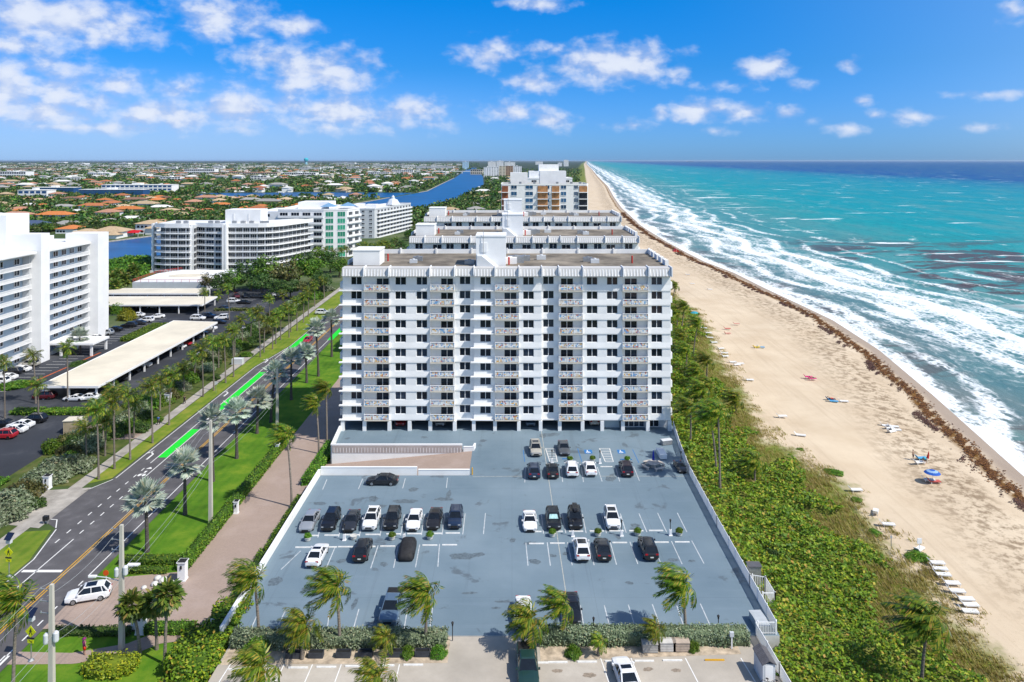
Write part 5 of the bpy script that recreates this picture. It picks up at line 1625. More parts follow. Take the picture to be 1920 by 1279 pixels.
for sx in (-1, 1):
    for y in (-1.45, 1.45): put('wheel', k['wheel'], o, (sx * .86, y, .32))
dcar('suv', 'white', 1090, 1038, N, 'white SUV tail-out left of two black cars in the right rear-out row', True)
dcar('sedan', 'black', 1130, 1037, N, 'black sedan tail-out beside the white SUV in the right block')
dcar('suv', 'black', 1215, 1036, N, 'black SUV tail-out alone at the right of the second row')
dcar('suv', 'beige', 1004, 848, S, 'beige SUV nose-out beside the striped aisle near the building', True)
dcar('sedan', 'grey', 1057, 846, S, 'grey sedan nose-out between two striped aisles')
dcar('suv', 'navy', 1001, 889, N, 'navy SUV tail-out at the left end of the upper row')
dcar('sedan', 'black', 1036, 888, N, 'black car tail-out next to the navy SUV')
dcar('suv', 'white', 1072, 886, N, 'white SUV tail-out in the upper row, touching the black car')
dcar('sedan', 'white', 1106, 884, N, 'white sedan tail-out at the right of the two white cars')
dcar('suv', 'plum', 1174, 885, N, 'dark plum SUV tail-out alone near the stone table')
dcar('sedan', 'black', 717, 907, Wt, 'black sedan parked sideways along the ramp wall')
dcar('pickup', 'steel', 735, 1150, S, 'blue-grey pickup truck nose towards the front hedge')
dcar('sedan', 'white', 980, 1158, S, 'white sedan nose-out behind the drooping palm by the exit')
dcar('sedan', 'black', 1072, 1150, S, 'black sedan nose-out behind the windswept palm at the front hedge')
p = G(989, 1262, -.06); car('pickup', 'green', (p.x, p.y, -.055), S + .02, 'dark green pickup truck leaving by the gap between the hedges', True)
p = G(1173, 1276, -.06); car('sedan', 'white', (p.x, p.y, -.055), N + .10, 'white sedan nose-in on the pale concrete lot', True, True)
# under the building
for x, col, kind, lab in ((752, 'red', 'sedan', 'red car in the shade under the building, second bay group from the left'), (826, 'silver', 'sedan', 'silver car parked under the building beneath the second balcony stack'), (995, 'steel', 'sedan', 'blue-grey car parked under the middle of the building'), (1114, 'beige', 'suv', 'pale SUV parked under the building left of the closed garage door')):
    car(kind, col, ((x - CX) * .099, 139.6, .006), S if kind == 'sedan' else N, lab, True)
# the little covered buggy by the fence
p = G(1275, 880); car('coupe', 'black', (p.x, p.y, .005), S + .05, 'small black buggy tucked against the white fence', True, False, None, .78)
# street
p = G(166, 1124, WZ); car('suv', 'white', (p.x, p.y, WZ + .05), RD(-72), 'white SUV turning out of the brick driveway', True, True)
p = G(573, 641, WZ); car('sedan', 'red', (-58, 212, WZ + .03), S, 'red car driving on the street towards the lens')
p = G(570, 588, WZ); car('suv', 'white', (-63.5, 250.0, WZ + .05), Ea, 'white SUV crossing the far mouth of the street')
car('suv', 'dgrey', (-54.4, 196, WZ + .03), N, 'dark car driving away on the street behind the silver palms')


def lcar(kind, col, x, y, rot, label, near=False):
    p = G(x, y, WZ)
    return car(kind, col, (p.x, p.y, WZ + .05), rot + rnd.uniform(-.04, .04), label, near, False, 'cars in the west parking lot')


for a in [
    ('suv', 'beige', 55, 687, Wt, 'beige SUV by the entrance canopy of the gallery block'), ('sedan', 'white', 38, 697, Wt, 'white sedan beside the beige SUV before the gallery block'),
    ('suv', 'black', 22, 702, Wt, 'black SUV between two white cars before the gallery block'), ('sedan', 'white', 12, 712, Wt, 'white sedan left of the black SUV before the gallery block'), ('suv', 'white', -2, 720, Wt, 'white SUV cut by the photo edge before the gallery block'),
    ('sedan', 'white', 178, 637, Wt, 'white car right behind the silver fan palm at the gallery block'), ('suv', 'silver', 197, 628, Wt, 'silver-grey SUV in the row along the gallery block'), ('sedan', 'black', 214, 621, Wt, 'black sedan next to the silver-grey SUV along the gallery block'),
    ('suv', 'black', 242, 614, Wt, 'black SUV in front of the golden bushes'), ('sedan', 'dgrey', 259, 609, Wt, 'dark grey sedan between the black SUV and a white SUV'), ('suv', 'white', 274, 604, Wt, 'white SUV at the end of the gallery block row'),
    ('sedan', 'white', 257, 594, Wt, 'white car half hidden behind the golden bushes'), ('sedan', 'white', 294, 597, RD(-60), 'white car beside the clipped green island hedge'),
    ('sedan', 'white', 39, 802, Wt, 'white sedan right of centre in the lower-left row'), ('suv', 'black', 64, 792, Wt, 'black SUV at the island end of the lower-left row'), ('sedan', 'white', 26, 811, Wt, 'nearest white sedan in the lower-left row'), ('suv', 'red', 6, 822, Wt, 'red SUV cut by the photo edge in the lower-left row'), ('sedan', 'black', 2, 800, Wt, 'black car behind the white sedans in the lower-left row'),
    ('suv', 'maroon', 84, 748, Wt, 'dark red SUV under the near end of the long carport'), ('coupe', 'white', 141, 751, Wt, 'white sports car under the near end of the long carport'), ('sedan', 'white', 166, 750, Wt, 'white car right of the sports car under the long carport'),
    ('suv', 'dgrey', 222, 714, Ea, 'dark SUV under the street side of the long carport, nearest one'), ('sedan', 'black', 243, 699, Ea, 'black car under the street side of the long carport, second from the lens'), ('suv', 'white', 266, 688, Ea, 'white SUV under the street side of the long carport'),
    ('sedan', 'dgrey', 318, 659, Ea, 'dark car beside a white one halfway along the long carport'), ('sedan', 'white', 332, 653, Ea, 'white car halfway along the long carport'), ('sedan', 'red', 343, 648, Ea, 'red car halfway along the long carport'),
    ('suv', 'navy', 361, 636, Ea, 'navy SUV under the far half of the long carport'), ('sedan', 'grey', 374, 627, Ea, 'grey car near the far end of the long carport'), ('suv', 'white', 392, 619, Ea, 'white SUV at the far end of the long carport'),
    ('suv', 'white', 290, 578, Ea, 'white car in the shade of the wide carport'), ('sedan', 'dgrey', 262, 577, Ea, 'dark car in the shade left in the wide carport'), ('sedan', 'black', 371, 577, Ea, 'black car at the open end of the wide carport'),
    ('suv', 'white', 371, 600, Ea, 'white SUV peeping over the end of the long carport roof'), ('suv', 'navy', 391, 596, Ea, 'navy SUV behind the end of the long carport'), ('suv', 'white', 416, 599, RD(-80), 'white SUV standing clear of the long carport end'), ('sedan', 'black', 410, 607, Ea, 'black sedan just outside the long carport end'),
    ('sedan', 'navy', 422, 581, RD(60), 'navy car alone in the upper lot'), ('suv', 'white', 438, 568, Ea, 'white SUV behind the planted island in the upper lot'), ('sedan', 'black', 458, 570, Ea, 'black sedan right of the white SUV at the planted island'),
    ('suv', 'maroon', 443, 558, RD(30), 'dark red SUV at the top of the upper lot'), ('suv', 'black', 460, 558, RD(30), 'black SUV at the top of the upper lot under the trees'), ('suv', 'white', 523, 556, Ea, 'white SUV under the big trees of the upper lot'), ('suv', 'black', 497, 558, Ea, 'black SUV left of the white one under the big trees'),
    ('sedan', 'dgrey', 482, 559, Ea, 'dark grey car deep in the shade under the big trees'), ('sedan', 'white', 456, 624, RD(20), 'white car glimpsed between the street shrubs'), ('suv', 'white', 374, 676, RD(10), 'white car half hidden by the silver shrubs of the street belt'),
]:
    lcar(*a)
# ------------------------------------------------------------------ walls, fence and fittings of the deck
def wall_run(name, label, pts, z0, z1, w, mat, cat='wall', cap=True, capm=None):
    o = thing(name, label, cat, (pts[0][0], pts[0][1], z0))
    mb = MB(); cp = MB()
    for a, b in zip(pts, pts[1:]):
        a_, b_ = Vector((a[0] - pts[0][0], a[1] - pts[0][1], 0)), Vector((b[0] - pts[0][0], b[1] - pts[0][1], 0))
        mb.bar(a_, b_, w, z1 - z0)
        cp.bar(a_ + Vector((0, 0, z1 - z0 + .003)), b_ + Vector((0, 0, z1 - z0 + .003)), w + .08, .07)
    mb.build('wall_face', mat, o)
    if cap: cp.build('coping', capm or BW2, o)
    return o


wall_run('parapet_wall', 'long low white wall along the driveway edge of the deck', [(-29.98, 77), (-29.98, 116.3)], WZ - .4, .85, .3, BW)
wall_run('parapet_wall', 'white wall on the near side of the sunken ramp', [(-29.8, 116.5), (-14.8, 116.5)], WZ - .4, 1.15, .3, BW)
wall_run('parapet_wall', 'lower white wall continuing the ramp edge to the yellow post', [(-14.6, 116.5), (-6.6, 116.5)], -1.5, .75, .3, BW)
o = wall_run('ramp_wall', 'tall white wall with a grey slotted band on the far side of the ramp', [(-30.4, 126.1), (-8.4, 126.1)], WZ - .6, 1.05, .3, BW)
mb = MB(); mb.box(0.1, 22, -.20, -.155, WZ * -1 + .05 + .6 - .35, 4.0 - .0, 0); mb.build('grey_band', M('mauve_grey_band', (0.40, 0.35, 0.33), .85, .1, 1), o)
mb = MB()
for i in range(42): mb.box(.35 + i * .52, .42 + i * .52, -.235, -.201, 2.85, 3.65)
mb.build('band_slats', BW2, o)
wall_run('ramp_wall', 'short white wall stepping down at the top of the ramp', [(-8.2, 126.1), (-6.5, 126.1), (-6.3, 127.6)], -.8, .65, .25, BW)
wall_run('parapet_wall', 'white wall from the ramp corner to the building', [(-30.5, 126.3), (-31.1, 135.2)], WZ - .4, .9, .3, BW)
o = thing('bollard', 'yellow post at the end of the ramp wall', 'bollard', (-6.2, 116.4, .012)); mb = MB(); mb.lathe((0, 0, 0), [(.1, 0), (.1, 1.05), (.06, 1.12)], 10); mb.build('post', YEL, o)
mb = MB(); mb.lathe((0, 0, 0), [(.18, 0), (.18, .03), (.1, .04)], 10); mb.build('base_plate', METAL, o)
for x, y in ((684, 870), (802, 858)):
    p = G(x, 868, 0)


def fence(label, pts, z, h, sp=.16, cat='fence'):
    o = thing('picket_fence', label, cat, (pts[0][0], pts[0][1], z))
    rails, pk, posts = MB(), MB(), []
    for a, b in zip(pts, pts[1:]):
        A, B = Vector((a[0] - pts[0][0], a[1] - pts[0][1], 0)), Vector((b[0] - pts[0][0], b[1] - pts[0][1], 0))
        for zz in (.12, h - .1): rails.bar(A + Vector((0, 0, zz)), B + Vector((0, 0, zz)), .06, .09)
        L = (B - A).length; n = int(L / sp)
        for i in range(n):
            p = A + (B - A) * (i + .5) / n
            pk.box(p.x - .022, p.x + .022, p.y - .05, p.y + .05, .05, h - .102)
        m = max(1, int(L / 2.4))
        for i in range(m + 1): posts.append(A + (B - A) * i / m)
    rails.build('rail', BW2, o); pk.build('pickets', BW2, o)
    pm = MB(); pm.box(-.06, .06, -.06, .06, 0, h + .05); pm.lathe((0, 0, h + .05), [(.085, 0), (.085, .04), (.02, .09)], 6)
    me = pm.mesh('post', BW2)
    for p in posts: put('post', me, o, p)
    return o


fence('long white picket fence between the blue deck and the dune', [(27.35, 77.3), (27.4, 86), (27.45, 100), (27.7, 117), (28.4, 126), (29.4, 136)], .005, 1.35)
fence('short white picket fence closing the deck corner by the shed', [(25.4, 77.2), (27.3, 77.2)], .005, 1.3)
fence('white picket fence beside the grey-roofed shed on the concrete lot', [(25.2, 77.1), (25.45, 71), (25.8, 62)], -.055, 1.3)
fence('small white gate enclosure on the dune side of the fence', [(28.2, 87.6), (29.6, 87.2), (29.6, 84.0), (28.2, 84.0)], -1.6, 2.0, .22)
c = Vector((28.9, 89.2, -1.6)); o = thing('beach_shower', 'grey box housing beside the small white gate enclosure', 'box', c); mb = MB(); mb.box(-.7, .7, -.5, .5, 0, 2.3); mb.build('cabinet', METAL, o); mb = MB(); mb.box(-.8, .8, -.6, .6, 2.303, 2.4); mb.build('lid', M('dark_grey_lid', (0.10, 0.10, 0.11), .7), o)

# hedges
E_ = lambda x, y, z=WZ: G(x, y, z)
hedge('clipped_hedge', [(-33.0, -31.2, 82.5, 98, WZ, WZ + .7), (-32.6, -30.7, 98, 113.5, WZ, WZ + .9)], 'low clipped hedge between the driveway and the deck wall', 'hedge', 40, .17)
hedge('clipped_hedge', [(-42.0, -40.6, 93.5, 134, WZ, WZ + 1.5)], 'long clipped hedge between the lawn and the brick driveway', 'hedge', 40, .17, seed=4)
hedge('clipped_hedge', [(-33.3, -31.3, 118, 134, WZ, WZ + 1.4)], 'bright hedge beside the sunken ramp entrance', 'hedge', 34, .18, seed=5)
hedge('clipped_hedge', [(-50.2, -42.3, 94.8, 96.2, WZ, WZ + .9), (-48, -43, 92.8, 93.8, WZ, WZ + .7)], 'double clipped hedge beside the front gate pillar', 'hedge', 45, .15, seed=6)
hedge('sea_grape_hedge', [(-32.4, -28.9, 70.5, 82.8, WZ, .35), (-33.2, -29.4, 60, 70.5, WZ, .2), (-34.6, -32.4, 74, 79.8, WZ, -.6)], 'tall glossy sea grape hedge between the lawn and the concrete lot', 'grape', 42, .24, rough=.28, seed=7)
hedge('low_hedge', [(-40, -34.6, 80.8, 82.2, WZ, WZ + 1.0)], 'low hedge beside the brick path near the cabbage palms', 'hedge', 45, .15, seed=8)
hedge('flower_border', [(-50.5, -41.5, 80.6, 81.9, WZ, WZ + .6)], 'dark planted border along the driveway mouth', 'dark', 45, .17, seed=9)
hedge('silver_hedge', [(-28.4, -6.6, 74.9, 76.6, -.05, 1.15)], 'long silver-green hedge at the front of the deck, left of the exit', 'silver', 110, .15, rough=.22, seed=10)
hedge('silver_hedge', [(2.9, 24.0, 75.3, 77.0, -.05, 1.25)], 'silver-green hedge at the front of the deck, right of the exit', 'silver', 110, .14, rough=.16, seed=11)
hedge('golden_hedge', [(-43.2, -38.2, 74.6, 76.8, WZ, WZ + 1.0), (-42.2, -38.9, 73.9, 74.6, WZ, WZ + .9)], 'round golden-green bed around the cabbage palm feet', 'yellow', 45, .18, rough=.2, seed=12)
hedge('island_hedge', [(-101.5, -84.5, 150.6, 153.5, WZ, WZ + .9)], 'clipped island hedge in front of the long carport', 'hedge', 20, .25, seed=13)
hedge('island_hedge', [(-111.5, -105.5, 212, 232, WZ, WZ + 1.2)], 'clipped island hedge beyond the far end of the long carport', 'hedge', 16, .28, seed=14)
hedge('island_hedge', [(-102, -85, 255.0, 257, WZ, WZ + .9)], 'thin island hedge in the upper lot', 'olive', 14, .3, seed=15)
hedge('lot_hedge', [(-89.5, -83, 118, 121, WZ, WZ + 1.0), (-83.2, -80.5, 117.5, 120, WZ, WZ + .8)], 'low hedge at the corner of the west lot near the apron', 'bright', 24, .22, seed=16)
hedge('mangrove_belt', [(-190, -150, 345, 368, WZ, 2.2), (-186, -166, 320, 345, WZ, 1.2)], 'broad green mangrove belt along the near bank of the waterway', 'bright', 3.2, .8, rough=.5, seed=17)

# concrete wheel stops
WS = MB(); WS.loft([[Vector((x, y, z)) for y, z in ((-.08, 0), (-.06, .11), (.06, .11), (.08, 0))] for x in (-.95, .95)])
WSM = {c: WS.mesh('wheel_stop', m_) for c, m_ in (('white', WHITE), ('yellow', YEL), ('blue', BLUEP))}
def stop(x, y, z, c, label, group): 
    p = G(x, y, z); return tag(put('wheel_stop', WSM[c], None, p + Vector((0, 0, .006))), label, 'wheel stop', group)
ORDN = ['first', 'second', 'third', 'fourth', 'fifth', 'sixth', 'seventh', 'eighth', 'ninth', 'tenth', 'eleventh', 'twelfth', 'thirteenth', 'fourteenth', 'fifteenth', 'sixteenth', 'seventeenth', 'eighteenth', 'nineteenth', 'twentieth']
def ordn(i): return ORDN[i] if i < 20 else f'{i + 1}th'
for g, z, rows in (('wheel stops behind the lower left row', 0, [(568, 1027), (618, 1026.5), (648, 1026), (690, 1025.6), (727, 1025), (766, 1024.6), (806, 1023), (843, 1022.4)]),
                   ('wheel stops before the long left row', 0, [(584, 1005), (622, 1004.4), (661, 1003.6), (699, 1003), (738, 1002), (777, 1001.5), (815, 1001), (849, 1000.4)]),
                   ('wheel stops of the right tail-out row', 0, [(1006, 1020), (1045, 1019.4), (1084, 1019), (1124, 1018.6), (1162, 1018.2), (1201, 1018), (1240, 1017.5), (1279, 1017)]),
                   ('wheel stops of the right nose-out row', 0, [(1002, 997.5), (1042, 997.2), (1080, 997), (1119, 996.6), (1156, 996.3), (1193, 996), (1230, 995.6)]),
                   ('wheel stops along the front hedge', 0, [(1077, 1189), (1121, 1188.6), (1166, 1188), (1211, 1187), (1268, 1186), (1320, 1185)]),
                   ('lot wheel stops left of the exit', -.06, [(447, 1256), (506, 1254), (559, 1252.6), (612, 1251.4), (666, 1250), (721, 1248.6), (775, 1247.4)]),
                   ('lot wheel stops right of the exit', -.06, [(1010, 1243.5), (1046, 1242.6), (1101, 1241.7), (1153, 1241), (1208, 1240), (1261, 1239)])):
    for i, (x, y) in enumerate(rows): stop(x, y, z, 'white', f'white concrete bar, {ordn(i)} from the left of the {g}', g)
stop(1340, 1238.4, -.06, 'yellow', 'yellow wheel stop on the concrete lot near the shed', None)
stop(1065, 861, 0, 'blue', 'blue wheel stop in front of the grey sedan', None); stop(1174, 862, 0, 'blue', 'blue wheel stop before the plum SUV', None)
stop(1098, 872, 0, 'white', 'white wheel stop beyond the two white cars in the upper row', None); stop(1137, 875.6, 0, 'white', 'white wheel stop in the empty stall left of the plum SUV', None)

# lamp posts of the deck: white block foot, dark post, lantern
def lamp(x, y, label, foot=True, h=2.1, z=0.0):
    p = G(x, y, z) + Vector((0, 0, .004)); o = thing('lamp_post', label, 'lamp post', p, 0, 'dark lamp posts of the deck')
    if foot:
        mb = MB(); mb.loft([[Vector((sx * w, sy * w, zz)) for sx, sy in ((-1, -1), (1, -1), (1, 1), (-1, 1))] for w, zz in ((.24, 0), (.24, .08), (.17, .1), (.15, .75))]); mb.build('foot_block', BW2, o)
    mb = MB(); mb.tube([(0, 0, .755 if foot else 0), (0, 0, h - .42)], .045, 8); mb.lathe((0, 0, h - .42), [(.05, 0), (.09, .03), (.05, .05)], 8); mb.build('post', BLK, o)
    mb = MB(); mb.lathe((0, 0, h - .36), [(.07, 0), (.13, .26), (.15, .28), (.05, .4), (.015, .44)], 8); mb.build('lantern', BLK, o)
for i, a in enumerate([(645.6, 1013, 'lamp post in the left divider, left one'), (757.6, 1012, 'lamp post in the left divider, right one'), (1074, 1006, 'lamp post in the right divider, left one'), (1165.5, 1005, 'lamp post in the middle of the right divider'), (1257, 1004, 'lamp post at the right end of the right divider'), (1125, 869, 'lamp post beside the upper striped aisle'), (1035, 868, 'lamp post behind the grey sedan near the left striped aisle')]):
    lamp(a[0], a[1], 'dark lantern on white foot, ' + a[2])
for x, y, l in ((848.5, 1201, 'dark lantern post at the hedge end left of the exit'), (1113, 1192, 'dark lantern post rising behind the right front hedge, left one'), (1228, 1191, 'dark lantern post behind the small palm at the right hedge'), (1347, 1188, 'dark lantern post rising behind the right front hedge, right one'), (1277, 868, 'dark lantern post beside the black buggy at the fence')):
    lamp(x, y, l, False, 1.9)

# planters
POT = MB(); POT.lathe((0, 0, 0), [(.28, 0), (.36, .1), (.42, .42), (.47, .44), (.47, .5), (.38, .5), (.36, .44)], 14); POTM = POT.mesh('pot', M('pale_planter', (0.55, 0.54, 0.50), .8, .1, 2))
def pot(x, y, label, full=True):
    o = thing('potted_shrub', label, 'planter', G(x, y) + Vector((0, 0, .004)), 0, 'planters between the parking rows')
    put('pot', POTM, o)
    if full:
        b = put('shrub_ball', shrub_mesh('hedge', rnd.randrange(3)), o, (0, 0, .46)); b.scale = (.5, .5, .62)
    else:
        mb = MB(); mb.lathe((0, 0, .40), [(.36, 0), (.1, .02)], 12); mb.build('soil', TRIM, o)
for x, y, l in ((577, 1014, 'at the left end of the left divider'), (735, 1012, 'between the two lamp posts of the left divider'), (806, 1011, 'at the right end of the left divider'), (1035.5, 1006, 'left of all in the right divider'), (1121, 1005, 'between right divider lamp posts'), (1195.5, 1004, 'right of the middle lamp post'), (1273.6, 1004, 'at the right end of the right divider'), (1111, 866, 'beside the upper striped aisle'), (1068.7, 867, 'behind the blue wheel stop'), (1176, 867, 'in front of the plum SUV')):
    pot(x, y, 'round clipped shrub in a pale pot ' + l)
pot(663, 1011, 'empty white pot beside a lamp post in the left divider', False)
# dark planter boxes along the left front hedge
for i, x in enumerate((550, 593, 644, 685, 740.6, 792)):
    p = G(x, 1232 - (x - 550) * .012, -.06); o = thing('planter_box', f'dark planter trough at the foot of the left hedge, {ordn(i)} from the left', 'planter', p + Vector((0, 0, .012)), 0, 'dark planter troughs at the left hedge')
    mb = MB(); w, d, h = .72, .32, .55
    mb.box(-w, w, -d, -d + .06, 0, h); mb.box(-w, w, d - .06, d, 0, h); mb.box(-w, -w + .06, -d + .061, d - .061, 0, h); mb.box(w - .06, w, -d + .061, d - .061, 0, h)
    mb.build('trough', M('charcoal_planter', (0.045, 0.05, 0.06), .7, .2, 2), o)
    mb = MB(); mb.box(-w + .07, w - .07, -d + .07, d - .07, 0, h - .12); mb.build('soil', TRIM, o)
for x, y, r, l, k in ((1075, 1229, .85, 'round green bush at the foot of the right front hedge', 'bright'), (822, 1229, .85, 'round green bush at the hedge end left of the exit', 'bright'), (764, 1229, .8, 'green bush between two dark troughs', 'bright'), (1298, 1217, .75, 'round green bush right of the storage boxes', 'bright'), (480, 1224, 1.3, 'yellow-green bush at the left end of the front hedge', 'hedge')):
    shrub(k, G(x, y, -.06), r, r * 1.15, l, None, 'round_bush')
# storage boxes
def storage(x, y, z, w, d, h, label, col, lidc, rot=0):
    o = thing('storage_box', label, 'storage box', G(x, y, z) + Vector((0, 0, .008)), rot)
    mb = MB(); mb.box(-w, w, -d, d, 0.05, h)
    for i in range(3): mb.box(-w - .02, w + .02, -d - .02, -d - .001, .1 + i * h / 3.4, .1 + i * h / 3.4 + .05)
    mb.build('chest', col, o)
    mb = MB(); mb.loft([[Vector((x_, y_, z_)) for y_, z_ in ((-d - .05, h + .003), (-d - .05, h + .06), (0, h + .16), (d + .05, h + .06), (d + .05, h + .003))] for x_ in (-w - .05, w + .05)]); mb.build('lid', lidc, o)
GB, TB = M('grey_resin', (0.36, 0.35, 0.33), .7, .15, 2), M('tan_resin', (0.42, 0.34, 0.27), .7, .15, 2)
storage(1218, 1220, -.06, .75, .45, .85, 'grey resin storage box left of the pair at the right hedge', GB, GB)
storage(1251, 1218, -.06, .75, .45, .9, 'pale grey storage box in the middle of three', M('pale_resin', (0.52, 0.50, 0.47), .7, .15, 2), M('pale_resin', (0.5,) * 3))
storage(1276, 1218, -.06, .8, .45, .9, 'tan storage box right of the grey ones', TB, TB)
storage(1424, 1174, 0, .6, 1.35, .8, 'long pale grey box against the fence near the deck corner', M('blue_grey_resin', (0.42, 0.45, 0.47), .7, .1, 1), M('blue_grey_resin', (0.4,) * 3), .06)
storage(1240, 855, 0, .55, 1.5, .7, 'white deck box beside the stone table', BW2, BW2, .05)
storage(1249, 833, 0, .9, .5, .75, 'grey picnic chest in the palm shade near the building', METAL, BGR, .3)
# shed
p = Vector((24.0, 71.0, -.055)); o = thing('garden_shed', 'small shed with grey ribbed roof on the concrete lot', 'shed', p, .04)
o.scale = (.62, .68, .95)
mb = MB(); mb.box(-.95, .95, -1.7, 1.7, 0, 2.0)
for i in range(9): mb.box(-.97, .97, -1.715, -1.701, .1 + i * .21, .13 + i * .21)
mb.build('wall', BGR, o)
mb = MB(); mb.loft([[Vector((x, y, z)) for x, z in ((-1.1, 1.95), (-1.1, 2.05), (0, 2.5), (1.1, 2.05), (1.1, 1.95), (0, 2.38))] for y in (-1.85, 1.85)])
for i in range(12):
    y = -1.7 + i * .31
    for s in (-1, 1): mb.tube([(s * 1.08, y, 2.07), (s * .03, y, 2.51)], .025, 4)
mb.build('roof', M('slate_grey_roof', (0.13, 0.125, 0.135), .7, .15, 2), o)
mb = MB(); mb.box(-.6, .6, -1.74, -1.718, .05, 1.9); mb.build('door', BW, o)
def bike(loc, rot, label, m_):
    o = thing('bicycle', label, 'bicycle', loc, rot, None)
    ring = lambda y, r: [(0, y + r * math.cos(t), .34 + r * math.sin(t)) for t in np.linspace(0, 6.283, 17)]
    for y in (-.52, .52): mb = MB(); mb.tube(ring(y, .32), .022, 5, cap=False); mb.build('wheel', TYRE, o)
    mb = MB()
    for a, b in (((0, -.5, .34), (0, -.36, .92)), ((0, -.4, .75), (0, .2, .72)), ((0, -.38, .62), (0, .02, .3)), ((0, .2, .72), (0, .02, .3)), ((0, .02, .3), (0, .52, .34)), ((0, .2, .72), (0, .52, .34)), ((0, .2, .72), (0, .24, .9))): mb.tube([a, b], .022, 5)
    mb.build('frame', m_, o)
    mb = MB(); mb.tube([(-.28, -.36, .95), (.28, -.36, .95)], .018, 5); mb.build('handlebar', BLK, o)
    mb = MB(); mb.lathe((0, .25, .88), [(.04, 0), (.1, .03), (.09, .07)], 8, sy=1.5); mb.build('saddle', BLK, o)
bike((24.6, 68.9, -.05), .5, 'red bicycle leaning by the fence below the shed', RED); bike((23.9, 69.2, -.05), .9, 'dark bicycle at the shed door', BLK)
# stone table with folded blue umbrella
p = G(1225, 876) + Vector((0, 0, .004)); STONE = M('pale_stone', (0.50, 0.45, 0.40), .9, .2, 2)
o = thing('stone_table', 'round pale stone table on the deck under a folded blue parasol', 'table', p); mb = MB(); mb.lathe((0, 0, 0), [(.4, 0), (.3, .3), (.3, .66)], 14); mb.build('pedestal', STONE, o); mb = MB(); mb.lathe((0, 0, .663), [(.95, 0), (1.0, .03), (1.0, .1), (.95, .13)], 24); mb.build('table_top', STONE, o)
for i in range(4):
    a = RD(25 + 90 * i); c = p + Vector((1.65 * math.cos(a), 1.65 * math.sin(a), 0)); q = thing('stone_bench', 'curved stone bench of the round table, ' + ('back right', 'back left', 'front left', 'front right')[i], 'bench', c, a, 'stone benches round the table')
    mb = MB(); mb.prism([(-1.65 + r * math.cos(t), r * math.sin(t)) for r, ts in ((1.85, np.linspace(-.5, .5, 7)), (1.4, np.linspace(.5, -.5, 7))) for t in ts], .36, .47); mb.build('seat', STONE, q)
    for s in (-1, 1): mb = MB(); t = .36 * s; mb.box(-1.65 + 1.62 * math.cos(t) - .13, -1.65 + 1.62 * math.cos(t) + .13, 1.62 * math.sin(t) - .13, 1.62 * math.sin(t) + .13, 0, .357); mb.build('support', STONE, q)
q = thing('folded_parasol', 'folded blue parasol standing through the stone table', 'parasol', p + Vector((0, 0, .80)))
mb = MB(); mb.tube([(0, 0, 0), (0, 0, 2.0)], .025, 6); mb.build('pole', BW2, q); mb = MB(); mb.lathe((0, 0, .35), [(.17, 0), (.2, .1), (.19, .3), (.13, .9), (.07, 1.4), (.02, 1.62)], 10); mb.build('canopy', M('blue_canvas', (0.015, 0.03, 0.33), .8, .15, 3), q)
p = G(1372, 1216, -.06) + Vector((0, 0, .012)); o = thing('meter_post', 'white post with grey box head before the right front hedge', 'post', p); mb = MB(); mb.box(-.06, .06, -.06, .06, 0, 1.2); mb.build('post', BW2, o); mb = MB(); mb.box(-.2, .2, -.12, .12, 1.2, 1.65); mb.build('meter_box', BGR, o)

# ------------------------------------------------------------------ street furniture
def pole(x, y, h, label, z=WZ, arms=True):
    p = G(x, y, z); o = thing('utility_pole', label, 'utility pole', p, 0, 'concrete utility poles along the street')
    mb = MB(); mb.loft([[Vector((sx * w, sy * w, zz)) for sx, sy in ((-1, -1), (1, -1), (1, 1), (-1, 1))] for w, zz in ((.25, -.3), (.2, h * .6), (.15, h))]); mb.build('shaft', M('pale_concrete_pole', (0.52, 0.49, 0.42), .9, .12, 1, stretch=(1, 1, .2)), o)
    if arms:
        for zz in (h - .5, h - 1.6, h - 2.7):
            mb = MB(); mb.tube([(-.1, 0, zz), (-1.0, 0, zz + .1)], .04, 6); mb.lathe((-1.0, 0, zz), [(.07, 0), (.09, .1), (.05, .25)], 8); mb.build('insulator_arm', METAL, o)
        mb = MB(); mb.lathe((-.45, -.1, h - 5.4), [(.22, 0), (.25, .1), (.25, .8), (.12, .95)], 10); mb.lathe((.45, -.1, h - 5.2), [(.22, 0), (.25, .1), (.25, .8), (.12, .95)], 10); mb.build('transformer', BGR, o)
    return p
P1 = pole(97, 1345, 12.3, 'concrete utility pole at the lower left, nearest the lens')
P2 = pole(228, 1217, 13.1, 'concrete utility pole beside the driveway mouth')
P3 = pole(395, 982, 14.6, 'concrete utility pole rising from the lawn hedge', arms=False)
P4 = pole(520, 805, 11.6, 'concrete utility pole among the silver palms', arms=False)
WIRE = M('wire_grey', (0.30, 0.32, 0.33), .5)
for k, (dx, dh) in enumerate(((-1.0, -.3), (-1.0, -1.4), (.2, -4.6), (.2, -5.4))):
    hs = [(P1, 12.3), (P2, 13.1), (P3, 14.0), (P4, 11.4)]
    mb = MB()
    A0 = Vector((P1.x - 1, P1.y - 22, WZ + 13))
    pts = []
    nodes = [Vector((P1.x + dx, P1.y - 25, WZ + 13 + dh))] + [Vector((p.x + dx, p.y, WZ + h_ + dh)) for p, h_ in hs] + [Vector((P4.x + dx - 1, P4.y + 40, WZ + 12 + dh))]
    for a, b in zip(nodes, nodes[1:]):
        for t in np.linspace(0, 1, 9)[:-1]:
            q = a + (b - a) * t; q.z -= 1.1 * 4 * t * (1 - t) * .6; pts.append(q)
    mb.tube(pts, .018, 4)
    tag(mb.build('overhead_wire', WIRE), f'thin overhead wire strung along the poles, {ordn(k)} from the top', 'wire', 'overhead wires')
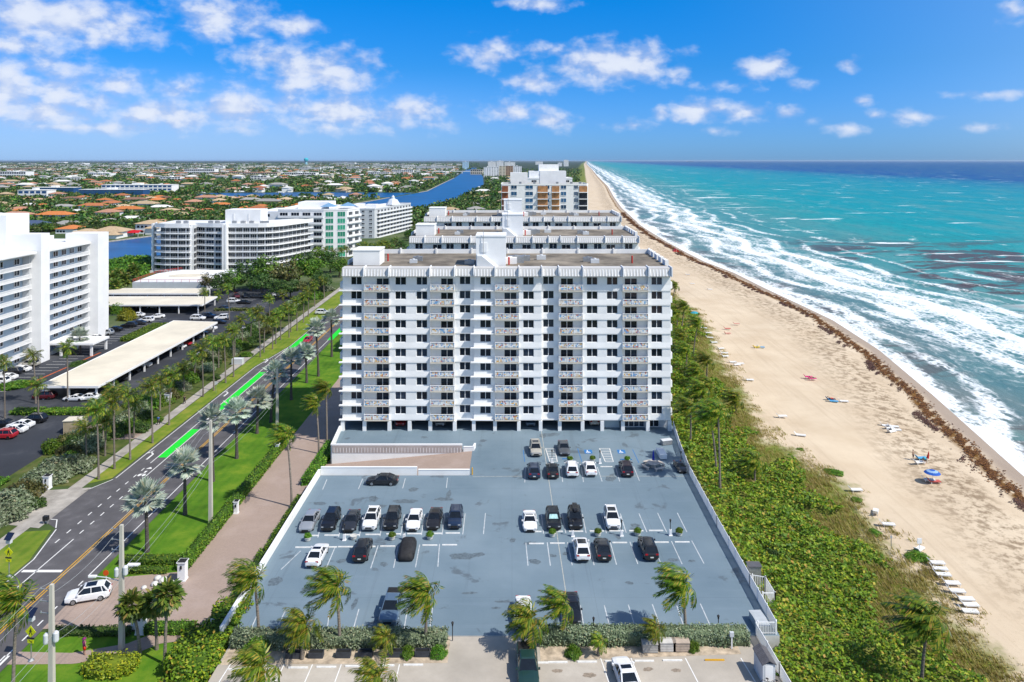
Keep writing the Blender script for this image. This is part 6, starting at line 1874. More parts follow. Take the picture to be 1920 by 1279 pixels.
FLUO = M('fluorescent_yellow', (0.66, 0.68, 0.01), .6, .05, 3)
SOL = M('solar_panel', (0.012, 0.02, 0.05), .2, .2, 5)
def ped_sign(x, y, label):
    p = G(x, y, WZ); o = thing('crossing_sign', label, 'road sign', p, RD(-8))
    mb = MB(); mb.tube([(0, 0, 0), (0, 0, 5.0)], .055, 8); mb.lathe((0, 0, 0), [(.3, 0), (.3, .12), (.1, .3)], 10); mb.build('post', METAL, o)
    s = .62; mb = MB()
    mb.loft([[Vector((s * math.cos(t), yy, 3.1 + s * math.sin(t))) for t in (0, 1.5708, 3.1416, 4.7124)] for yy in (-.065, -.095)]); d = mb.build('diamond_sign', FLUO, o)
    mb = MB(); yy = -.10
    q = lambda pts: mb.poly([(a, yy, 3.1 + b) for a, b in pts])
    q([(.02 + .075 * math.cos(t), .27 + .075 * math.sin(t)) for t in np.arange(0, 6.28, .6)])
    q([(-.07, .18), (-.09, -.04), (.07, -.04), (.08, .18)]); q([(-.09, -.04), (-.2, -.33), (-.12, -.35), (.02, -.06)]); q([(0, -.04), (.13, -.2), (.1, -.36), (.19, -.34), (.2, -.18), (.07, -.02)])
    q([(-.07, .17), (-.2, .0), (-.15, -.04), (-.05, .1)]); q([(.07, .17), (.2, .04), (.16, -.01), (.06, .1)])
    mb.build('walking_figure', BLK, d)
    mb = MB(); mb.box(-.36, .36, -.1, -.065, 1.92, 2.3); a = mb.build('arrow_plate', FLUO, o)
    mb = MB()
    for pts in ([(-.2, 2.2), (-.16, 2.24), (.1, 2.08), (.06, 2.03)], [(.2, 2.0), (.14, 2.16), (-.01, 2.0)]): mb.poly([(u, -.104, v) for u, v in pts][::-1])
    mb.build('arrow', BLK, a)
    mb = MB(); mb.box(-.42, .42, -.12, -.066, 2.36, 2.5); mb.build('beacon_bar', BLK, o)
    mb = MB(); mb.add([(-.45, -.35, 4.75), (.45, -.35, 4.75), (.45, .35, 5.35), (-.45, .35, 5.35), (-.45, -.33, 4.7), (.45, -.33, 4.7), (.45, .37, 5.3), (-.45, .37, 5.3)], [(0, 1, 2, 3), (7, 6, 5, 4), (0, 4, 5, 1), (1, 5, 6, 2), (2, 6, 7, 3), (3, 7, 4, 0)]); mb.build('solar_panel', SOL, o)
    mb = MB(); mb.box(-.3, .3, -.2, .2, 4.2, 4.55); mb.build('control_box', BGR, o)
ped_sign(58.5, 1240, 'yellow diamond walker sign with solar panel beside the brick path'); ped_sign(17, 1082, 'yellow diamond walker sign with solar panel on the far verge')
def streetlight(loc, label, ang):
    o = thing('street_light', label, 'street light', loc, ang); 
    return o
# gate pillars
def pillar(x, y, h, w, label, gate=None):
    p = G(x, y, WZ) + Vector((0, 0, .05)); o = thing('gate_pillar', label, 'pillar', p)
    mb = MB(); mb.box(-w, w, -w, w, 0, h); mb.box(-w - .05, w + .05, -w - .05, w + .05, 0, .15); mb.build('shaft', BW2, o)
    mb = MB(); mb.box(-w - .1, w + .1, -w - .1, w + .1, h + .003, h + .12); mb.build('cap', BW2, o)
    mb = MB(); mb.loft([[Vector((sx * k, sy * k, zz)) for sx, sy in ((-1, -1), (1, -1), (1, 1), (-1, 1))] for k, zz in ((w + .05, h + .123), (.03, h + .36))]); mb.build('cap_roof', TRIM, o)
    mb = MB(); mb.box(-.1, .1, -w - .1, -w - .001, h - .7, h - .3); mb.build('lantern', BLK, o)
    return o
pillar(342.5, 1088, 2.25, .45, 'white gate pillar at the corner of the lawn hedge'); pillar(265, 1187, 2.25, .45, 'white gate pillar behind the cabbage palms')
pillar(443, 963, 1.7, .28, 'slim white pillar at the middle of the lawn hedge'); pillar(520, 852, 1.7, .28, 'slim white pillar at the far end of the lawn hedge')
pillar(89, 917, 2.0, .45, 'white pillar at the lot entrance beside the silver shrubs'); pillar(315, 757, 2.0, .5, 'white pillar at the second lot entrance behind the street palms')
o = thing('gate_arm', 'white barrier arm beside the gate pillar behind the cabbage palms', 'barrier', G(250, 1180, WZ) + Vector((0, 0, .05)), .5); mb = MB(); mb.box(-.25, .25, -.25, .25, 0, 1.1); mb.build('motor_box', BW2, o); mb = MB(); mb.tube([(0, -.3, .9), (2.6, -.3, 3.4)], .05, 6); mb.build('arm', BW2, o)
o = thing('warning_flag', 'orange disc on a white stake beside the driveway mouth', 'marker', G(199, 1093, WZ)); mb = MB(); mb.tube([(0, 0, 0), (0, 0, 1.3)], .04, 6); mb.build('stake', BW2, o); mb = MB(); mb.loft([[Vector((.35 * math.cos(t), y, 1.25 + .35 * math.sin(t))) for t in np.arange(0, 6.28, .4)] for y in (-.05, -.07)]); mb.build('disc', M('orange_disc', (0.7, 0.10, 0.01), .6), o)
o = thing('lot_light', 'short white cobra lamp arm on the pole beside the driveway mouth', 'street light', P2 + Vector((-.25, 0, 7.2))); mb = MB(); mb.tube([(0, 0, 0), (-1.4, 0, .35), (-2.4, 0, .45)], .05, 6); mb.build('arm', BGR, o); mb = MB(); mb.box(-3.2, -2.4, -.16, .16, .38, .54); mb.build('lamp_head', BW2, o)
o = thing('storage_container', 'tan ribbed storage box at the edge of the west lot', 'container', G(141, 810, WZ) + Vector((0, 0, .05)), .1); mb = MB(); mb.box(-1.6, 1.6, -1.2, 1.2, 0, 2.4)
for i in range(14): mb.box(-1.55 + i * .23, -1.45 + i * .23, -1.26, -1.201, .05, 2.35)
mb.build('wall', M('tan_steel', (0.46, 0.38, 0.25), .7, .1, 1), o); mb = MB(); mb.box(-1.7, 1.7, -1.35, 1.3, 2.403, 2.5); mb.build('roof', TAN, o)
o = thing('utility_cabinet', 'pale grey utility cabinet beside the sidewalk palms', 'cabinet', G(446, 683, WZ)); mb = MB(); mb.box(-1.3, 1.3, -.8, .8, .15, 1.5); mb.build('cabinet', BGR, o); mb = MB(); mb.box(-1.5, 1.5, -1, 1, 0, .147); mb.build('plinth', CONC, o)
o = thing('bus_stop_sign', 'small grey sign on a post beside the verge palms', 'sign', G(405, 737, WZ)); mb = MB(); mb.tube([(0, 0, 0), (0, 0, 2.6)], .04, 6); mb.build('post', METAL, o); mb = MB(); mb.box(-.3, .3, -.04, .04, 1.9, 2.5); mb.build('plate', BGR, o)
o = thing('sign_board', 'small white sign lying against the double hedge', 'sign', G(250, 1069, WZ)); mb = MB(); mb.box(-.75, .75, -.3, .3, .5, .75); mb.build('board', BW2, o); mb = MB(); mb.box(-.6, -.5, -.1, .1, 0, .497); mb.box(.5, .6, -.1, .1, 0, .497); mb.build('leg', BW2, o)
o = thing('letter_box', 'dark newspaper box on the verge by the apron', 'box', G(86, 982, WZ)); mb = MB(); mb.box(-.35, .35, -.25, .25, .5, 1.1); mb.build('cabinet', BLK, o); mb = MB(); mb.box(-.3, -.22, -.2, .2, 0, .497); mb.box(.22, .3, -.2, .2, 0, .497); mb.build('leg', METAL, o)
for i, (x, y) in enumerate(((270, 1104), (290, 1098), (306, 1092), (322, 1094), (296, 1087))):
    r = .35 + .12 * (i % 3); mb = MB(); mb.ball((0, 0, 0), r, 8, sz=.7); me = mb.mesh('boulder', M('white_boulder', (0.62, 0.60, 0.56), .9, .15, 3), True); o = put('boulder', me, None, G(x, y, WZ) + Vector((0, 0, r * .4))); tag(o, 'white boulder in the bed beside the gate pillar, %s from the street' % ordn(i), 'rock', 'white boulders by the gate')
# stairs from driveway up to the deck
o = thing('deck_stair', 'narrow stair with white rail climbing from the driveway to the deck', 'stair', (-30.9, 78.5, WZ)); mb = MB()
for i in range(10): mb.box(-.75, .7, i * .34, i * .34 + .34, 0, 2.4 - i * .24)
mb.build('steps', CONC, o); mb = MB(); mb.tube([(-.75, 0, 3.3), (-.75, 3.4, .9)], .05, 6); mb.tube([(-.75, 0, 2.4), (-.75, 0, 3.3)], .04, 6); mb.tube([(-.75, 3.3, .1), (-.75, 3.4, .9)], .04, 6); mb.build('rail', BW2, o)

# ------------------------------------------------------------------ people
SKIN = M('skin', (0.45, 0.26, 0.18), .6, .08, 8)
CLOTH = {k: M(k + '_cloth', c, .85, .15, 6) for k, c in dict(purple=(.20, .02, .13), red=(.62, .03, .01), white=(.75, .75, .72), blue=(.03, .14, .40), teal=(.05, .38, .50), dark=(.025, .025, .03), tan=(.35, .22, .14)).items()}
HAIR = M('dark_hair', (0.02, 0.014, 0.01), .7)


def person(loc, rot, label, pose, top, bottom, hair=True, hat=None):
    """one skinned body; clothes and hair are children"""
    J = dict(pel=(0, 0, .95), spi=(0, 0, 1.15), che=(0, 0, 1.38), nec=(0, 0, 1.52), hea=(0, -.02, 1.64), top=(0, -.02, 1.74))
    for s, k in ((-1, 'l'), (1, 'r')):
        J.update({'sh' + k: (s * .19, 0, 1.43), 'el' + k: (s * .26, .02, 1.14), 'wr' + k: (s * .25, -.10, .90), 'hi' + k: (s * .10, 0, .90), 'kn' + k: (s * .11, -.02, .49), 'an' + k: (s * .11, .02, .08), 'to' + k: (s * .12, -.17, .03)})
    if pose == 'walk': J.update(knl=(-.11, -.16, .50), anl=(-.11, -.18, .09), tol=(-.12, -.37, .04), knr=(.11, .06, .49), anr=(.11, .30, .12), tor=(.12, .14, .03), ell=(-.25, .14, 1.16), wrl=(-.24, .18, .90), wrr=(.24, -.22, .96))
    if pose == 'bend': J.update(spi=(0, -.14, 1.08), che=(0, -.38, 1.10), nec=(0, -.52, 1.04), hea=(0, -.62, .98), top=(0, -.69, .93), shl=(-.19, -.42, 1.08), shr=(.19, -.42, 1.08), ell=(-.22, -.46, .80), elr=(.22, -.46, .80), wrl=(-.15, -.55, .56), wrr=(.15, -.55, .56))
    if pose == 'lie':
        for k, (x, y, z) in list(J.items()): J[k] = (x, (z - .95) * .94, .47 + y * .7 + max(0, z - 1.0) * .55)
    names = list(J); idx = {n: i for i, n in enumerate(names)}
    E = [('pel', 'spi'), ('spi', 'che'), ('che', 'nec'), ('nec', 'hea'), ('hea', 'top')]
    for k in 'lr': E += [('che', 'sh' + k), ('sh' + k, 'el' + k), ('el' + k, 'wr' + k), ('pel', 'hi' + k), ('hi' + k, 'kn' + k), ('kn' + k, 'an' + k), ('an' + k, 'to' + k)]
    RAD = dict(pel=.145, spi=.125, che=.15, nec=.055, hea=.10, top=.075, sh=.07, el=.045, wr=.033, hi=.10, kn=.065, an=.042, to=.035)
    me = bpy.data.meshes.new('body'); me.from_pydata([J[n] for n in names], [(idx[a], idx[b]) for a, b in E], [])
    tmp = bpy.data.objects.new('body', me); COL.objects.link(tmp)
    md = tmp.modifiers.new('skin', 'SKIN'); md.use_smooth_shade = True
    for n in names:
        r = RAD[n] if n in RAD else RAD[n[:2]]
        v = me.skin_vertices[0].data[idx[n]]; v.radius = (r, r * (.75 if n in ('che', 'pel', 'spi') else 1)); v.use_root = n == 'pel'
    s = tmp.modifiers.new('sub', 'SUBSURF'); s.levels = 1; s.render_levels = 1
    dg = bpy.context.evaluated_depsgraph_get(); dg.update()
    body = bpy.data.meshes.new_from_object(tmp.evaluated_get(dg)); body.name = 'body'
    bpy.data.objects.remove(tmp)
    mb = MB(); mb.v = [tuple(v.co) for v in body.vertices]; mb.f = [tuple(p.vertices) for p in body.polygons]; mb.m = [0] * len(mb.f)
    for k, s_ in (('l', -1), ('r', 1)):   # hands: palm, four unequal fingers and a thumb
        w = Vector(J['wr' + k]); d = (w - Vector(J['el' + k])).normalized(); sd = d.cross(Vector((0, 1, 0))).normalized()
        mb.tube([w, w + d * .05, w + d * .09], [.03, .042, .038], 7)
        for i, L in enumerate((.07, .085, .08, .06)):
            b = w + d * .085 + Vector((0, (i - 1.5) * .019, 0)); mb.tube([b, b + d * L * .55, b + d * L * .9 - sd * s_ * .02], [.010, .009, .007], 5)
        b = w + d * .03; mb.tube([b, b + d * .03 + Vector((0, -.05, 0)), b + d * .07 + Vector((0, -.06, 0))], [.012, .011, .008], 5)
    h = Vector(J['hea']); f = Vector((0, -1, 0)) if pose not in ('bend', 'lie') else (Vector((0, -.5, -.85)) if pose == 'bend' else Vector((0, -.2, 1)).normalized())
    mb.tube([h + f * .08, h + f * .125 - Vector((0, 0, .02))], [.018, .014], 5)
    sx = Vector((1, 0, 0)); up = sx.cross(f).normalized() * -1
    for s_ in (-1, 1):
        mb.ball(h + f * .092 + sx * s_ * .035 + up * .02, .012, 6, 1); mb.ball(h + sx * s_ * .10, .025, 6, 0)
    mb.tube([h + f * .093 - up * .045 - sx * .025, h + f * .097 - up * .047, h + f * .093 - up * .045 + sx * .025], .007, 4, 1)
    o = mb.build('person', [SKIN, HAIR], None, loc, rot, True)
    tag(o, label, 'person')
    def sleeve(m_, chain, rads, nm, extra=()):
        q = MB(); q.tube([J[c] if isinstance(c, str) else c for c in chain], rads, 10)
        for ch, rd in extra: q.tube([J[c] for c in ch], rd, 8)
        q.build(nm, m_, o, smooth=True)
    V_ = lambda a, b, t: tuple(Vector(J[a]) + (Vector(J[b]) - Vector(J[a])) * t)
    if top:
        q = MB(); q.tube([V_('pel', 'spi', .1), J['spi'], V_('spi', 'che', .6), J['che'], V_('che', 'nec', .5)], [.165, .15, .175, .18, .10], 10)
        for k in 'lr': q.tube([J['che'], J['sh' + k], V_('sh' + k, 'el' + k, .75)], [.10, .09, .068], 8)
        q.build('shirt', CLOTH[top], o, smooth=True)
    q = MB(); q.tube([V_('pel', 'spi', .35), J['pel'], V_('pel', 'hil', .6)], [.16, .17, .15], 10)
    t = .55 if bottom in ('red', 'blue', 'dark') and pose != 'walk' else 1
    for k in 'lr': q.tube([V_('pel', 'hi' + k, .5), J['hi' + k], V_('hi' + k, 'kn' + k, .9 if t < 1 else 1)] + ([] if t < 1 else [V_('kn' + k, 'an' + k, .95)]), [.11, .12, .09] + ([] if t < 1 else [.07]), 8)
    q.build('shorts' if t < 1 else 'trousers', CLOTH[bottom], o, smooth=True)
    q = MB(); hb = h + up * .05 - f * .025; q.ball(hb, .112, 10)
    if hat: q.lathe((hb.x, hb.y, hb.z + .0), [(.22, 0), (.22, .015), (.12, .03), (.11, .12), (.02, .15)], 12)
    q.build('hat' if hat else 'hair', CLOTH[hat] if hat else HAIR, o, smooth=True)
    return o


person(G(158, 1229, WZ) + Vector((0, 0, .05)), RD(150), 'person in purple top and red jacket tied at the waist on the lawn', 'stand', 'purple', 'red', hat='purple')
person(G(297, 797, WZ) + Vector((0, 0, .06)), RD(170), 'person in blue top walking on the sidewalk under the palms', 'walk', 'blue', 'dark')
person(G(346, 758, WZ) + Vector((0, 0, .06)), RD(10), 'person in dark clothes on the sidewalk at the second lot entrance', 'walk', 'dark', 'dark')
BZ = lambda p: p
person(GT(1712, 862), RD(70), 'bather in dark swimwear standing on the sand', 'stand', None, 'dark')
person(GT(1735, 870), RD(-60), 'bather in blue bending over beside the folded red parasol', 'bend', 'teal', 'dark')

# ------------------------------------------------------------------ beach furniture
LW = M('white_resin_lounger', (0.76, 0.76, 0.75), .5, .05, 3)
def lounger_meshes(seatm, nm):
    s, b, l = MB(), MB(), MB()
    s.box(-.72, .95, -.33, .33, .30, .38); s.box(-.72, .95, -.36, -.331, .27, .42); s.box(-.72, .95, .331, .36, .27, .42)
    b.add([(-.72, -.33, .34), (-.72, .33, .34), (-1.1, .33, .86), (-1.1, -.33, .86), (-.78, -.33, .30), (-.78, .33, .30), (-1.17, .33, .82), (-1.17, -.33, .82)], [(3, 2, 1, 0), (4, 5, 6, 7), (0, 1, 5, 4), (1, 2, 6, 5), (2, 3, 7, 6), (3, 0, 4, 7)])
    l.box(-.04, .04, -.04, .04, 0, .268)
    return s.mesh('seat', seatm), b.mesh('backrest', seatm), l.mesh('leg', LW)
LM = {'white': lounger_meshes(LW, 'w')}
for k, c in dict(red=(.55, .12, .10), yellow=(.70, .50, .03), blue=(.10, .36, .60), pink=(.70, .04, .25), teal=(.03, .28, .36), navy=(.02, .05, .16), salmon=(.62, .30, .24)).items(): LM[k] = lounger_meshes(M(k + '_lounger_cloth', c, .8, .1, 3), k)
def lounger(x, y, label, col='white', rot=0.0, group='loungers on the beach'):
    p = GT(x, y); o = thing('beach_lounger', label, 'lounger', p + Vector((0, 0, .02)), RD(rot), group); s, b, l = LM[col]
    put('seat', s, o); put('backrest', b, o)
    for sx in (-.6, .8):
        for sy in (-.3, .3): put('leg', l, o, (sx, sy, 0))
near = [(1757, 1060), (1762, 1071), (1768, 1082), (1785, 1098), (1794, 1113), (1811, 1128), (1819, 1139), (1818, 1151)]
for i, (x, y) in enumerate(near): lounger(x, y, f'white lounger in the line along the dune edge, {ordn(i)} from the far end', 'white', -4 + rnd.uniform(-4, 4), 'white loungers lined up along the dune')
lounger(1605, 922, 'lone white lounger at the tip of the brown dune grass', 'white', 0); lounger(1665, 987, 'white lounger halfway down the dune edge', 'white', -10); lounger(1642, 963, 'small white chair above the halfway lounger', 'white', 60); lounger(1724, 1034, 'white chair beside the thin post at the dune', 'white', 40)
far = [(1298, 533), (1331, 544), (1328.5, 626), (1331, 635), (1339, 644), (1352, 655.5), (1358.6, 664), (1360, 670), (1374, 681), (1381.6, 686), (1405.7, 714.6), (1466.6, 783), (1501, 819), (1290, 516), (1320, 617), (1388, 684)]
for i, (x, y) in enumerate(far): lounger(x, y, f'small white lounger scattered on the upper beach, {ordn(i)} counted from the far palms', 'white', rnd.uniform(-20, 25), 'white loungers scattered on the far sand')
for i, (x, y) in enumerate(((1662, 801), (1668, 806), (1676, 803), (1680, 809), (1672, 812))): lounger(x, y, f'white lounger in the tight cluster near the bathers, {ordn(i)} from the left', 'white', rnd.uniform(-30, 30), 'white loungers clustered near the bathers')
for x, y, c, l in ((1381, 609, 'salmon', 'salmon towel lounger on the far sand above the group'), (1364, 618, 'red', 'red striped lounger, upper one of the far pair'), (1364.6, 627, 'salmon', 'salmon striped lounger, lower one of the far pair'), (1419, 653, 'yellow', 'yellow lounger beside a blue one'), (1427, 653, 'blue', 'blue lounger beside the yellow one'), (1516, 709, 'pink', 'pink lounger with a bather sitting on it'), (1523, 712, 'pink', 'bright pink lounger below the other pink one'), (1558, 751, 'navy', 'navy lounger with a bather lying on it'), (1563, 755, 'blue', 'blue lounger in front of the navy one'), (1582, 755, 'white', 'white lounger right of the blue pair'), (1724, 870, 'white', 'white lounger behind the bending bather'), (1728, 862, 'blue', 'pale blue lounger beside the standing bather'), (1742, 903, 'white', 'white lounger under the blue striped parasol'), (1752, 906, 'red', 'red lounger under the blue striped parasol')):
    lounger(x, y, l, c, rnd.uniform(-15, 15))
person(GT(1523, 712) + Vector((0, 0, .02)), RD(90), 'bather lying on the bright pink lounger', 'lie', None, 'dark'); person(GT(1558, 751) + Vector((0, 0, .02)), RD(90), 'bather lying on the navy lounger', 'lie', None, 'red')
def parasol(x, y, label, cols, r=1.25, tilt=0.0, h=2.1):
    o = thing('beach_parasol', label, 'parasol', GT(x, y)); mb = MB(); mb.tube([(0, 0, -.3), (0, 0, h)], .025, 6); mb.build('pole', BW2, o)
    mb = MB(); n = 16
    prof = [(.02, h + .02), (r * .35, h - .05), (r * .7, h - .22), (r, h - .5)]
    for j in range(3):
        for i in range(n):
            a, b = 2 * math.pi * i / n, 2 * math.pi * (i + 1) / n
            (r0, z0), (r1, z1) = prof[j], prof[j + 1]
            mb.poly([(r1 * math.cos(a), r1 * math.sin(a), z1), (r1 * math.cos(b), r1 * math.sin(b), z1), (r0 * math.cos(b), r0 * math.sin(b), z0), (r0 * math.cos(a), r0 * math.sin(a), z0)], (j + (i // 2 if len(cols) > 2 else 0)) % 2)
    mb.build('canopy', cols, o)
BLC, BLC2 = M('royal_blue_canvas', (0.02, 0.10, 0.42), .8, .1, 2), M('pale_blue_canvas', (0.28, 0.42, 0.62), .8, .1, 2)
parasol(1748, 905, 'open blue parasol with pale rings on the sand', [BLC, BLC2]); parasol(1302, 596, 'open teal parasol on the far sand behind the bent palm', [M('teal_canvas', (0.02, 0.33, 0.36), .8), M('teal_canvas2', (0.05, 0.22, 0.40), .8)])
o = thing('folded_parasol', 'folded red parasol stuck in the sand beside the bathers', 'parasol', GT(1738, 868)); mb = MB(); mb.tube([(0, 0, -.3), (.15, 0, 1.0)], .025, 6); mb.build('pole', BW2, o); mb = MB(); mb.tube([(.1, 0, .8), (.18, 0, 1.1), (.27, 0, 1.6), (.33, 0, 2.1)], [.22, .2, .12, .02], 9); mb.build('canopy', RED, o)
o = thing('thin_post', 'thin grey post at the dune edge', 'post', GT(1671, 1030)); mb = MB(); mb.tube([(0, 0, 0), (0, 0, 1.9)], .05, 6); mb.build('shaft', METAL, o); mb = MB(); mb.box(-.14, .14, -.03, .03, 1.5, 1.8); mb.build('plate', BGR, o)
o = thing('beach_sign', 'white signboard on a post among the beach grass', 'sign', GT(1724, 1036)); mb = MB(); mb.tube([(0, 0, 0), (0, 0, 1.8)], .05, 6); mb.build('post', BW2, o); mb = MB(); mb.box(-.3, .3, -.04, .04, 1.2, 1.9); mb.build('board', BW2, o)
o = thing('beach_tent', 'small red tent beside the wrack line far up the beach', 'tent', GT(1267, 472)); mb = MB(); mb.loft([[Vector((-2, y, 0)), Vector((2, y, 0)), Vector((0, y, 2))] for y in (-1.5, 1.5)]); mb.build('canopy', RED, o); mb = MB(); mb.tube([(0, -1.6, 0), (0, -1.6, 2.2)], .05, 5); mb.build('pole', BW2, o)
o = thing('cargo_ship', 'dark cargo ship on the sea horizon', 'ship', (6900, 29000, -5)); mb = MB(); mb.loft([[Vector((x, y * w, z)) for y, z in ((-12, 12), (-9, -2), (9, -2), (12, 12))] for x, w in ((-130, .8), (-110, 1), (100, 1), (140, .1))]); mb.build('hull', M('dark_hull', (.03, .035, .05), .7), o); mb = MB(); mb.box(-120, -90, -10, 10, 12, 40); mb.build('bridge', BW, o)
# ------------------------------------------------------------------ palms
def near_name(px_, py_):
    return ''
# verge row between sidewalk and road, counted from the driveway apron
verge = [(185, 899, 181, 768), (214.6, 879.5, 212, 750), (244, 862, 240, 738), (286, 831, 283, 725), (317, 797, 322, 703), (381, 744, 378, 655), (401, 732.6, 398, 640), (423, 718, 420, 636), (438, 707, 436, 620), (488, 670, 484, 585), (495, 661, 497, 600), (511, 655, 513, 603), (517, 645, 519, 590), (526, 637.5, 527, 585), (542, 633, 541, 575), (545, 623, 547, 580), (557, 620, 556, 565), (569, 605, 570, 556), (578, 594, 579, 545)]
for i, a in enumerate(verge): palm_px('calm', *a, f'coconut palm in the row along the sidewalk, {ordn(i)} from the lot apron', 'coconut palms lining the sidewalk', scale=.95 if i < 6 else .85)
belt = [(251, 820, 253, 755), (215, 823, 213, 733), (194, 838, 192, 762), (162, 862, 160, 800), (197, 855, 200, 790), (300, 770, 302, 712), (345, 735, 344, 690), (365, 715, 366, 668), (410, 690, 410, 640), (440, 668, 441, 615), (455, 650, 452, 600), (470, 640, 472, 590), (505, 612, 506, 560), (530, 598, 531, 552), (590, 575, 590, 535), (608, 560, 606, 525)]
for i, a in enumerate(belt): palm_px('calm', *a, f'coconut palm in the shrub belt behind the sidewalk, {ordn(i)} from the near end', 'coconut palms of the shrub belt', scale=.85)
lot_ = [(9, 784, 7, 679, 'tall coconut palm at the photo edge in the west lot'), (72, 781, 71, 722, 'coconut palm on the small island of the lower-left lot'), (127, 753, 126, 652, 'tall coconut palm before the near end of the long carport'), (67, 757, 62, 665, 'coconut palm left of the long carport end'), (133, 640, 135, 582, 'slim palm right against the gallery block'), (117, 640, 118, 608, 'short palm at the gallery block entrance'), (194, 620, 197, 575, 'palm at the far corner of the gallery block'), (179, 622, 177, 585, 'clumped palm below the far stair pier'), (384, 592, 384, 547, 'palm standing before the narrow carport end'), (430, 600, 427, 540, 'palm on the kerb tip of the upper lot'), (409, 567, 409, 553, 'short palm at the open end of the wide carport'), (286, 640, 286, 590, 'low palm behind the white terrace carport')]
for x, y, u, v, l in lot_[:-1]: palm_px('calm', x, y, u, v, l, None, scale=.85)
palm_px('sabal', 20, 668, 23, 634, 'cabbage palm before the left gallery section', None); palm_px('silver', 151, 663, 149, 632, 'silver fan palm in the bed beside the entrance canopy', None, scale=1.1)
for i, (x, y, u, v) in enumerate(((675, 553, 674, 538), (735, 551, 733, 532))): pass
for i, (x, y) in enumerate(((555, 470), (572, 473), (598, 473), (612, 473), (625, 474), (640, 473), (650, 470))): palm_px('calm', x, y + 22, x, y - 4, f'palm before the green-glazed block, {ordn(i)} from the left', 'palms before the green-glazed block', scale=.95)
for i, (x, y) in enumerate(((676, 485), (690, 482), (715, 480), (725, 478), (705, 486))): palm_px('calm', x, y, x, y - 22, f'bushy palm below the grey-white block, {ordn(i)} from the left', 'palms below the grey-white block', scale=1.25)
# silver fan palms on the lawn
sp = [(276, 1035, 273, 935), (347, 965, 346, 872), (399, 903, 398, 786), (444, 860, 443, 772), (482, 813, 484, 748), (508, 792, 516, 700), (546, 750, 546, 674), (575, 718, 573, 662), (597, 706, 592, 616), (622, 669, 621, 598)]
for i, a in enumerate(sp): palm_px('silver', *a, f'silver fan palm on the lawn, {ordn(i)} from the gate pillar', 'silver fan palms on the street lawn', scale=1.0 if i != 2 else .95)
for i, (x, y, u, v) in enumerate(((262, 1227, 247, 1133), (294, 1218, 289, 1128), (309, 1246, 315, 1114))): palm_px('sabal', x, y, u, v, 'cabbage palm by the driveway mouth, ' + ('left one before the pole', 'middle one of three', 'right one in the golden bed')[i], 'cabbage palms by the driveway mouth', scale=.95)
# windswept palms
for x, y, u, v, z, k, s, l in [
    (485, 1196, 468, 1088, -.05, 'windy', 1.0, 'windswept coconut palm at the deck corner above the driveway'), (566.5, 1236, 562, 1170, -.06, 'yellow', 1.0, 'short leaning palm with golden fronds before the left hedge'), (637, 1212, 622, 1100, -.05, 'windy', 1.0, 'windswept coconut palm rising from the middle of the left hedge'), (798, 1212, 792, 1115, -.05, 'windy', .95, 'windswept coconut palm near the right end of the left hedge'),
    (721, 1233, 718, 1192, -.06, 'yellow', .62, 'small yellow palm at the foot of the left hedge'), (978, 1220, 985, 1160, -.06, 'yellow', 1.05, 'broad drooping palm at the exit gap'), (1059, 1203, 1047, 1130, -.05, 'windy', .8, 'windswept palm rising behind the right hedge near the exit'), (1285, 1190, 1272, 1095, -.05, 'windy', 1.0, 'windswept coconut palm standing over the right hedge'),
    (1228, 1222, 1224, 1176, -.06, 'yellow', .6, 'small yellowing palm between two storage boxes'), (1122, 1229, 1121, 1199, -.06, 'yellow', .45, 'tiny palm before the right hedge'), (484, 1335, 478, 1250, -.06, 'yellow', 1.15, 'palm crown at the lower photo edge, left of the concrete lot'), (706, 1345, 700, 1268, -.06, 'yellow', 1.0, 'palm crown at the lower photo edge, middle of the concrete lot'),
    (547, 951, 532, 815, WZ, 'windy', .9, 'windswept coconut palm on the driveway edge beside the ramp'), (598, 851, 588, 755, WZ, 'windy', .85, 'left palm of the tall pair beside the building'), (613, 833, 607, 727, WZ, 'windy', .85, 'right palm of the tall pair beside the building'), (24, 1330, 20, 1130, WZ, 'windy', 1.2, 'windswept palm with dry brown fronds at the lower left corner')]:
    palm_px(k, x, y, u, v, l, None, z, s)
bp = [(1350, 922, 1340, 772), (1343, 889, 1324, 775), (1295, 830, 1290, 763), (1378, 774, 1376, 746), (1328, 752, 1325, 722), (1302, 728, 1306, 694), (1325, 712, 1322, 674), (1300, 671, 1306, 604), (1281, 657, 1277, 628), (1270, 614, 1266, 584), (1279, 614, 1282, 573), (1263, 556, 1265, 535), (1415, 902, 1410, 865), (1728, 1290, 1730, 1160), (1312, 760, 1312, 728), (1352, 800, 1352, 770), (1287, 700, 1284, 655)]
bl = ['tallest windswept palm on the dune beside the deck', 'second tall palm leaning close to the tallest dune palm', 'bushy palm on the dune beside the building corner', 'palm at the outer edge of the dune scrub', 'low windswept palm in the dune scrub', 'dark palm in the scrub left of the low one', 'palm swept hard to the left above the scrub', 'slender bent palm leaning seaward', 'short palm at the dune beneath the bent palm', 'palm half hidden by the right end of the building', 'palm beside the teal parasol', 'single palm against the open sand far up', 'small palm alone in the dune scrub near the fence', 'large windswept palm at the lower right among sea grapes', 'small dark palm between the scrub palms', 'small palm beside the tall dune palms', 'short palm in the scrub beside the building']
for (x, y, u, v), l in zip(bp, bl): palm_px('windy', x, y, u, v, l, None, 0, 1.2 if x == 1728 else 1.05, True)

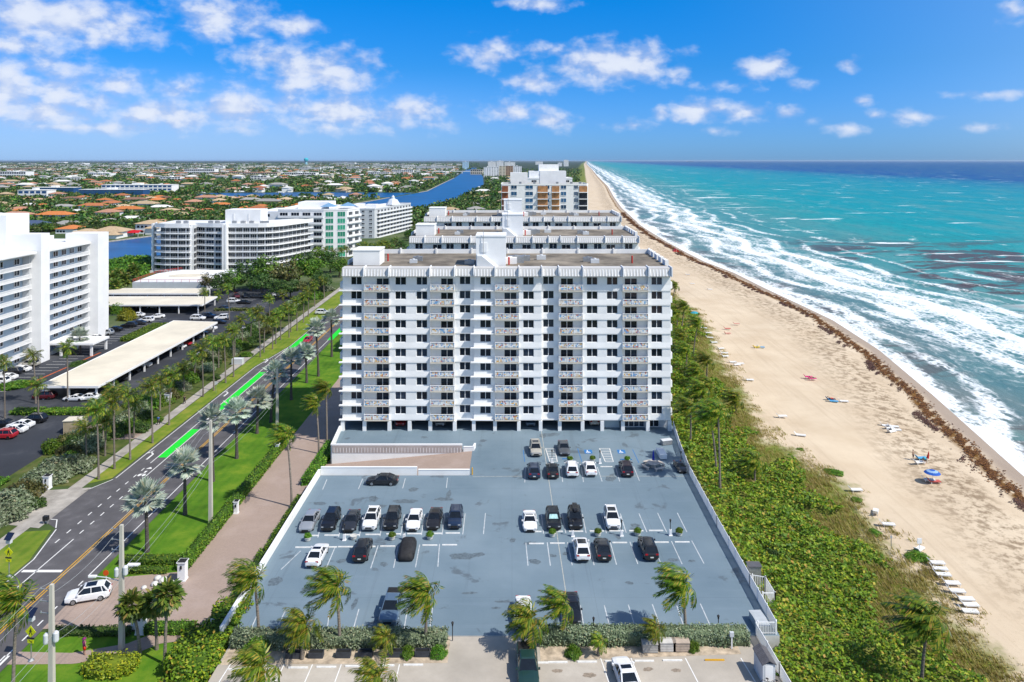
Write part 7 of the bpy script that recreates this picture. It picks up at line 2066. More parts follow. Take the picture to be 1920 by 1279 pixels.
# ------------------------------------------------------------------ shrubs and mid trees
sid = 0
for i, (x, y, r, h, k) in enumerate([(75, 905, 2.4, 2.6, 'silver'), (110, 893, 3.0, 3.4, 'silver'), (140, 880, 2.6, 2.6, 'silver'), (20, 955, 3.2, 3.0, 'silver'), (45, 930, 2.6, 2.6, 'olive'), (5, 975, 2.8, 2.4, 'silver'), (100, 848, 2.0, 2.6, 'bright'), (130, 835, 2.2, 2.6, 'olive'), (165, 842, 2.4, 3.0, 'silver'), (60, 950, 1.8, 1.4, 'dark'), (188, 822, 2.2, 2.4, 'dark'), (228, 800, 2.2, 2.6, 'silver'), (250, 785, 2.2, 2.8, 'silver'), (275, 765, 2.4, 2.8, 'bright'), (262, 808, 1.8, 1.8, 'dark'), (295, 745, 2.2, 3, 'silver'),
                             (328, 730, 2.2, 2.4, 'bright'), (352, 700, 2.4, 3.0, 'silver'), (372, 690, 2.4, 3.4, 'olive'), (392, 680, 2.6, 3.4, 'silver'), (408, 668, 2.6, 3.2, 'dark'), (425, 655, 2.6, 3.2, 'dark'), (440, 650, 2.2, 2.6, 'bright'), (452, 640, 2.4, 3.2, 'silver'), (468, 628, 2.6, 3.4, 'dark'), (482, 620, 2.4, 3.0, 'silver'), (496, 612, 2.6, 3.6, 'dark'), (462, 668, 1.6, 1.4, 'bright'), (515, 600, 2.8, 3.6, 'olive'), (532, 590, 2.8, 3.6, 'dark'), (548, 580, 2.8, 3.4, 'silver'), (566, 570, 2.6, 3, 'dark'), (590, 560, 2.8, 3.2, 'bright'), (612, 545, 2.8, 3.2, 'silver'), (150, 868, 1.6, 1.2, 'bright'), (402, 712, 1.5, 1.2, 'dark'), (332, 742, 1.4, 1.1, 'bright'), (292, 790, 1.4, 1.0, 'bright')]):
    kn = {'silver': 'silver-leaved shrub', 'bright': 'bright green shrub', 'dark': 'dark green shrub', 'olive': 'olive green shrub'}[k]
    shrub(k, G(x, y, WZ), r * 1.05, h * .95, f'{kn} in the belt behind the sidewalk, {ordn(i)} from the apron', 'shrubs of the street belt')
for x, y, r, h, k, l in ((200, 585, 3.2, 4.0, 'olive', 'olive bush at the foot of the far stair pier'), (238, 600, 3.8, 5.2, 'yellow', 'golden bush beside the row along the gallery block'), (222, 588, 3.5, 4.6, 'bright', 'bright green bush between the pier and the golden bush'), (150, 684, 3.5, 1.2, 'dark', 'dark low planting under the silver palm at the entrance'), (30, 725, 5, 1.6, 'bright', 'low green planting before the left gallery'), (1448, 1042, 2.0, 1.3, 'dark', 'dark shrub behind the small white gate')):
    shrub(k, G(x, y, WZ), r * .7, h * .8, l, None)
for i, (x, y, r) in enumerate(((1565, 888, .9), (1552, 884, .6), (1605, 938, .6), (1640, 1000, .7), (1720, 1046, 1.0), (1500, 845, .6))): shrub('hedge', GT(x, y), r * 1.4, r * .7, f'green tuft on the sand beyond the dune edge, {ordn(i)} from the right', 'green tufts on the sand')
mid = [(392, 548, 4.2, 2), (415, 552, 4.6, 0), (440, 548, 5.0, 1), (470, 545, 6.8, 0), (505, 543, 7.5, 1), (535, 545, 6.8, 2), (560, 540, 6.8, 1), (585, 535, 6.0, 4), (600, 548, 4.6, 0), (490, 556, 5.0, 0), (520, 562, 4.2, 3), (575, 560, 4.0, 2), (545, 560, 4.0, 0), (620, 512, 5.5, 3), (595, 512, 6, 1), (636, 520, 4.5, 4), (570, 514, 5.5, 3)]
for i, (x, y, r, k) in enumerate(mid): tree(G(x, y, WZ), r * .95, f'large {["dark green", "bright green", "olive", "dark green", "bright green"][k]} tree above the upper lot, {ordn(i)} from the curved block', 'big trees above the upper lot', k=k)
for i, (x, y) in enumerate(((215, 548), (232, 536), (250, 520), (222, 528), (208, 536))): palm_px('sabal', x, y + 8, x, y - 12, f'cabbage palm on the mangrove bank, {ordn(i)} from the carports', 'cabbage palms on the mangrove bank', scale=1.9)

# ------------------------------------------------------------------ dune scrub: sea grape and grass, nobody could count it
def dune_scrub():
    rng = np.random.default_rng(5)
    n = 170000
    Y = 52 + (rng.random(n) ** 1.55) * 300
    X = np.zeros(n); keep = np.zeros(n, bool)
    xs0 = np.interp(Y, [52, 76, 77, 136, 137, 360], [24.5, 25.3, 28.2, 30.0, 31.0, 33.0])
    xs1 = np.array([shore(y) - lerp(DUNE, y) for y in Y])
    X = xs0 + rng.random(n) * np.maximum(0.1, xs1 - xs0 + 3.0)
    def fn(x, y, s): return np.sin(x * s + 1.3 * np.sin(y * s * .7)) * np.sin(y * s * 1.1 - .6 * np.sin(x * s * 1.7))
    dist = xs1 + 3.2 * fn(X, Y, .35) + 1.5 * fn(X, Y, 1.1) - X
    path = (Y > 84.4) & (Y < 87.0) & (X < 31.5)
    grassy = (dist < 7.5 + 4.5 * fn(X, Y, .25)) | (fn(X + 40, Y, .3) * fn(X, Y + 7, .9) > .55)
    keep = (dist > -.4) & ~path & ((dist > 2.2) | (rng.random(n) < .35))
    keep &= ~(grassy & (rng.random(n) < .66))
    X, Y, dist, grassy = X[keep], Y[keep], dist[keep], grassy[keep]
    Z0 = np.array([gz(x, y) for x, y in zip(X, Y)])
    near = Y < 82.5
    hump = 0.85 + .6 * fn(X, Y, .4) + .5 * fn(X + 9, Y, 1.1) + .3 * fn(X, Y + 4, 2.6) + np.where(near, .5, 0)
    hh = np.where(grassy, .15 + .25 * rng.random(len(X)), np.clip(hump, .12, 2.2) * np.clip((dist - 1) / 6, .25, 1))
    P = np.stack([X, Y, Z0 + hh * (1 - .25 * rng.random(len(X)) ** 2)], 1)
    L = ~grassy
    V1, Q1 = leaf_quads(P[L], np.where(Y[L] < 83, .30, .25 + .0011 * Y[L]), .42, 1.15, None, rng)
    tag(put('sea_grape_scrub', fast('sea_grape_scrub', V1, Q1, TREEL['grape'])), 'glossy green sea grape scrub covering the dune between deck and sand', 'scrub', kind='stuff')
    g = P[grassy]; g = np.repeat(g, 3, 0) + rng.normal(size=(len(g) * 3, 3)) * (.25, .25, .0)
    b = g.copy(); b[:, 2] = np.array([gz(x, y) for x, y in zip(b[:, 0], b[:, 1])]) - .03
    lean = np.stack([-.25 - .35 * rng.random(len(b)), .3 * rng.normal(size=len(b)), np.zeros(len(b))], 1)
    h = (.25 + .4 * rng.random(len(b)))[:, None]
    s = unit(np.stack([rng.normal(size=len(b)), rng.normal(size=len(b)), np.zeros(len(b))], 1)) * .07
    tip = b + np.array([0, 0, 1.0]) * h + lean * h * 1.4
    V = np.stack([b - s, b + s, tip + s * .25, tip - s * .25], 1).reshape(-1, 3)
    tag(put('dune_grass', fast('dune_grass', V, np.arange(len(V)).reshape(-1, 4), LEAF('dune_grass_blades', [(0, (.26, .25, .04)), (.4, (.44, .38, .10)), (.75, (.60, .49, .22)), (1, (.30, .38, .04))], .8, .45))), 'dry tawny dune grass along the seaward edge of the scrub', 'grass', kind='stuff')


dune_scrub()


def seaweed():
    rng = np.random.default_rng(9)
    n = 60000
    Y = 70 + rng.random(n) ** 1.6 * 700
    S_ = np.array([shore(y) for y in Y])
    wig = 1.6 * np.sin(Y * .05) * np.sin(Y * .013 + 1) + .9 * np.sin(Y * .21)
    o = 5.0 + wig * .6 + rng.normal(size=n) * .85
    c = np.sin(Y * .9 + o * 1.7) * np.sin(Y * .33 - o) + .5 * np.sin(Y * 2.3 + o * 3)
    k = (c + rng.normal(size=n) * .25) > -.25
    # dark older wrack line further up the beach
    o2 = 7.6 + wig * .9 + rng.normal(size=n) * .6
    k2 = (np.sin(Y * .23 + 1) * np.sin(Y * .071) + .4 * np.sin(Y * 1.3 + o2 * 2) + rng.normal(size=n) * .2 > .35) & (rng.random(n) < .55)
    P = []
    for oo, kk in ((o, k), (o2, k2)):
        x = S_[kk] - oo[kk]; y = Y[kk]
        P.append(np.stack([x, y, [gz(a, b_) + .05 + .10 * r for a, b_, r in zip(x, y, rng.random(len(x)))]], 1))
    m = [LEAF('orange_brown_sargassum', [(0, (.07, .03, .008)), (.5, (.17, .085, .015)), (.9, (.30, .16, .03)), (1, (.36, .22, .06))], .8, 0), LEAF('dark_old_wrack', [(0, (.04, .016, .014)), (.6, (.085, .035, .025)), (1, (.15, .08, .05))], .8, 0)]
    for p, mm, nm, lb in ((P[0], m[0], 'seaweed', 'orange-brown seaweed line washed along the wet sand'), (P[1], m[1], 'old_seaweed', 'dark broken line of old seaweed above the fresh one')):
        V, Q = leaf_quads(p, .15 + .0008 * p[:, 1], .75, 1.8, None, rng)
        tag(put(nm, fast(nm, V, Q, mm)), lb, 'seaweed', kind='stuff')


seaweed()

# ------------------------------------------------------------------ the town beyond the waterway: houses and trees
TOWNR = [('terracotta', (0.40, 0.145, 0.06)), ('orange', (0.50, 0.17, 0.05)), ('salmon', (0.44, 0.23, 0.15)), ('tan', (0.46, 0.34, 0.21)), ('grey', (0.30, 0.29, 0.27)), ('white', (0.66, 0.65, 0.62)), ('slate-blue', (0.06, 0.09, 0.16)), ('brown', (0.20, 0.11, 0.075))]
RM = {n: M(n.replace('-', '_') + '_roof_tiles', c, .85, .12, .8, rand=.12) for n, c in TOWNR}
HWALL = {'white': BW, 'cream': M('cream_house_wall', (0.62, 0.55, 0.42), .8, .08, .6), 'yellow': M('yellow_house_wall', (0.62, 0.48, 0.22), .8, .08, .6)}
HM = {}


def house_mesh(kind):
    if kind in HM: return HM[kind]
    w, d, h, rh, wing = kind
    wl = MB(); wl.box(-w, w, -d, d, -.5, h)
    if wing: wl.box(w * .25, w * 1.0, -d - wing, -d + .01, -.5, h * .62)
    rf = MB(); e_ = .9
    def hip(x0, x1, y0, y1, z, t):
        lx, ly = x1 - x0, y1 - y0
        k = min(lx, ly) / 2
        if lx > ly: R_ = [(x0 + k, (y0 + y1) / 2), (x1 - k, (y0 + y1) / 2)]
        else: R_ = [((x0 + x1) / 2, y0 + k), ((x0 + x1) / 2, y1 - k)]
        b = [(x0, y0, z), (x1, y0, z), (x1, y1, z), (x0, y1, z)]
        r = [(*R_[0], z + t), (*R_[1], z + t)]
        fs = [(0, 1, 5, 4), (1, 2, 5), (2, 3, 4, 5), (3, 0, 4), (3, 2, 1, 0)] if lx > ly else [(0, 1, 4), (1, 2, 5, 4), (2, 3, 5), (3, 0, 4, 5), (3, 2, 1, 0)]
        rf.add(b + r, fs)
    hip(-w - e_, w + e_, -d - e_, d + e_, h + .003, rh)
    if wing: hip(w * .25 - e_, w + e_, -d - wing - e_, -d + 2, h * .62 + .003, rh * .7)
    win = []
    for z in ([.9] if h < 4 else [.9, h / 2 + .7]):
        for x in (-w * .75, -w * .4, -w * .05):
            q = MB(); q.box(x - .8, x + .8, -d - .05, -d + .02, z, z + 1.4); win.append(q.mesh('window', GLS))
    HM[kind] = (wl, rf, win, {}, {})
    return HM[kind]


HK = [(8, 5.5, 3.4, 2.2, 4), (10, 6, 3.4, 2.6, 0), (7.5, 6, 6.4, 2.2, 4.5), (11, 5.5, 6.2, 2.3, 0), (6.5, 9, 3.4, 2.2, 0), (9, 7, 3.6, 2.6, 5)]


def house(loc, rot, ki, rc, wc, label, group, near, s=1.0):
    wl, rf, win, cw, cr = house_mesh(HK[ki])
    if wc not in cw: cw[wc] = wl.mesh('wall', HWALL[wc])
    if rc not in cr: cr[rc] = rf.mesh('roof', RM[rc])
    o = thing('house', label, 'house', loc, rot, group)
    o.scale = (s,) * 3
    put('wall', cw[wc], o); put('roof', cr[rc], o)
    if near:
        for w_ in win: put('window', w_, o)
    return o


BANK_L = [(150, -330), (350, -290), (508, -243), (800, -195), (1065, -164), (1254, -141), (1700, -155), (2185, -168), (5200, -300)]
BANK_R = [(150, -240), (368, -199), (392, -188), (600, -130), (858, -80), (1534, -58), (2325, -90), (5200, -250)]
blk = []   # boxes kept clear of houses and trees (x0, x1, y0, y1)
def clear(x, y, m=0): return not any(a - m < x < b + m and c - m < y < d + m for a, b, c, d in blk)
def inwater(x, y, m=6):
    if lerp(BANK_L, y) - m < x < lerp(BANK_R, y) + m: return True
    if -490 < x < -140 and 1030 - m < y < 1218 + m:
        ya = np.interp(x, [-900, -620, -340, -164], [1040, 1035, 1045, 1040]); yb = np.interp(x, [-900, -620, -330, -155], [1120, 1140, 1215, 1190])
        return ya - m < y < yb + m
    return False


# long low blocks and other large buildings of the town, each placed where the photograph shows it
def lowblock(x0, x1, yb, htop, label, wallm, roofm, depth=18, fl=3, px_top=None, bandm=None):
    p, q = G(x0, yb, WZ), G(x1, yb, WZ)
    hgt = max(4, (yb - htop) * p.y / F)
    o = thing('town_block', label, 'building', ((p.x + q.x) / 2, p.y + depth / 2, WZ))
    w = (q.x - p.x) / 2; d = depth / 2
    mb = MB(); mb.box(-w, w, -d, d, -.5, hgt); mb.build('wall', wallm, o)
    mb = MB(); mb.box(-w - .4, w + .4, -d - .4, d + .4, hgt + .003, hgt + .5); mb.box(-w * .2, w * .05, -d * .4, d * .4, hgt + .503, hgt + 2.8); mb.build('roof', roofm, o)
    fh = hgt / fl
    for f in range(fl):
        mb = MB(); n = max(2, int(w / 3.5))
        for i in range(n):
            x = -w + (i + .5) * 2 * w / n
            mb.box(x - w / n * (.72 if fl < 5 else .4), x + w / n * (.72 if fl < 5 else .4), -d - .10, -d - .002, f * fh + fh * .28, f * fh + fh * (.82 if fl < 5 else .62))
        mb.build('window_band', bandm or GLS, o)
    blk.append((p.x - 6, q.x + 6, p.y - 4, p.y + depth + 6))
    return o


NAVY = M('navy_trim_paint', (0.02, 0.075, 0.20), .6, .08, 1)
lowblock(33, 88, 373, 357, 'navy and white low block, nearest of the blue pair left', BW, ROOFW, 20, 2, bandm=NAVY); lowblock(60, 138, 366, 352, 'navy and white low block stepping behind the first one', NAVY, ROOFW, 20, 2, bandm=GLB)
lowblock(148, 268, 371, 356, 'long navy and white low block in front of the longest one', NAVY, ROOFW, 20, 2, bandm=GLB); lowblock(190, 322, 364, 347, 'longest navy and white low block ending at the canal', BW, ROOFW, 24, 3, bandm=NAVY)
for a in [(0, 48, 333, 322, 'white flat-roofed block at the photo edge far in the town', BW2, ROOFW), (345, 402, 327, 317, 'large white commercial block right of the town centre', BW2, ROOFW), (163, 205, 331, 325, 'low white block among the woods', BW2, ROOFW), (252, 275, 334, 327, 'small pale block right of the low white one', BW, ROOFW), (455, 520, 330, 324, 'long cream block in the middle distance', HWALL['cream'], RM['salmon']), (530, 592, 331, 324, 'long white block with pale roof, mid distance', BW, ROOFW),
          (392, 480, 328, 323, 'long pinkish block beside the commercial block', HWALL['cream'], RM['salmon']), (10, 88, 321, 316, 'row of salmon blocks near the horizon', HWALL['cream'], RM['salmon']), (650, 690, 318, 313, 'white store roof near the horizon', BW2, ROOFW), (700, 735, 314, 310, 'small white roofs near the horizon', BW2, ROOFW), (780, 850, 318, 312, 'white waterfront block before the bridge', BW2, ROOFW), (216, 240, 309, 305.5, 'white block on the horizon left', BW2, ROOFW), (145, 158, 309, 306, 'small white block on the horizon, far left', BW2, ROOFW), (400, 418, 316, 311, 'white tower stub near the commercial block', BW2, ROOFW), (630, 665, 308, 305, 'pale hangar on the horizon, middle', BW2, ROOFW), (88, 120, 306.5, 304, 'thin white roof on the horizon', BW2, ROOFW), (882, 905, 327, 318, 'low waterside clubhouse on the point', HWALL['cream'], RM['grey'])]:
    lowblock(*a, depth=40 if a[2] > 312 else 120, fl=2)
for x0, x1, yb, yt, l, m_ in [(907, 921, 333, 314, 'slim white tower of the high-rise group, left', BW2), (921, 935, 333, 313, 'second white tower of the high-rise group', BW), (936, 948, 333, 311, 'tan-trimmed tower of the high-rise group', HWALL['cream']), (948, 962, 332, 311, 'brown and cream tower of the high-rise group', M('brown_tower_wall', (.36, .24, .16), .8, .1, .1)), (962, 978, 330, 312, 'white stepped tower at the right of the high-rise group', BW2), (915, 930, 318, 303, 'taller tower behind the group, left', BW), (931, 944, 318, 302, 'taller tower behind the group, middle', BW2), (946, 966, 318, 304, 'taller tower behind the group, right', BW),
                          (1046, 1054, 312, 305, 'small tower beyond the stepped block, left', BW2), (1057, 1066, 312, 300, 'small slim tower beyond the stepped block', BW), (1004, 1018, 309, 303, 'distant pale tower on the barrier island', BW), (867, 878, 318, 303, 'pale blue tower beyond the bridge', M('pale_blue_tower', (.42, .62, .75), .6, .05, .1))]:
    lowblock(x0, x1, yb, yt, l, m_, ROOFW, 30, 8)
for a in [(470, 500, 341, 330, 'white mid-rise block among the suburb roofs beyond the canal', BW), (600, 622, 337, 329, 'cream mid-rise block near the waterway bend', HWALL['cream']), (690, 730, 329, 323, 'pale long block before the bridge, left of the waterway', BW2), (300, 338, 340, 332, 'white flat block right of the longest navy block', BW2), (100, 150, 340, 333, 'pale flat block in the woods behind the navy blocks', BW), (560, 600, 320, 314, 'white slab far in the suburb, middle', BW2), (735, 775, 326, 319, 'white apartment row near the far waterway', BW2), (280, 330, 318, 313, 'wide white store near the horizon, left of centre', BW2)]:
    lowblock(*a, ROOFW, 25, 3)
o = thing('water_tower', 'blue water tower on the horizon', 'water tower', G(574, 309, WZ)); s_ = o.location.y / F
mb = MB(); mb.lathe((0, 0, 0), [(2.6 * s_, 0), (2.2 * s_, 6 * s_)], 10); mb.build('column', M('pale_blue_steel', (.30, .55, .66), .6, .05, .1), o); mb = MB(); mb.lathe((0, 0, 6 * s_), [(2.4 * s_, 0), (4.2 * s_, 2 * s_), (4.2 * s_, 5 * s_), (2.5 * s_, 6.6 * s_), (.2 * s_, 7.2 * s_)], 12); mb.build('tank', M('aqua_steel', (.05, .42, .52), .6, .05, .1), o)
o = thing('road_bridge', 'low pale bridge across the waterway', 'bridge', (-200, 3000, WZ)); mb = MB(); mb.box(-150, 220, -8, 8, 7, 9); mb.build('deck_slab', BW, o)
for x in range(-120, 220, 40): mb = MB(); mb.box(x - 2, x + 2, -7, 7, 0, 6.99); mb.build('pier', BW, o)
def seawall(name, pts, label):
    o = thing(name, label, 'wall', (*pts[0], WZ)); mb = MB()
    for a, b in zip(pts, pts[1:]): mb.bar((a[0] - pts[0][0], a[1] - pts[0][1], -.3), (b[0] - pts[0][0], b[1] - pts[0][1], -.3), 2.4, .8)
    mb.build('cap', CONC, o)
seawall('seawall', [(lerp(BANK_L, y) - 1.5, y) for y in (430, 508, 800, 1030)], 'pale seawall along the far bank of the waterway'); seawall('seawall', [(lerp(BANK_L, y) - 1.5, y) for y in (1195, 1254, 1700, 2185)], 'pale seawall of the far bank beyond the canal mouth')
# boats
def boat(x, y, L, label, rot):
    o = thing('motor_boat', label, 'boat', G(x, y, WZ + .05), rot, 'boats on the waterway'); mb = MB()
    mb.loft([[Vector((t * L, sy * w * L, z)) for sy, z in ((-.16, 1.2), (-.11, 0), (.11, 0), (.16, 1.2))] for t, w in ((-.5, .9), (0, 1), (.3, .8), (.5, .05))]); mb.build('hull', BW2, o)
    mb = MB(); mb.box(-.2 * L, .15 * L, -.09 * L, .09 * L, 1.2, 2.6); mb.build('cabin', BW, o)
for x, y, L, l, r in ((858, 327, 22, 'white motor boat far up the waterway, left of the towers', 1.4), (872, 318, 26, 'small white boat near the bridge', 1.4), (898, 352, 14, 'white boat moored at the right bank of the waterway', 1.5), (502, 357, 18, 'white boat moored in the canal mouth', 0), (455, 361, 16, 'white boat moored along the canal', .1), (376, 362, 15, 'white boat at the near canal docks, left', .1), (525, 362, 14, 'white boat at the near canal docks, right', 0)): boat(x, y, L, l, r)

named = [(105, 418, 0, 3, 'orange', 'white', 'long two-storey house with a bright orange tiled roof', 1.15), (62, 431, 0, 1, 'slate-blue', 'white', 'low house with a dark slate-blue roof behind the gallery block', 1.2), (205, 413, .05, 2, 'salmon', 'white', 'white two-storey house with a salmon hip roof', 1.15), (285, 437, -.1, 2, 'tan', 'white', 'tall white house with tan roof at the waterway bend', 1.1), (210, 444, 0, 5, 'tan', 'white', 'tan-roofed waterfront house left of the red awning', 1.15), (165, 446, 0, 5, 'tan', 'cream', 'tan-roofed house with an arched window behind the stair pier', 1.0), (130, 428, 0, 1, 'grey', 'cream', 'grey-roofed low house between the orange and salmon roofs', 1.0), (40, 400, 0, 1, 'salmon', 'white', 'wide salmon-roofed house near the photo edge', 1.1), (120, 397, 0, 3, 'grey', 'white', 'white house with grey gable roof behind the orange roof', .9), (175, 398, 0, 3, 'terracotta', 'white', 'terracotta-roofed row house in the centre of the peninsula', 1.1), (232, 398, 0, 2, 'tan', 'white', 'tan-roofed white house among palms', .95), (85, 410, 0, 0, 'tan', 'cream', 'small tan-roofed house left of the orange roof', .9)]
HP = []
for x, y, r, k, rc, wc, l, s in named:
    p = G(x, y, WZ); HP.append((p.x, p.y)); house(p, r, k, rc, wc, l, None, True, s)
o = thing('awning', 'bright red awning by the waterway', 'awning', G(250, 443, WZ)); mb = MB(); mb.loft([[Vector((x, y, z)) for y, z in ((-4, 2.6), (0, 4.2), (4, 2.6), (0, 4.0))] for x in (-5.5, 5.5)]); mb.build('canopy', M('red_canvas', (.50, .008, .015), .7), o)
mb = MB()
for x in (-5, 5):
    for y in (-3.6, 3.6): mb.tube([(x, y, 0), (x, y, 2.7)], .1, 5)
mb.build('posts', BW2, o)
hr = random.Random(31)
cand = []
y = 530.0; row = 0
while y < 1000:
    xl, xr = -y * .70, lerp(BANK_L, y) - 16
    n = int((xr - xl) / 36)
    for i in range(n):
        x = xr - (i + .5) * (xr - xl) / n + hr.uniform(-10, 10); yy = y + hr.uniform(-12, 12)
        if clear(x, yy, 8) and all((x - a) ** 2 + (yy - b_) ** 2 > 620 for a, b_ in HP): cand.append((x, yy, row, n - i)); HP.append((x, yy))
    row += 1; y += 42
ROWC = {}
for x, y, r, i in sorted(cand, key=lambda t: (t[2], t[0])):
    rc = hr.choices(['terracotta', 'orange', 'salmon', 'tan', 'grey', 'white', 'brown'], [5, 4, 4, 4, 2, 2, 1])[0]; wc = hr.choice(['white', 'white', 'cream', 'yellow']); k = hr.randrange(6)
    c_ = ROWC.get(r, 0); ROWC[r] = c_ + 1
    house((x, y, WZ), hr.choice([0, 0, .1, -.1, 1.57, 3.14]), k, rc, wc, f'{rc}-roofed {wc} house, {ordn(c_)} from the left in the {ordn(r)} row beyond the waterway', 'houses of the peninsula', y < 800, hr.uniform(.85, 1.15))
n_h = len(HP)
far = []
y = 1235.0
while y < 4200:
    xl, xr = -y * .70, lerp(BANK_L, y) - 20
    st = 44 if y < 1500 else 62
    n = int((xr - xl) / st)
    for i in range(n):
        x = xr - (i + .5) * (xr - xl) / n + hr.uniform(-12, 12); yy = y + hr.uniform(-16, 16)
        if clear(x, yy, 10) and hr.random() < (.75 if y < 1500 else .55): far.append((x, yy))
    y += 52 if y < 1500 else 80
isl = [(hr.uniform(-50, 60), y) for y in np.arange(700, 2300, 60)] + [(hr.uniform(-60, 0), y) for y in np.arange(330, 700, 45)]
isl = [(x + (y > 1200) * hr.uniform(0, 80), y) for x, y in isl if clear(x, y, 8) and not (-10 < x < 50 and y < 560) and not inwater(x, y, 12) and (y > 300 and not (-40 < x < 50 and y < 290))]
for i, (x, y) in enumerate(isl): house((x, y, WZ), hr.uniform(-.3, .3), hr.randrange(6), hr.choice(['grey', 'white', 'salmon', 'tan']), 'white', f'low house among the trees of the barrier island, {ordn(i)} outward past the slabs', 'houses of the barrier island', False)
ind = far[:max(0, 292 - n_h - len(isl))]; rest = far[len(ind):]
RW = ['white', 'grey', 'terracotta', 'tan', 'salmon']
for i, (x, y) in enumerate(ind):
    rc = hr.choices(RW, [4, 4, 3, 2, 3])[0]
    house((x, y, WZ), hr.uniform(-.4, .4), hr.randrange(6), rc, hr.choice(['white', 'white', 'cream']), f'small {rc}-roofed house among trees in the suburb beyond the canal', f'{rc}-roofed houses beyond the canal', False, hr.uniform(1.0, 1.4))
mb = MB()
for x, y in rest:
    w, d, h = hr.uniform(8, 18), hr.uniform(6, 10), hr.uniform(3.5, 6.5); m_ = hr.choices(range(5), [4, 4, 2, 2, 2])[0]
    mb.box(x - w, x + w, y - d, y + d, WZ - .5, WZ + h, 5)
    mb.add([(x - w - 1, y - d - 1, WZ + h), (x + w + 1, y - d - 1, WZ + h), (x + w + 1, y + d + 1, WZ + h), (x - w - 1, y + d + 1, WZ + h), (x - w * .5, y, WZ + h + 2.6), (x + w * .5, y, WZ + h + 2.6)], [(0, 1, 5, 4), (1, 2, 5), (2, 3, 4, 5), (3, 0, 4)], m_)
for _ in range(700):
    y = 4300 * (3.2 ** hr.random()); x = hr.uniform(-.72, -.06) * y - 60
    w, d, h = hr.uniform(14, 46), hr.uniform(10, 30), hr.uniform(4, 10); mb.box(x - w, x + w, y - d, y + d, WZ - .5, WZ + h, hr.choice([0, 0, 0, 5, 1, 3]))
tag(mb.build('distant_roofs', [RM[r] for r in RW] + [BW]), 'countless pale roofs scattered to the western horizon', 'houses', kind='stuff')

# trees of the town: the largest-looking as things, the rest as one wood
blk += [(-15, 55, 405, 560), (-170, -74, 330, 570), (-40, 50, 120, 300), (-125, -75, 90, 300)]
TP = []
for _ in range(14000):
    u = hr.random(); y = 400 * (11 ** u)
    z_ = hr.random()
    if z_ < .14: x = hr.uniform(lerp(BANK_R, y) + 8, shore(y) - 64); 
    else: x = hr.uniform(-y * .72, lerp(BANK_L, y) - 8)
    if x < lerp(BANK_R, y) and y < 525: continue
    if y < 470 and x < -80: continue
    if not clear(x, y, 3) or inwater(x, y, 5): continue
    if 960 < y < 1040 and -480 < x < -160 and hr.random() < .75: continue
    if y < 1100 and any(abs(x - a) < 11 and -12 < y - b_ < 8 for a, b_ in HP): continue
    TP.append((x, y))
for y in np.arange(300, 2600, 16):   # shore woods on the barrier island
    for _ in range(2): TP.append((hr.uniform(lerp(BANK_R, y) + 6, -28 if y < 330 else (-12 if y < 560 else shore(y) - 52)), y + hr.uniform(-7, 7)))
for y in np.arange(572, 900, 9):
    for _ in range(2): TP.append((hr.uniform(lerp(BANK_R, y) + 6, shore(y) - 48), y))
TP = [(x, y) for x, y in TP if clear(x, y, 2) and not inwater(x, y, 4)]
TP.sort(key=lambda t: t[1])
TN = ['dark green', 'bright green', 'olive', 'dark green', 'olive', 'dark green']
for i, (x, y) in enumerate(TP[:268]):
    k = hr.choices(range(6), [3, 2, 2, 3, 1, 3])[0]; side = 'on the barrier island' if x > lerp(BANK_R, y) - 1 else 'among the peninsula houses'
    tree((x, y, WZ), hr.uniform(2.6, 4.8) if y > 620 else hr.uniform(2.2, 3.8), f'{TN[k]} tree {side}, many alike', f'{TN[k]} trees {side}', True, k, hr.uniform(.8, 1.25))
wood = TP[268:]


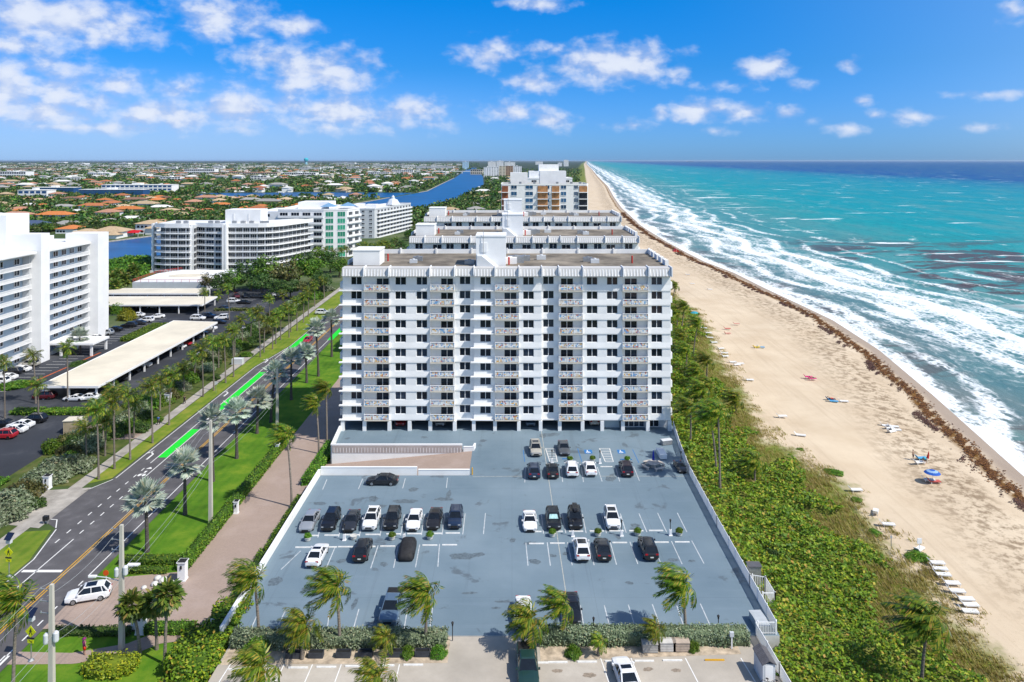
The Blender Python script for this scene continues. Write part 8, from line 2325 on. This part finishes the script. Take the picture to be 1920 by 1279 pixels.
def woods():
    rng = np.random.default_rng(77)
    P, Sz, K = [], [], []
    for x, y in wood:
        n = 40 if y < 1000 else (22 if y < 1800 else 12)
        r = rng.uniform(3.2, 5.8) * (1 + y / 5000)
        q, d = ellipsoid_pts(n, (r, r, r * .72), .4, rng)
        q[:, 2] += 3.2
        P.append(q + (x, y, WZ)); Sz.append(np.full(n, r * (.40 if n > 30 else .6)))
    for _ in range(2600):
        y = 3800 * (4.2 ** rng.random()); x = rng.uniform(-.75, -.045) * y
        r = rng.uniform(12, 30) * (y / 6000) ** .6; n = 9
        q, d = ellipsoid_pts(n, (r * 1.6, r, 5.5), .2, rng); q[:, 2] += 4.5
        P.append(q + (x, y, WZ)); Sz.append(np.full(n, 9.0 * (y / 6000) ** .5))
    P = np.concatenate(P); Sz = np.concatenate(Sz)
    V, Q = leaf_quads(P, Sz, .3, 1.3, None, rng)
    mats = [TREEL['dark'], TREEL['olive'], TREEL['bright']]
    mi = rng.choice(3, len(Q), p=[.62, .26, .12])
    tag(put('woods', fast('woods', V, Q, mats, mi)), 'dark green woods filling the town out to the horizon', 'woods', kind='stuff')


woods()
for i, y in enumerate(np.arange(121, 262, 3.1)):
    k = ['silver', 'dark', 'bright', 'olive', 'dark'][i % 5]; kn = {'silver': 'silver-leaved', 'bright': 'bright green', 'dark': 'dark green', 'olive': 'olive'}[k]
    shrub(k, (hr.uniform(-79.5, -73), y, WZ), hr.uniform(1.5, 2.5), hr.uniform(1.6, 2.6), f'{kn} shrub at the lot edge behind the sidewalk palms', f'{kn} shrubs at the lot edge')
# ------------------------------------------------------------------ air
def build_haze(dens):
    mb = MB(); mb.box(-90000, 90000, -2000, 90000, -12, 62)
    m = bpy.data.materials.new('thin_sea_haze'); m.use_nodes = True
    nt = m.node_tree
    for n in list(nt.nodes): nt.nodes.remove(n)
    out = nt.nodes.new('ShaderNodeOutputMaterial'); v = nt.nodes.new('ShaderNodeVolumePrincipled')
    v.inputs['Color'].default_value = (.62, .78, .95, 1); v.inputs['Density'].default_value = dens; v.inputs['Anisotropy'].default_value = .2
    link(nt, v.outputs[0], out.inputs['Volume'])
    tag(mb.build('haze', m), kind='stuff')


HAZE = 1.8e-5
if HAZE: build_haze(HAZE)
